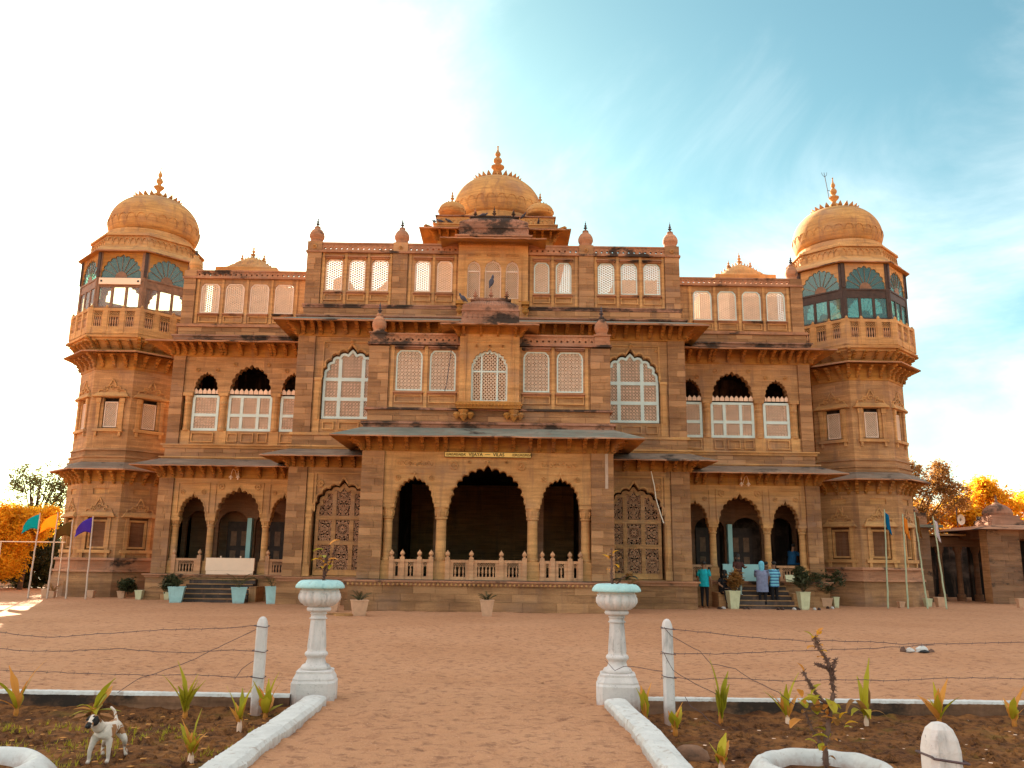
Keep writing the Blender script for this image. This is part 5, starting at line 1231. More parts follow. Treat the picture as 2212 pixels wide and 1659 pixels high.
WIRES = [('top', [(-2.2,.85),(-2.54,.82),(-2.9,.8),(-3.27,.79),(-3.64,.76),(-4.08,.73),(-4.5,.69),(-4.83,.71),(-5.11,.74),(-6.5,.85)], 9.95, 'topmost barbed wire sagging leftwards from the left fence post'),
 ('mid', [(-2.17,.57),(-2.52,.58),(-2.97,.54),(-3.43,.56),(-3.77,.58),(-4.26,.55),(-4.71,.54),(-5.08,.56),(-6.5,.6)], 9.95, 'middle barbed wire running left from the left fence post'),
 ('low', [(-2.13,.29),(-2.49,.29),(-2.86,.31),(-3.22,.3),(-3.68,.3),(-4.14,.31),(-4.6,.32),(-5.05,.33),(-6.5,.33)], 9.95, 'lowest barbed wire running left from the left fence post'),
 ('dia', [(-2.17,.82),(-2.38,.73),(-2.7,.57),(-2.87,.48),(-3.05,.41),(-3.3,.32),(-3.48,.26),(-3.6,.19),(-3.72,.10)], 9.97, 'slanting wire from the top of the left fence post to the kerb'),
 ('dia', [(-2.11,.52),(-2.23,.46),(-2.35,.37),(-2.42,.26)], 9.97, 'short loose wire hanging from the middle of the left fence post'),
 ('top', [(2.36,.89),(2.49,.88),(2.98,.84),(3.38,.8),(4.05,.77),(4.2,.78),(4.77,.77),(5.05,.75),(5.69,.76),(6.42,.79),(6.83,.79),(7.6,.82)], 9.72, 'topmost barbed wire running right from the right fence post'),
 ('mid', [(2.35,.62),(2.48,.62),(2.97,.62),(3.37,.64),(4.05,.67),(4.69,.7),(5.02,.72),(5.4,.745)], 9.73, 'middle barbed wire rising rightwards from the right fence post'),
 ('low', [(2.35,.36),(2.46,.37),(2.69,.35),(3.09,.37),(3.69,.34),(4.25,.37),(4.88,.36),(5.51,.4),(6.37,.4),(6.78,.4),(7.6,.4)], 9.72, 'lowest barbed wire running right from the right fence post'),
 ('dia', [(2.39,.9),(2.47,.81),(2.65,.71),(2.78,.65),(2.9,.52),(3.17,.47),(3.36,.35),(3.63,.23),(3.8,.1)], 9.70, 'slanting wire dropping right from the top of the right fence post'),
 ('dia', [(2.38,.63),(2.48,.44),(2.64,.35),(2.8,.27),(2.95,.2)], 9.70, 'thin slanting wire from the middle of the right fence post'),
 ('dia', [(2.56,.2),(2.62,.1),(2.74,.03),(2.81,-.04),(2.93,-.1)], 9.5, 'loose end of wire lying on the soil by the right fence post'),
 ('urn', [(1.78,.50),(1.88,.39),(1.94,.43),(2.01,.45),(2.16,.44),(2.32,.42),(2.45,.42)], 10.1, 'wire tied from the right urn pedestal to the right fence post')]
for kind, pts, y, lb in WIRES:
    mb = MB(); sm = []
    for (a, b), (c, d) in zip(pts, pts[1:]):
        n = max(2, int(math.hypot(c-a, d-b)/.07))
        for i in range(n): u = i/n; sm.append((a+(c-a)*u, (y if kind != 'urn' else 10.1-(a+(c-a)*u-1.78)*.5)+R.uniform(-.004, .004), b+(d-b)*u+R.uniform(-.005, .005)))
    sm.append((pts[-1][0], y if kind != 'urn' else 9.77, pts[-1][1])); mb.tube(sm, .0034, 4)
    if kind in ('top', 'mid', 'low'):
        for i in range(0, len(sm)-1, 2): p = sm[i]; mb.tube([(p[0]-.006, p[1], p[2]-.016), (p[0]+.006, p[1], p[2]+.016)], .0022, 3)
    mb.build('barbed_wire' if kind != 'dia' else 'loose_wire', M_WIRE, label=lb, cat='wire', group='fence wires')
for x, y, zs, w_ in ((-2.15, 9.95, (.84, .57, .29), .07), (2.44, 9.75, (.885, .62, .37), .07), (2.25, 3.35, (.90,), .066)):
    for z in zs:
        mb = MB(); mb.tube([(x-w_, y-w_, z+.01), (x+w_, y-w_, z-.008), (x+w_, y+w_, z), (x-w_, y+w_, z+.01), (x-w_, y-w_, z+.014)], .0045, 4)
        mb.build('wire_loop', M_WIRE, label='%s wire wound round the %s fence post' % ('single' if len(zs) == 1 else ('topmost', 'middle', 'lowest')[zs.index(z)], 'near bottom-right' if y < 5 else ('left' if x < 0 else 'right')), cat='wire', group='wire loops round the %s post' % ('near' if y < 5 else 'left' if x < 0 else 'right'))

# ================================================================ ROUND PLANTER KERBS
def ringk(x, y, ri, ro, label):
    t = empty('round_planter', (x, y, -.12), label=label, cat='planter', group='round whitewashed planters in the beds')
    n = 72; m_ = 9; vs = []; fs = []
    for i in range(n):
        a = 2*PI*i/n; w0 = noise.noise((math.cos(a)*2+x, math.sin(a)*2, 3))*.025
        for k in range(m_):
            u = k/(m_-1); r = ro+.02-(ro-ri+.02)*u; z = .27*math.sin(PI*min(1, u*1.15+.0)/1.35)**.75 if u < 1 else .10
            z = (.02, .08, .135, .185, .222, .235, .222, .17, .02)[k]; o = noise.noise((r*math.cos(a)*7+x, r*math.sin(a)*7, 9))*.012
            vs.append(((r+w0+o)*math.cos(a), (r+w0+o)*math.sin(a), z+o*.8))
    for i in range(n):
        j = (i+1) % n
        for k in range(m_-1): fs.append((i*m_+k, i*m_+k+1, j*m_+k+1, j*m_+k))
    mb = MB(); mb.add(vs, fs); mb.local('ring_kerb', M_KERB, t, smooth=True)
    mb = MB(); vs = [(0, 0, .13)]; fs = []
    for j in range(1, 9):
        for i in range(32): a = 2*PI*i/32; r = (ri+.03)*j/8; vs.append((r*math.cos(a), r*math.sin(a), .12+.03*noise.noise((r*math.cos(a)*8, r*math.sin(a)*8, x))))
    for i in range(32): fs.append((0, 1+i, 1+(i+1) % 32))
    for j in range(7):
        for i in range(32): k = (i+1) % 32; fs.append((1+j*32+i, 1+j*32+k, 1+(j+1)*32+k, 1+(j+1)*32+i))
    mb.add(vs, fs); mb.local('soil', M_SOIL, t, smooth=True)
ringk(3.10, 6.95, .36, .61, 'round whitewashed planter kerb at the bottom right around a thorny plant')
ringk(-3.40, 6.60, .42, .72, 'round pale planter kerb cut off at the bottom left corner')

# ================================================================ PLANTS
def blade(mb, base, az, tilt, ln, w_, bend=.5, seg=9, fold=.25):
    """one long leaf: base point, azimuth, start tilt from vertical, length, width"""
    c, s = math.cos(az), math.sin(az); P = Vector(base); vs = []; fs = []; t = tilt
    for i in range(seg+1):
        u = i/seg; ww = w_*(.35+1.3*u*(1-u)*2)*(1-u**5)*R.uniform(.78, 1.12) if i < seg else w_*.12; c, s = math.cos(az+u*.25), math.sin(az+u*.25)
        d = Vector((math.sin(t)*c, math.sin(t)*s, math.cos(t))); side = Vector((-s, c, 0)); nrm = d.cross(side)
        vs += [P-side*ww/2+nrm*ww*fold*.5, P, P+side*ww/2+nrm*ww*fold*.5]; P = P+d*(ln/seg); t += bend/seg
    for i in range(seg): fs += [(3*i, 3*i+1, 3*i+4, 3*i+3), (3*i+1, 3*i+2, 3*i+5, 3*i+4)]
    mb.add(vs, fs)
SPR = [(-4.73,9.80,.59,5,.9,'tall orange and green palm seedling by the left edge of the left bed','o'),(-3.88,9.80,.43,9,1.35,'wide low green seedling with spreading leaves behind the dog','s'),
 (-2.88,9.80,.55,5,.55,'upright bright green seedling in the middle of the left bed','u'),(-2.08,9.13,.46,3,.6,'green seedling with one dry orange leaf beside the left kerb','m'),
 (-1.98,9.72,.46,8,.7,'striped green seedling in front of the left fence post','s'),(-2.06,7.72,.38,6,.6,'yellow-green seedling nearest the left path kerb','m'),
 (2.18,9.80,.37,3,.45,'thin seedling at the foot of the right urn pedestal','o'),(3.01,9.80,.63,4,.32,'tall fan-shaped green seedling right of the right fence post','u'),
 (2.37,9.11,.28,3,.5,'short three-leaved seedling next to the right kerb','o'),(2.46,7.60,.26,4,.6,'small green and orange seedling at the bottom edge of the right bed','m'),
 (3.75,9.80,.51,4,.7,'slim yellow-green seedling left of the thorny plant','m'),(4.62,9.80,.65,4,.55,'tall seedling with a drooping leaf right of the thorny plant','d'),
 (5.43,9.80,.46,4,.9,'low seedling with orange tips in the right bed','o'),(6.26,9.80,.46,3,.8,'orange seedling at the right edge of the right bed','o')]
for x, y, h, n, spread, lb, kind in SPR:
    t = empty('palm_seedling', (x, y, -.13), label=lb, cat='seedling', group='young palm seedlings in the flower beds')
    mb = MB(); mb.lathe([(.022,-.02),(.028,.04),(.018,.10),(.012,.14)], (0,0,0), 7); mb.local('stem', M_JALI if kind in 'md' else M_LORAN, t)
    n += 4
    for k in range(n):
        mb = MB(); az = 2*PI*k/n+R.uniform(-.5, .5) if kind != 'u' else (0 if k % 2 else PI)+R.uniform(-.5, .5)
        tilt = R.uniform(.15, .85)*spread*(1.6 if kind == 's' else 1); ln = h*(R.uniform(.45, 1.0) if k else 1)*(1.0 if k else 1.08)
        if k == 0: tilt *= .25
        blade(mb, (0, 0, .06), az, tilt, ln*.95, R.uniform(.06, .115)*(1.35 if kind == 'u' else 1), R.uniform(.2, .9)*spread if kind != 'd' else (.2 if k < 3 else 2.6))
        m_ = {'o': [M_LORAN, M_LYOUNG], 's': [M_LYOUNG, M_LYOUNG, M_LORAN], 'u': [M_LYOUNG], 'm': [M_LYOUNG, M_LORAN], 'd': [M_LYOUNG, M_LOLIVE]}[kind]
        mb.local('leaf', m_[k % len(m_)], t)
def thorn_plant(x, y, z, h, label, branches, leaves, group=None):
    t = empty('thorny_plant', (x, y, z), label=label, cat='plant', group=group)
    for bi, (pts, r0, r1) in enumerate(branches):
        mb = MB(); n = len(pts); fine = []
        for (a, b) in zip(pts, pts[1:]):
            for i in range(5): u = i/5; fine.append(tuple(a[k]+(b[k]-a[k])*u+R.uniform(-.004, .004) for k in range(3)))
        fine.append(pts[-1]); m_ = len(fine); mb.tube(fine, [(r0+(r1-r0)*i/m_)*R.uniform(.85, 1.15) for i in range(m_)], 7)
        for i in range(m_*7):
            p = fine[R.randrange(m_)]; a = R.uniform(0, 6.3); rr = r0*1.0; l = R.uniform(.008, .017)
            q = (p[0]+math.cos(a)*(rr+l), p[1]+math.sin(a)*(rr+l), p[2]+R.uniform(-.02, .02)); mb.tube([(p[0]+math.cos(a)*rr*.5, p[1]+math.sin(a)*rr*.5, p[2]), q], [.005, .001], 3)
        mb.local('branch' if bi else 'stem', M_THORN, t)
    for (px, py, pz, sz, az, tl, mt) in leaves:
        mb = MB(); blade(mb, (px, py, pz), az, tl, sz, sz*.62, .9, 5, .35); mb.local('leaf', mt, t)
G_, O_, Y_, D_ = M_LYOUNG, M_LORAN, M_LGOLD, M_LOLIVE
def rl(c, n, r, mats, s=(.06, .12)): return [(c[0]+R.uniform(-r, r)*.4, c[1]+R.uniform(-r, r)*.4, c[2]+R.uniform(-r, r)*.6, R.uniform(*s), R.uniform(0, 6.3), R.uniform(.4, 1.6), mats[i % len(mats)]) for i in range(n)]
thorn_plant(3.12, 6.98, -.02, 1.1, 'tall thorny plant with orange flowers standing in the right round planter',
  [([(0,0,0),(.01,0,.25),(.05,0,.42),(.09,0,.60),(.10,0,.74),(.07,0,.86),(.0,0,.98),(-.03,0,1.06)], .022, .010), ([(.09,0,.70),(.10,-.01,.80),(.12,-.02,.89)], .016, .010), ([(.07,0,.82),(.0,0,.84),(-.03,0,.85)], .016, .010),
   ([(.07,0,.52),(-.02,0,.60),(-.10,0,.72),(-.13,0,.80)], .017, .008), ([(.01,0,.2),(-.08,.02,.36),(-.14,.02,.5)], .012, .006)],
  [(-.04,-.01,1.05,.09,2.8,.6,G_),(.0,0,1.07,.09,.3,.5,O_),(.01,-.02,1.08,.08,1.4,.9,Y_),(-.03,0,.98,.08,3.4,1.4,O_),(.0,-.02,.95,.07,.2,1.3,Y_),(-.01,0,.90,.07,5,1.2,O_),(-.13,0,.79,.09,3,.3,O_)]
  +rl((-.12,0,.52), 12, .2, [G_,G_,O_,D_], (.09,.17))+rl((.0,-.02,.44), 14, .22, [G_,D_,O_,O_], (.08,.15))+rl((.13,0,.46), 5, .14, [Y_,G_])+rl((.0,-.03,.26), 10, .18, [G_,O_,D_])+rl((-.02,0,1.0), 4, .1, [O_,Y_,D_]), None)
thorn_plant(-1.57, 10.36, 1.31, .5, 'leafy stem with a yellow leaf growing in the left urn', [([(0,0,0),(.01,0,.15),(.03,0,.3),(.05,0,.44)], .02, .008), ([(.02,0,.1),(.08,0,.25),(.12,0,.42)], .010, .004)],
  rl((.02,-.02,.22), 12, .14, [G_,O_,D_,Y_], (.06,.13))+[(-.04,0,.28,.12,3.2,1.3,Y_),(.06,0,.46,.15,.6,.8,O_),(-.02,0,.40,.13,3.1,1.4,G_)], 'stems growing in the urns')
thorn_plant(1.93, 10.36, 1.31, .5, 'dark thorny stem with orange and yellow leaves growing in the right urn', [([(-.03,0,0),(-.04,0,.2),(-.03,0,.45)], .018, .008), ([(0,0,0),(.08,0,.1),(.14,0,.14)], .010, .004)],
  rl((-.03,-.02,.30), 11, .2, [O_,D_,Y_,D_], (.05,.11))+rl((.14,0,.06), 9, .16, [D_,M_LSHADE], (.08,.16)), 'stems growing in the urns')

# ================================================================ POTS
def frond_plant(t, z, h, n, mat, curl=1.2, leaflets=True):
    for k in range(n):
        mb = MB(); az = 2*PI*k/n+R.uniform(-.3, .3); tl = R.uniform(.15, .7); P = Vector((0, 0, z)); c, s = math.cos(az), math.sin(az); a = tl; ln = h*R.uniform(.7, 1.1); side = Vector((-s, c, 0)); pts = [P.copy()]
        for i in range(9):
            d = Vector((math.sin(a)*c, math.sin(a)*s, math.cos(a))); P = P+d*ln/9; pts.append(P.copy()); a += curl/9
            if leaflets and i > 1:
                for q in (-1, 1):
                    L_ = ln*.22*(1-abs(i/9-.5)); tip = P+side*q*L_+d*L_*.6-Vector((0, 0, L_*.35)); mb.add([P-d*.012, P+d*.012, tip], [(0, 1, 2)])
        mb.tube(pts, .007, 3); mb.local('frond', mat, t)
def pot(x, y, h, w_, mat, label, plant=None, group='tapered plant pots along the palace front', z=0, taper=.68, rz=0, name='plant_pot', ph=.5, pn=9, pm=None):
    t = empty(name, (x, y, z), rz, label=label, cat='plant pot', group=group)
    mb = MB(); a, b = w_*taper/2, w_/2; q = lambda r, zz: [(-r,-r,zz),(r,-r,zz),(r,r,zz),(-r,r,zz)]
    vs = q(a,-.05)+q(b,h)+q(b+.012,h)+q(b+.012,h+.03)+q(b-.03,h+.03)+q(b-.04,h-.04)
    fs = [(j*4+i, j*4+(i+1)%4, (j+1)*4+(i+1)%4, (j+1)*4+i) for j in range(5) for i in range(4)]; mb.add(vs, fs); mb.local('pot', mat, t)
    mb = MB(); mb.box(-b+.03, b-.03, -b+.03, b-.03, h-.08, h-.03); mb.local('soil', M_SOILIN, t)
    if plant: frond_plant(t, h-.04, ph, pn, pm or M_LSHADE, 1.3 if plant == 'palm' else .8)
pot(-11.17,31.2,.53,.55,M_POTB,'pale blue square pot at the left end of the left steps','palm',rz=.25,ph=.75,pn=8)
pot(-8.94,31.2,.53,.54,M_POTB,'pale blue square pot with a drooping palm on the left steps','palm',rz=.3,ph=1.0,pn=10,pm=M_LDARK)
pot(-7.75,31.2,.58,.42,M_POTB,'pale blue square pot half hidden at the right end of the left steps','palm',rz=.1,ph=.8,pn=8)
pot(-13.25,33.0,.32,.27,M_POTY,'small yellowish pot standing left of the left steps',None)
pot(-12.19,33.0,.26,.22,M_POTY,'small yellowish pot behind the left pale blue pot','palm',ph=.8,pn=9)
pot(-14.3,33.9,.25,.30,M_POTT,'low brown pot against the foot of the left tower','bush',ph=.35)
pot(-15.5,33.9,.26,.26,M_POTT,'small terracotta pot behind the rightmost left flagpole',None)
pot(-17.2,33.7,.30,.22,M_POTT,'small brown pot behind the second left flagpole',None); pot(-16.85,33.6,.22,.2,M_POTT,'small brown pot with a dry bush between the left flagpoles','bush',ph=.45,pm=M_LOLIVE)
pot(-3.59,25.2,.42,.46,M_POTT,'cream terracotta pot left of the porch in front','bush',rz=.3,ph=.42,pn=11)
pot(-4.70,27.0,.42,.40,M_POTT,'darker terracotta pot behind the left urn near the porch plinth','bush',ph=.3,pn=6)
pot(.10,25.81,.44,.40,M_POTT,'cream pot with a small green plant in front of the porch centre','bush',rz=.05,ph=.36,pn=12)
pot(8.96,31.5,.62,.42,M_POTY,'tall yellowish pot at the left end of the right steps',None,rz=.1)
pot(11.54,31.5,.61,.38,M_POTY,'tall pale yellow pot at the right end of the right steps','palm',rz=.05,ph=1.0,pn=13)
pot(13.4,33.3,.38,.22,M_POTY,'small pale yellow pot at the foot of the right tower',None); pot(13.0,33.3,.34,.42,M_POTT,'brown pot with a large dark bush beside the right tower','palm',ph=.95,pn=16)
pot(16.2,33.9,.21,.22,M_POTT,'small cream pot behind the right flagpoles',None); pot(18.3,35.0,.36,.34,M_POTT,'pinkish pot beyond the right flagpoles',None); pot(17.8,35.0,.30,.27,M_POTY,'greenish pot beside the pinkish pot by the right tower',None); pot(21.8,35.4,.34,.24,M_POTT,'cream pot at the far right edge by the pavilion',None)
def bush(x, y, z, w_, h, label, mat):
    t = empty('potted_bush', (x, y, z), label=label, cat='bush', group='dark bushes in the pots')
    mb = MB(); mb.tube([(0,0,-.05),(.02,0,h*.4),(0,0,h*.7)], [.03,.02,.01], 5); mb.local('stem', M_BARK, t)
    crown_mesh([(0,0,h*.62,w_*.5,w_*.4,h*.42)], 34, 38, .075, .16).local('foliage', mat, t)
def slabs():
    for i, (x, y, a) in enumerate(((-4.15, 25.6, .2), (-3.9, 25.2, .5))):
        mb = MB(); mb.box(-.5, .5, -.12, .12, 0, .05); o = mb.build('stone_slab', M_CARVE, label=('long flat stone slab lying behind the left porch pot', 'short flat stone slab lying beside the left porch pot')[i], cat='stone slab'); o.location = (x, y, 0); o.rotation_euler = (0, 0, a); o.scale = (1.4-.6*i, 1, 1)
slabs()
# boards closing the verandas
t = empty('white_counter', (-9.95, 33.15, .97), label='cream counter with two small knobs closing the left veranda', cat='counter')
mb = MB(); mb.box(-.93, .93, -.04, .04, .14, .62); mb.local('board', M_BEIGE, t); mb = MB(); mb.box(-.90, .90, -.035, .035, 0, .135); mb.local('skirting', M_BEIGE, t)
for q in (-.38, .38): mb = MB(); mb.lathe([(.02,0),(.03,.03),(.03,.07),(.01,.08)], (q,0,.62), 8); mb.local('knob', M_BEIGE, t)
t = empty('teal_counter', (9.95, 33.15, .97), label='pale teal counter board in the right veranda behind the visitors', cat='counter')
mb = MB(); mb.box(-.90, .62, -.04, .04, .0, .60); mb.local('board', M_CYANB, t); mb = MB(); mb.box(-.91, .63, -.05, .05, .60, .63); mb.local('top_edge', M_CYANB, t)
mb = MB(); mb.add([(11.35,32.75,.98),(11.72,32.70,.98),(11.85,33.0,1.22),(11.42,33.05,1.22),(11.35,32.78,.95),(11.72,32.73,.95),(11.85,33.03,1.19),(11.42,33.08,1.19)], [(0,1,2,3),(4,7,6,5),(0,4,5,1),(1,5,6,2),(2,6,7,3),(3,7,4,0)]); mb.build('notice_board', M_POTY, label='pale yellow board leaning at the right end of the right steps', cat='board')

bush(13.0, 33.3, .3, 1.5, 1.15, 'large dark bush in the brown pot beside the right tower', M_LSHADE)
bush(-11.55, 31.6, .3, .5, .6, 'dark bush behind the leftmost pale blue pot', M_LSHADE)
bush(11.5, 31.5, .6, .55, .9, 'dark spiky bush in the pale yellow pot right of the right steps', M_LSHADE)
bush(9.1, 31.7, .6, .45, .7, 'brown dry bush in the yellowish pot left of the right steps', M_LOLIVE)
bush(-14.1, 33.9, .2, .6, .5, 'small dark bush at the foot of the left tower', M_LSHADE)
# gooseneck lamps under the wing eaves
for s in (-1, 1):
    t = empty('gooseneck_lamp', (s*10.0, 33.3, 4.75), label='white gooseneck lamp under the %s wing eave' % ('left' if s < 0 else 'right'), cat='lamp', group='gooseneck lamps under the wing eaves')
    for q in (-.12, .12):
        mb = MB(); mb.tube([(q*.2, 0, 0), (q*.5, -.12, .22), (q*.9, -.24, .26), (q*1.1, -.32, .1), (q*1.15, -.33, -.02)], .014, 5); mb.local('arm', M_BEIGE, t)
        mb = MB(); mb.lathe([(.09,-.09),(.06,-.05),(.025,-.0)], (q*1.15, -.33, 0), 10); mb.lathe([(.03,-.16),(.035,-.12),(.02,-.08)], (q*1.15, -.33, 0), 8); mb.local('shade', M_BEIGE, t)
mb = MB(); mb.tube([(5.96,30.9,4.91),(6.02,30.88,4.6),(6.07,30.88,4.35),(6.11,30.88,3.93),(6.2,30.88,3.6),(6.27,30.88,3.35),(6.38,30.9,3.02)], .02, 6); mb.build('hanging_cable', M_CABLE, label='cream cable hanging down beside the right ground-floor arch', cat='cable')
mb = MB(); mb.box(3.93, 4.03, PY-.040, PY-.028, 4.0, 5.17); mb.build('whitewash_streak', M_LIME, PAL)
mb = MB(); mb.tube([(-1.31,27.82,8.62),(-1.36,27.85,8.2),(-1.44,27.86,7.5),(-1.50,27.9,7.2)], .014, 5); mb.build('leaning_rod', M_METAL, label='dark rod leaning on the second window right of the porch roof left turret', cat='rod')

# ================================================================ FLAGS
def flag(x, y, h, lean, col, side, label, mat_pole, shape='fly'):
    t = empty('flagpole', (x, y, 0), label=label, cat='flagpole', group='bamboo flagpoles %s' % ('before the left tower' if x < 0 else 'before the right tower'))
    mb = MB(); n = 16; mb.tube([(lean*i/n+R.uniform(-.008, .008), R.uniform(-.01, .01), -.1+(h+.1)*i/n) for i in range(n+1)], [.035-.012*i/n for i in range(n+1)], 7); mb.local('pole', mat_pole, t)
    m_ = NT('flag_cloth'); m_.b.inputs['Base Color'].default_value = (*col, 1); m_.b.inputs['Roughness'].default_value = .8
    tr = m_.n('ShaderNodeBsdfTranslucent'); tr.inputs[0].default_value = (*col, 1); mx = m_.n('ShaderNodeMixShader'); mx.inputs[0].default_value = .45
    m_.l(m_.b.outputs[0], mx.inputs[1]); m_.l(tr.outputs[0], mx.inputs[2]); m_.l(mx.outputs[0], m_.t.nodes['Material Output'].inputs[0])
    vs = []; fs = []; a_, b_ = 9, 7
    for i in range(a_+1):
        u = i/a_
        for j in range(b_+1):
            v = j/b_
            if shape == 'fly': px, pz = side*(.62*u), -.05-.60*v*(1-.55*u)-.55*u*u*.9; 
            else: px, pz = side*(.18*u+.05*v), -.05-.72*v-.25*u
            vs.append((lean+px, .05*math.sin(u*7+v*3), h+pz))
    for i in range(a_):
        for j in range(b_): q = i*(b_+1)+j; fs.append((q, q+b_+1, q+b_+2, q+1))
    mb = MB(); mb.add(vs, fs); o = mb.local('flag', m_.m, t, smooth=True); o.modifiers.new('s', 'SOLIDIFY').thickness = .004
M_POLE1 = whitewash('bamboo_pole_peach', (.62, .46, .36), (.2, .35, .3), .4); M_POLE2 = whitewash('bamboo_pole_green', (.42, .46, .30), (.15, .3, .28), .6)
flag(-17.35, 32.8, 3.2, .07, (.0, .26, .27), -1, 'leftmost bamboo pole carrying a teal flag', M_POLE1)
flag(-16.63, 32.8, 3.22, .03, (.85, .34, .02), -1, 'bamboo pole carrying an orange flag left of the left tower', M_POLE1)
flag(-15.92, 32.8, 2.95, -.09, (.17, .075, .01), -1, 'bamboo pole carrying a brown flag in front of the left tower', M_POLE1)
flag(-15.18, 32.8, 3.1, -.06, (.10, .04, .42), -1, 'bamboo pole carrying a purple flag in front of the left tower', M_POLE1)
flag(15.41, 33.3, 3.79, .15, (.0, .17, .36), 1, 'bamboo pole with a limp blue flag in front of the right tower', M_POLE2, 'limp')
flag(16.18, 33.3, 3.62, .09, (.85, .30, .03), 1, 'bamboo pole with a furled orange flag in front of the right tower', M_POLE2, 'limp')
flag(16.94, 33.3, 3.69, -.20, (.22, .09, .02), 1, 'bamboo pole with a limp brown flag at the right tower corner', M_POLE2, 'limp')
flag(17.68, 33.3, 3.53, -.22, (.72, .62, .62), 1, 'rightmost bamboo pole with a whitish furled flag', M_POLE2, 'limp')

# ================================================================ LIGHTNING ROD, BIRDS, DEBRIS
t = empty('lightning_rod', (15.55, 36.5, 18.35), label='thin forked rod rising beside the right tower finial', cat='rod')
mb = MB(); mb.tube([(0,0,0),(-.05,0,.5),(-.13,0,1.15)], .018, 5); mb.local('rod', M_METAL, t)
for d in (-.1, 0, .1): mb = MB(); mb.tube([(-.13,0,1.12),(-.14+d,0,1.22),(-.15+d*1.2,0,1.34)], .012, 4); mb.local('prong', M_METAL, t)
mb = MB(); mb.tube([(-.05,0,.45),(.15,.1,.45)], .015, 4); mb.local('stay', M_METAL, t)
M_BIRD = plain('slate_grey_feathers', (.05, .045, .06), .7, .4, 12)
def bird(x, y, z, rz, sc_, label, tilt=.5):
    t = empty('bird', (x, y, z), rz, label=label, cat='bird', group='pigeons perched on the palace roof')
    mb = MB(); c = math.cos(tilt); s = math.sin(tilt); prof = [(-.20, .012), (-.14, .022), (-.08, .045), (-.02, .065), (.05, .066), (.10, .045), (.13, .032), (.155, .036), (.175, .032), (.195, .012), (.22, .003)]
    vs = []; fs = []; n = 10
    for k, (u, r) in enumerate(prof):
        up_ = .0 if u < .1 else (u-.1)*.5
        for i in range(n): a = 2*PI*i/n; vs.append(tuple(q*sc_ for q in (u*c-(r*math.sin(a))*s, r*math.cos(a)*.85, .10+u*s+r*math.sin(a)*c+up_)))
    for j in range(len(prof)-1):
        for i in range(n): k = (i+1) % n; fs.append((j*n+i, j*n+k, (j+1)*n+k, (j+1)*n+i))
    mb.add(vs, fs); mb.local('body', M_BIRD, t, smooth=True)
    for q in (-1, 1): mb = MB(); mb.tube([(0, q*.02*sc_, .06*sc_), (.01*sc_, q*.02*sc_, -.01)], .006*sc_, 4); mb.local('leg', M_METAL, t)
bird(0.0, 28.2, 11.05, 1.2, 1.5, 'dark bird on the central finial of the canopy above the porch roof', 1.0); bird(-.95, 27.95, 10.40, 2.6, 1.2, 'dark bird at the left end of the canopy above the porch roof', .7)
for i, (x, y, z, lb) in enumerate(((-2.45, 34.95, 16.22, 'pigeon on the ledge below the left small dome'), (-2.05, 34.95, 16.22, 'second pigeon on the ledge below the left small dome'), (-2.72, 35.0, 16.22, 'pigeon at the outer corner of the dome block ledge'), (1.9, 34.95, 16.22, 'pigeon on the ledge below the right small dome'), (-.45, 31.7, 15.14, 'small bird on the ridge of the upper canopy, left'), (1.15, 31.7, 15.1, 'small bird on the ridge of the upper canopy, right'))): bird(x, y, z, R.uniform(0, 6), 1.0, lb, .3)
def rubbish():
    t = empty('rubbish_heap', (8.5, 16.65, 0), label='crumpled white and brown rubbish lying on the sand at the right', cat='rubbish')
    for i, (x, y, w_, h, m_) in enumerate(((-.13, 0, .16, .09, M_KERB), (.10, .02, .26, .13, M_KERB), (-.26, .02, .13, .10, M_THORN), (.26, -.02, .12, .07, M_THORN), (.10, -.05, .2, .05, M_BLACK))):
        mb = MB(); vs = []; n = 9
        for j in range(5):
            for k in range(n): a = 2*PI*k/n; rr = w_/2*(1, 1.05, .9, .6, .1)[j]*R.uniform(.75, 1.2); vs.append((x+rr*math.cos(a), y+rr*math.sin(a)*.6, h*j/4*R.uniform(.8, 1.1)))
        mb.add(vs, [(j*n+k, j*n+(k+1) % n, (j+1)*n+(k+1) % n, (j+1)*n+k) for j in range(4) for k in range(n)]); mb.local('scrap', m_, t)
rubbish()
mb = MB(); mb.lathe([(.14,-.03),(.17,.02),(.15,.08),(.09,.12),(.01,.13)], (2.30, 8.05, -.13), 9); mb.build('stone', M_KSIDE, label='grey stone on the soil beside the right path kerb', cat='stone', smooth=True)
for x, y, lb in ((9.42, 31.4, 'dark sandals on the ground left of the right steps'), (10.6, 31.3, 'pair of sandals before the right steps, middle'), (11.2, 31.35, 'pale and dark shoes before the right steps'), (12.0, 31.5, 'shoes on the ground right of the right yellow pot'), (8.5, 31.4, 'dark shoes by the standing cyan-shirted visitor'), (12.9, 32.6, 'light shoe near the dark bush on the right')):
    t = empty('shoes', (x, y, 0), R.uniform(-.5, .5), label=lb, cat='shoes', group='shoes left at the right steps')
    for k in range(2):
        mb = MB(); vs = []; n = 10; cx = (k-.5)*.16
        for j, (sx, sz) in enumerate(((1, 0), (1.05, .02), (.9, .05), (.5, .085))):
            for i in range(n): a = 2*PI*i/n; vs.append((cx+.13*math.cos(a)*sx*.45, .13*math.sin(a)*sx, sz))
        mb.add(vs, [(j*n+i, j*n+(i+1) % n, (j+1)*n+(i+1) % n, (j+1)*n+i) for j in range(3) for i in range(n)]+[tuple(3*n+i for i in range(n))]); mb.local('shoe', M_WOODD if R.random() < .7 else M_KERB, t)

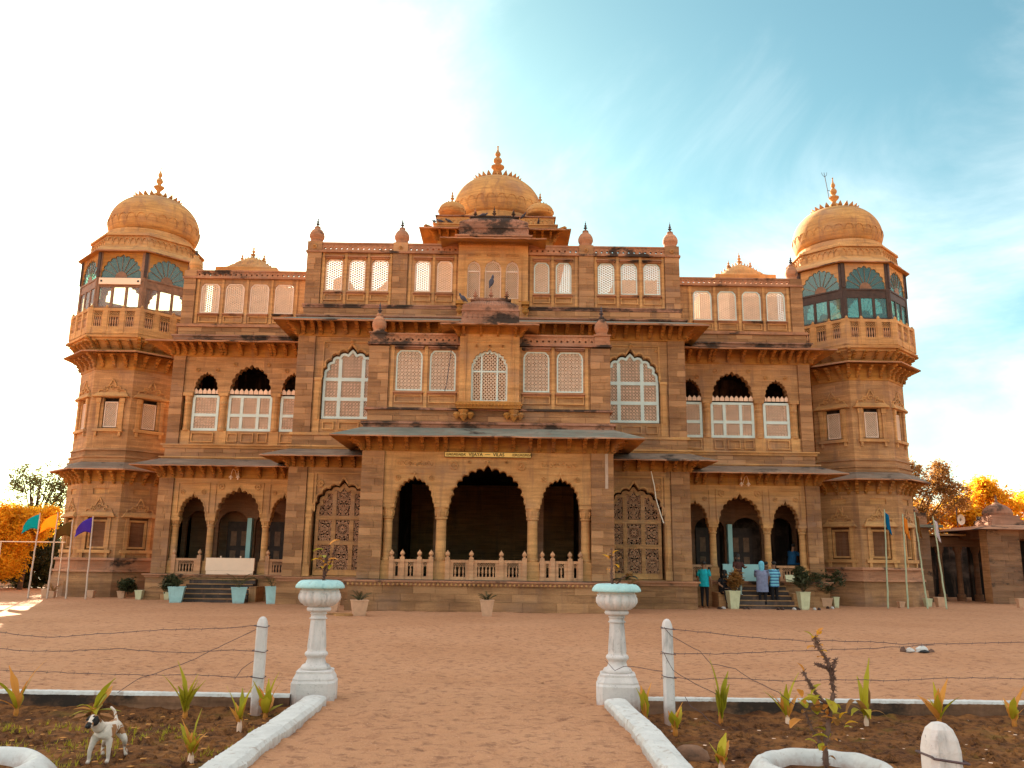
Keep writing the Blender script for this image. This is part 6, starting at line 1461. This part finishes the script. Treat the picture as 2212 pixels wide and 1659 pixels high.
# ================================================================ PEOPLE AND DOG
def cloth(name, c, stripes=None):
    m_ = NT(name); p = m_.n('ShaderNodeTexCoord').outputs['Object']; n = m_.noise(p, 9, 4); cc = m_.mix(m_.rng(n, .3, .7, 0, 1), tuple(x*.75 for x in c), tuple(min(1, x*1.15) for x in c))
    if stripes:
        s = m_.n('ShaderNodeSeparateXYZ'); m_.l(p, s.inputs[0]); f = m_.math('GREATER_THAN', m_.math('FRACT', m_.math('MULTIPLY', s.outputs[2], 9.0)), .5); cc = m_.mix(f, cc, stripes)
    m_.col(cc); m_.b.inputs['Roughness'].default_value = .85; m_.bump(n, .5, .02); return m_.m
SKIN = plain('brown_skin', (.24, .115, .06), .55, .1, 20); HAIR = plain('black_hair', (.01, .008, .007), .5, .3, 30)
def skinmesh(name, J, E, mats, matf, sub=2):
    """J: name -> (x,y,z,r) ; E: joint pairs ; one continuous skinned body"""
    ks = list(J); me = bpy.data.meshes.new(name); me.from_pydata([J[k][:3] for k in ks], [(ks.index(a), ks.index(b)) for a, b in E], [])
    o = link(bpy.data.objects.new(name, me)); o.modifiers.new('k', 'SKIN'); sd = me.skin_vertices[0].data
    for i, k in enumerate(ks): r = J[k][3]; sd[i].radius = r if isinstance(r, tuple) else (r, r); sd[i].use_root = (i == 0)
    sb = o.modifiers.new('s', 'SUBSURF'); sb.levels = sub; sb.render_levels = sub
    dg = bpy.context.evaluated_depsgraph_get(); nm = bpy.data.meshes.new_from_object(o.evaluated_get(dg)); bpy.data.objects.remove(o)
    for m_ in mats: nm.materials.append(m_)
    for p in nm.polygons: p.material_index = matf(p.center); p.use_smooth = True
    nm.name = name; return nm
def face_bits(t, hx, hy, hz, r, d):
    """eyes, nose and ears as small child meshes; d = facing direction in plan"""
    s = Vector((-d[1], d[0], 0)); D = Vector((d[0], d[1], 0)); C = Vector((hx, hy, hz))
    for q in (-1, 1):
        mb = MB(); c = C+D*r*.86+s*q*r*.36+Vector((0, 0, r*.05)); mb.lathe([(.004,-.012),(.014,0),(.004,.012)], c, 6); mb.local('eye', HAIR, t)
        mb = MB(); c = C+s*q*r*.98; mb.lathe([(.006,-.035),(.018,0),(.006,.035)], c, 6); mb.local('ear', SKIN, t)
    mb = MB(); c = C+D*r*.95-Vector((0, 0, r*.15)); mb.lathe([(.02,-.02),(.016,0),(.005,.04)], c, 6); mb.local('nose', SKIN, t)
    mb = MB(); c = C+D*r*.86-Vector((0, 0, r*.5)); mb.box(c.x-.025, c.x+.025, c.y-.01, c.y+.01, c.z-.008, c.z+.008); mb.local('mouth', M_WOODD, t)
def person(x, y, z, rz, label, top, legs, pose='stand', h=1.65, hair='short', tm=None, build=1.0, hem=.80):
    """local frame: faces -Y"""
    t = empty('person', (x, y, z), rz, label=label, cat='person', group='visitors at the right steps'); k = h/1.7; b = build
    J = {'pel': (0, 0, .92, (.15*b, .11)), 'bel': (0, .0, 1.06, (.135*b, .10)), 'che': (0, .0, 1.28, (.155*b, .11)), 'nb': (0, .01, 1.42, (.07, .065)), 'nk': (0, .0, 1.48, .052), 'hd': (0, -.015, 1.56, (.075, .085)), 'ht': (0, -.01, 1.64, (.078, .09)),
         'sl': (.17*b, 0, 1.38, .062), 'el': (.25*b, .02, 1.12, .044), 'wl': (.26*b, -.06, .88, .030), 'hl': (.26*b, -.08, .80, (.035, .02)),
         'sr': (-.17*b, 0, 1.38, .062), 'er': (-.25*b, .02, 1.12, .044), 'wr': (-.26*b, -.06, .88, .030), 'hr': (-.26*b, -.08, .80, (.035, .02)),
         'tl': (.09, 0, .82, .088), 'kl': (.10, -.01, .48, .062), 'al': (.10, .02, .10, .042), 'fl': (.11, -.13, .035, (.04, .03)),
         'tr': (-.09, 0, .82, .088), 'kr': (-.10, -.01, .48, .062), 'ar': (-.10, .02, .10, .042), 'fr': (-.11, -.13, .035, (.04, .03))}
    if pose == 'reach':
        J['el'] = (.24, -.12, 1.18, .044); J['wl'] = (.16, -.34, 1.22, .03); J['hl'] = (.13, -.42, 1.23, (.035, .02)); J['er'] = (-.26, -.08, 1.16, .044); J['wr'] = (-.18, -.28, 1.10, .03); J['hr'] = (-.14, -.36, 1.12, (.035, .02))
    if pose == 'sit':
        dz = -.42
        for q in list(J):
            v = J[q]; J[q] = (v[0], v[1]-(max(0, v[2]-.92)*.22), v[2]+dz, v[3])
        for s_, q in ((1, 'l'), (-1, 'r')):
            J['t'+q] = (s_*.10, -.05, .47, .09); J['k'+q] = (s_*.16, -.46, .50, .062); J['a'+q] = (s_*.12, -.50, .12, .042); J['f'+q] = (s_*.13, -.62, .04, (.04, .03))
            J['e'+q] = (s_*.30, -.22, .80, .044); J['w'+q] = (s_*.16, -.42, .66, .03); J['h'+q] = (s_*.12, -.50, .64, (.035, .02))
    for q in J: v = J[q]; J[q] = (v[0]*k, v[1]*k, v[2]*k, tuple(a*k for a in v[3]) if isinstance(v[3], tuple) else v[3]*k)
    E_ = [('pel','bel'),('bel','che'),('che','nb'),('nb','nk'),('nk','hd'),('hd','ht'),('che','sl'),('sl','el'),('el','wl'),('wl','hl'),('che','sr'),('sr','er'),('er','wr'),('wr','hr'),('pel','tl'),('tl','kl'),('kl','al'),('al','fl'),('pel','tr'),('tr','kr'),('kr','ar'),('ar','fr')]
    zt, zneck = J['pel'][2]-.03*k, J['nb'][2]+.02*k; elz = J['el'][2]
    def mf(c):
        if c.z > zneck: return 0
        if abs(c.x) > .205*k*b and c.z < elz+.06: return 0
        if pose != 'stand' and c.y < -.2*k and c.z > (.55 if pose == 'sit' else .9)*k and (pose == 'reach' or abs(c.x) < .2): 
            return 0 if pose == 'reach' and c.y < -.22*k else 2
        if c.z < .075*k: return 0
        return 1 if c.z > zt else 2
    me = skinmesh('body', J, E_, [SKIN, tm or top, legs], mf); o = link(bpy.data.objects.new('body', me)); o.parent = t
    # hands: five fingers each
    for q, sg in (('l', 1), ('r', -1)):
        hx, hy, hz = J['h'+q][:3]; wx, wy, wz = J['w'+q][:3]; d = Vector((hx-wx, hy-wy, hz-wz)).normalized(); mb = MB(); side = Vector((0, 1, 0)) if abs(d.z) > .7 else Vector((1, 0, 0))
        for f, (off, ln) in enumerate(((-.027, .055), (-.009, .068), (.009, .072), (.027, .062))):
            p0 = Vector((hx, hy, hz))+side*off; p1 = p0+d*ln*.5; p2 = p1+d*ln*.4+Vector((-sg*.012, 0, 0)); mb.tube([p0, p1, p2], [.009, .008, .006], 5)
        p0 = Vector((hx, hy, hz))-d*.03-side*.028; mb.tube([p0, p0-side*.02+d*.03, p0-side*.022+d*.055], [.01, .009, .007], 5); mb.local('fingers', SKIN, t)
    # shirt or tunic as its own shell following the torso
    mb = MB(); n = 20; pr = [(hem, 1.18), (.92, 1.12), (1.06, 1.10), (1.2, 1.12), (1.32, 1.10), (1.40, .84), (1.45, .45)]
    vs = []
    for zz, f in pr:
        zz_ = zz if pose != 'sit' else max(zz, .9)-.42; yo = 0 if pose != 'sit' else -max(0, zz-.92)*.22
        for i in range(n): a = 2*PI*i/n; w0 = (.165*b*f if zz < 1.42 else .10)*(1+.05*math.sin(5*a)); vs.append((w0*math.cos(a)*k, (.125*f*math.sin(a)*(1+.05*math.sin(3*a))+yo)*k, zz_*k))
    mb.add(vs, [(j*n+i, j*n+(i+1) % n, (j+1)*n+(i+1) % n, (j+1)*n+i) for j in range(len(pr)-1) for i in range(n)]); mb.local('shirt', tm or top, t, smooth=True)
    for s_, q in ((1, 'l'), (-1, 'r')):
        a, c = Vector(J['s'+q][:3]), Vector(J['e'+q][:3]); mb = MB(); mb.tube([a-(c-a)*.15, a+(c-a)*.3, a+(c-a)*.75], [.072*k, .074*k, .066*k], 10); mb.local('sleeve', tm or top, t, smooth=True)
    hx, hy, hz = J['ht'][:3]
    face_bits(t, hx, hy-.0, hz-.05, .085, (0, -1))
    mb = MB(); vs = []; n = 16; ringz = ((.0, .60), (.02, .9), (.05, 1), (.09, .88), (.12, .55), (.13, .1)) if hair == 'short' else ((-.22, .85), (-.1, 1.1), (.0, 1.15), (.05, 1.12), (.10, .95), (.14, .55), (.15, .1))
    for dz, f in ringz:
        for i in range(n): a = 2*PI*i/n; f2 = f*(1 if math.sin(a) > -.3 or dz > .05 else .75); vs.append((hx+.093*f2*math.cos(a), hy+.022+.102*f2*math.sin(a), hz-.02+dz))
    mb.add(vs, [(j*n+i, j*n+(i+1) % n, (j+1)*n+(i+1) % n, (j+1)*n+i) for j in range(len(ringz)-1) for i in range(n)]+[tuple((len(ringz)-1)*n+i for i in range(n))]); 
    mb.local('hair' if hair in ('short', 'long') else 'headscarf', HAIR if hair in ('short', 'long') else hair, t, smooth=True)
    return t
C_CYAN = cloth('cyan_cloth', (.01, .36, .42)); C_BLK = cloth('black_cloth', (.012, .010, .012)); C_GREY = cloth('grey_blue_cloth', (.20, .22, .33)); C_SCARF = cloth('light_blue_scarf_cloth', (.16, .48, .62))
C_STR = cloth('striped_blue_cloth', (.06, .16, .30), (.18, .50, .62)); C_BLUE = cloth('dark_blue_cloth', (.01, .07, .16)); C_RED = cloth('dark_brown_red_cloth', (.06, .02, .015)); C_PALE = cloth('pale_trouser_cloth', (.40, .46, .40))
person(8.02, 31.9, 0, 2.6, 'person in a bright cyan shirt and black trousers standing left of the right steps', C_CYAN, C_BLK)
person(9.35, 32.1, .42, .35, 'person with dark hair and pale trousers standing up on the right steps behind the pot', C_RED, C_PALE, 'reach', 1.5, 'long')
person(10.20, 32.0, 0, 2.9, 'person in a grey-blue tunic and light blue headscarf seen from behind', C_GREY, C_BLK, 'reach', 1.66, C_SCARF, hem=.62, build=1.15)
person(10.70, 32.15, 0, 3.5, 'person in a striped blue shirt standing to the right of the headscarf', C_STR, C_BLK, 'stand', 1.68)
person(10.52, 32.45, 0, .4, 'person in black squeezed between the headscarf and the striped shirt', C_BLK, C_BLK, 'stand', 1.66)
person(8.80, 32.2, .12, .2, 'person in black sitting on the left end of the right steps', C_BLK, C_BLK, 'sit', 1.6, 'long')
person(12.15, 34.4, 1.15, 2.2, 'person in a dark blue shirt sitting in the rightmost arch of the right veranda', C_BLUE, C_BLK, 'sit', 1.65)

def dog():
    t = empty('dog', (-2.79, 7.62, -.115), .2, label='small white dog with black and brown patches standing in the left bed', cat='dog')
    J = {'rump': (.13, .24, .245, .052), 'mid': (.09, .13, .235, .056), 'che': (.02, .0, .245, .070), 'sh': (-.01, -.04, .26, .066), 'nk': (-.035, -.09, .315, .046), 'hd': (-.055, -.13, .355, (.056, .050)), 'mz': (-.062, -.20, .322, .027), 'ns': (-.064, -.235, .312, .019),
         'f1': (-.055, -.01, .185, .032), 'f1k': (-.075, -.03, .10, .019), 'f1w': (-.075, -.025, .035, .015), 'f1p': (-.08, -.05, .012, .019), 'f2': (.055, -.01, .185, .032), 'f2k': (.06, -.02, .10, .019), 'f2w': (.06, -.015, .035, .015), 'f2p': (.055, -.04, .012, .019),
         'h1': (.085, .25, .20, .040), 'h1k': (.065, .20, .135, .027), 'h1h': (.065, .275, .075, .014), 'h1p': (.065, .25, .012, .018), 'h2': (.175, .23, .20, .040), 'h2k': (.205, .17, .14, .027), 'h2h': (.225, .245, .08, .014), 'h2p': (.235, .21, .012, .018),
         't1': (.15, .29, .275, .015), 't2': (.14, .32, .335, .012), 't3': (.10, .30, .375, .010), 't4': (.13, .27, .35, .008)}
    J = {q: ((v[0]-.42*max(0, v[1]))*1.08, v[1]*1.08, v[2]*1.08, v[3]) for q, v in J.items()}; J['hd'] = (-.058, -.14, .385, (.068, .060)); J['mz'] = (-.066, -.205, .35, .032)
    E_ = [('rump','mid'),('mid','che'),('che','sh'),('sh','nk'),('nk','hd'),('hd','mz'),('mz','ns'),('che','f1'),('f1','f1k'),('f1k','f1w'),('f1w','f1p'),('che','f2'),('f2','f2k'),('f2k','f2w'),('f2w','f2p'),('rump','h1'),('h1','h1k'),('h1k','h1h'),('h1h','h1p'),('rump','h2'),('h2','h2k'),('h2k','h2h'),('h2h','h2p'),('rump','t1'),('t1','t2'),('t2','t3'),('t3','t4')]
    W = plain('white_fur', (.60, .50, .41), .9, .1, 40, .01); B = plain('black_fur', (.02, .016, .014), .8, .3, 40, .01); T = plain('brown_fur', (.30, .13, .05), .9, .2, 40, .01)
    def mf(c):
        if c.y < -.225: return 1
        if c.y < -.085 and c.z > .335:
            d = abs(c.x+.058)
            if d < .014: return 0
            if c.y < -.15 and c.z < .41 and c.y > -.21: return 1
            return 2 if c.z > .35 else 0
        n = noise.noise((c.x*9, c.y*7, c.z*6))
        if c.y > -.02 and c.z > .2 and n > .12: return 2
        if abs(n) < .03 and c.y > .0: return 2
        if .0 < c.y < .22 and c.z < .2 and c.z > .17 and n < .1: return 1
        return 0
    me = skinmesh('body', J, E_, [W, B, T], mf); o = link(bpy.data.objects.new('body', me)); o.parent = t
    for q in (-1, 1):
        mb = MB(); bx = -.058+q*.05; mb.add([(bx, -.14, .43), (bx, -.10, .42), (bx+q*.07, -.135, .425), (bx+q*.12, -.14, .385), (bx+q*.08, -.115, .36), (bx+q*.01, -.15, .415)], [(0,1,2),(1,4,2),(2,4,3),(0,2,5),(5,2,3),(5,3,4)]); e = mb.local('ear', T, t)
        mb = MB(); mb.lathe([(.002,-.008),(.008,0),(.002,.008)], (-.060+q*.028, -.198, .392), 7); mb.local('eye', M_BLACK, t)
    mb = MB(); mb.lathe([(.004,-.012),(.015,-.003),(.012,.008),(.003,.012)], (-.07, -.268, .345), 8); mb.local('nose', M_BLACK, t)
dog()

# ================================================================ TREES AND FAR SURROUNDINGS
def tree(x, y, h, label, cent, mat, nclump, per, leaf, rad, trunk_r=.2, name='tree', group='trees around the palace', **k):
    t = empty(name, (x, y, 0), label=label, cat='tree', group=group)
    mb = MB(); mb.tube([(0,0,-.2),(.1,0,h*.25),(-.05,.05,h*.5),(.1,0,h*.8)], [trunk_r*1.3, trunk_r, trunk_r*.7, trunk_r*.25], 8); mb.local('trunk', M_BARK, t)
    lm = MB()
    for c in cent:
        for _ in range(3): p = Vector((c[0]+R.uniform(-.5,.5)*c[3], c[1]+R.uniform(-.5,.5)*c[4], c[2]+R.uniform(-.2,.7)*c[5])); lm.tube([(0,0,h*R.uniform(.25,.5)), (p.x*.5, p.y*.5, p.z*.75), tuple(p)], [trunk_r*.4, trunk_r*.22, .02], 5)
    lm.local('limb', M_BARK, t); crown_mesh(cent, nclump, per, leaf, rad, **k).local('crown', mat, t)
# left: sparse dark tree behind golden bushes
tree(-24.2, 45, 7.0, 'tall sparse dark tree rising behind the golden bushes at the left', [(1.5,0,5.1,.8,.9,1.3),(-.4,0,4.6,1.2,1,1.3),(.6,0,5.4,1.0,1,1.2),(-.9,0,5.6,.7,.8,.8),(1.3,0,4.2,.8,.9,1.2),(.1,0,3.3,1.6,1,1.0)], M_LDARK, 190, 36, .09, .42, .14)
tree(-22.3, 41, 4.4, 'golden sunlit tree between the left tower and the flagpoles', [(0,0,2.9,1.1,1.2,1.0),(.6,0,3.4,.6,.8,.5),(-.8,0,3.0,.8,1,.8)], M_LGOLD, 150, 90, .10, .40, .10)
tree(-23.7, 40, 4.6, 'golden sunlit bushy tree at the left edge behind the flags', [(-.2,0,3.2,1.4,1.2,1.1),(.4,0,2.1,1.2,1.2,1.0),(-1.2,0,4.0,.9,1,.6),(-.9,0,2.2,1.0,1,1.2),(.9,0,1.4,.9,1,.8)], M_LGOLD, 330, 95, .10, .42, .14)
tree(-26.4, 42, 5.2, 'golden tree cut off by the left edge of the picture', [(0,0,3.4,1.4,1.2,1.4),(.3,0,1.8,1.5,1.2,1.1)], M_LGOLD, 230, 90, .10, .45, .14)
tree(-21.6, 43.5, 3.2, 'dark green bush in shade behind the orange flag', [(0,0,1.3,1.6,1.2,1.3),(-1.6,0,1.0,1.3,1,1.1)], M_LSHADE, 190, 60, .11, .45, .12)
tree(-25.5, 44.5, 3.6, 'dark green bush under the sparse tree at the left', [(0,0,1.9,2.2,1.2,1.6),(1.8,0,2.6,1.2,1,1.2)], M_LSHADE, 220, 60, .12, .5, .12)
# right
tree(21.0, 43.0, 7.2, 'tall rust-coloured tree behind the right tower and colonnade', [(-.3,0,4.6,1.3,1,1.3),(.4,0,5.9,.8,.8,1.0),(-.6,0,6.2,.5,.6,.9),(1.5,0,5.0,.9,.9,1.0),(2.7,0,5.1,.7,.6,.7),(1.9,0,6.0,.45,.5,.9),(.4,0,3.6,1.7,1.2,.9)], M_LOLIVE, 330, 42, .095, .38, .18)
tree(24.4, 47, 5.4, 'golden sunlit trees beyond the pavilion at the right', [(0,0,3.6,1.5,1.3,.9),(.7,0,4.5,.6,.8,.5),(1.9,0,4.6,.9,1,.9),(-1.7,0,3.5,1.0,1,.7),(-.6,0,4.6,.5,.6,.4),(2.6,0,3.6,1,1,.9)], M_LGOLD, 300, 60, .12, .42, .16)
tree(27.8, 47, 6.4, 'large golden tree at the right edge above the pavilion', [(0,0,5.0,1.2,1.3,.9),(-.5,0,5.9,.5,.7,.5),(-1.6,0,4.3,.9,1,.7),(1.5,0,4.6,1.5,1.2,1.4),(.5,0,3.6,1.6,1.2,.8)], M_LGOLD, 280, 60, .13, .45, .18)
tree(22.6, 49, 3.6, 'brown-green bush filling the gap behind the colonnade', [(0,0,2.4,2.4,1.2,1.4),(-2.4,0,2.6,1.6,1.2,1.4)], M_LOLIVE, 260, 56, .12, .5, .14)
def treeline():
    mb = crown_mesh([(x, 95+R.uniform(-6, 6), 1.6, 9, 4, R.uniform(1.5, 3.2)) for x in range(-120, 130, 7)], 2600, 22, .36, 1.5); mb.build('distant_treeline', M_LDARK, kind='stuff')
    b = MB(); b.box(-75, -19.6, 50, 50.3, -.1, 2.2); b.build('boundary_wall', M_STONE, label='low boundary wall behind the bushes on the left', cat='wall')
treeline()
# thin pipe rail between the left poles
t = empty('pipe_rail', (-18.3, 34.2, 0), label='thin pale pipe rail behind the left flagpoles', cat='rail')
mb = MB(); mb.tube([(-1.2,0,2.12),(1.4,0,2.12)], .02, 5); mb.local('rail', M_BEIGE, t)
for q in (-1.15, 1.3): mb = MB(); mb.tube([(q,0,0),(q,0,2.12)], .02, 5); mb.local('support', M_BEIGE, t)

M_DIM = stone('grimy_block_stone', (.36, .19, .10), (.20, .095, .05), rand=.3, stain=.3)
def pavilion():
    """low colonnade and domed pavilion at the right"""
    t = empty('colonnade', (22, 42, 0), label='low dark stone colonnade running back beside the right tower', cat='building')
    W = lambda mb, n, m_: mb.build(n, m_, t)
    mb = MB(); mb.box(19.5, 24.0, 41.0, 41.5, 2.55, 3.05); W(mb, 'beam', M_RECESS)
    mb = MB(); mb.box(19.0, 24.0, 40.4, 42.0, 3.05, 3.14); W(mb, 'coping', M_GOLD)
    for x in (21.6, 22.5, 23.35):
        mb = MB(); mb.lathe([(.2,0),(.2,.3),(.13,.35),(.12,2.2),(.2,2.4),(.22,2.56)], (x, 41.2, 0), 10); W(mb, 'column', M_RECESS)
    mb = MB(); mb.box(19.0, 30.0, 46.5, 46.8, 0, 3.0); W(mb, 'rear_wall', M_ROOMDARK)
    mb = MB(); mb.box(19.0, 24.2, 41.0, 46.5, 3.0, 3.1); W(mb, 'roof', M_DARK)
    p = empty('pavilion', (24.4, 40, 0), label='small square pavilion with a stepped domed roof at the right edge', cat='building')
    W = lambda mb, n, m_: mb.build(n, m_, p)
    for x, a in ((23.25, .74), (25.5, .6)):
        mb = MB(); mb.box(x-a, x+a, 38.6, 39.2, 0, 3.3); o = W(mb, 'pier', M_STONE); blocks(o, x-a, x+a, 0, 3.3, 38.58, .1, .27, .6, objs=False, mat=M_DIM)
    mb = MB(); mb.box(22.55, 27.4, 38.7, 42, 2.9, 3.35); W(mb, 'beam', M_RECESS)
    mb = MB(); mb.add([(21.9,37.9,3.28),(28.3,37.9,3.28),(28.3,42.9,3.28),(21.9,42.9,3.28),(22.9,38.6,3.5),(27.5,38.6,3.5),(27.5,42,3.5),(22.9,42,3.5)], [(0,1,5,4),(1,2,6,5),(2,3,7,6),(3,0,4,7),(0,3,2,1),(4,5,6,7)]); W(mb, 'eave', M_DARK)
    mb = MB(); mb.box(22.98, 24.48, 38.9, 40.4, 3.5, 3.75); mb.box(23.08, 24.38, 39.0, 40.3, 3.75, 3.95); mb.lathe([(.62,0),(.66,.12),(.6,.3),(.42,.46),(.2,.56),(.06,.66),(.04,.9),(.01,1.0)], (23.73, 39.65, 3.95), 16); W(mb, 'stepped_dome', M_SOOT)
    mb = MB(); mb.box(23.4, 27.4, 41.8, 42, 0, 3); W(mb, 'rear_wall', M_ROOMDARK)
    q = empty('gate_pier', (20.2, 40.2, 0), label='square stone pier with a tiny dome right of the right tower', cat='building')
    mb = MB(); mb.box(19.0, 20.6, 40.0, 41.4, 0, 3.4); o = mb.build('pier', M_STONE, q); blocks(o, 19.0, 20.6, 0, 3.4, 39.98, .1, .25, .6, objs=False, mat=M_DIM)
    mb = MB(); mb.box(18.7, 21.1, 39.6, 41.8, 3.4, 3.52); mb.build('eave', M_SLATE, q); mb = MB(); mb.box(19.2, 20.6, 40.1, 41.3, 3.52, 4.1); mb.lathe([(.5,0),(.52,.1),(.4,.3),(.15,.42),(.04,.5),(.03,.75)], (19.9, 40.6, 4.1), 14); mb.build('dome', M_DARK, q)
    d = empty('satellite_dish', (22.9, 41.6, 3.12), label='small satellite dish on a pole above the colonnade', cat='satellite dish')
    mb = MB(); mb.tube([(-.05,0,0),(-.05,0,1.35)], .025, 5); mb.local('mast', M_METAL, d)
    mb = MB(); vs = [(0,-.05,.75)]; fs = []
    for j in range(1, 5):
        for i in range(18): a = 2*PI*i/18; r = .26*j/4; vs.append((r*.75*math.cos(a)+.08, -.05-(j/4)**2*.08, .75+r*math.sin(a)))
    for i in range(18): fs.append((0, 1+i, 1+(i+1) % 18))
    for j in range(3):
        for i in range(18): k = (i+1) % 18; fs.append((1+j*18+i, 1+j*18+k, 1+(j+1)*18+k, 1+(j+1)*18+i))
    mb.add(vs, fs); mb.local('dish', M_BEIGE, d, smooth=True)
pavilion()
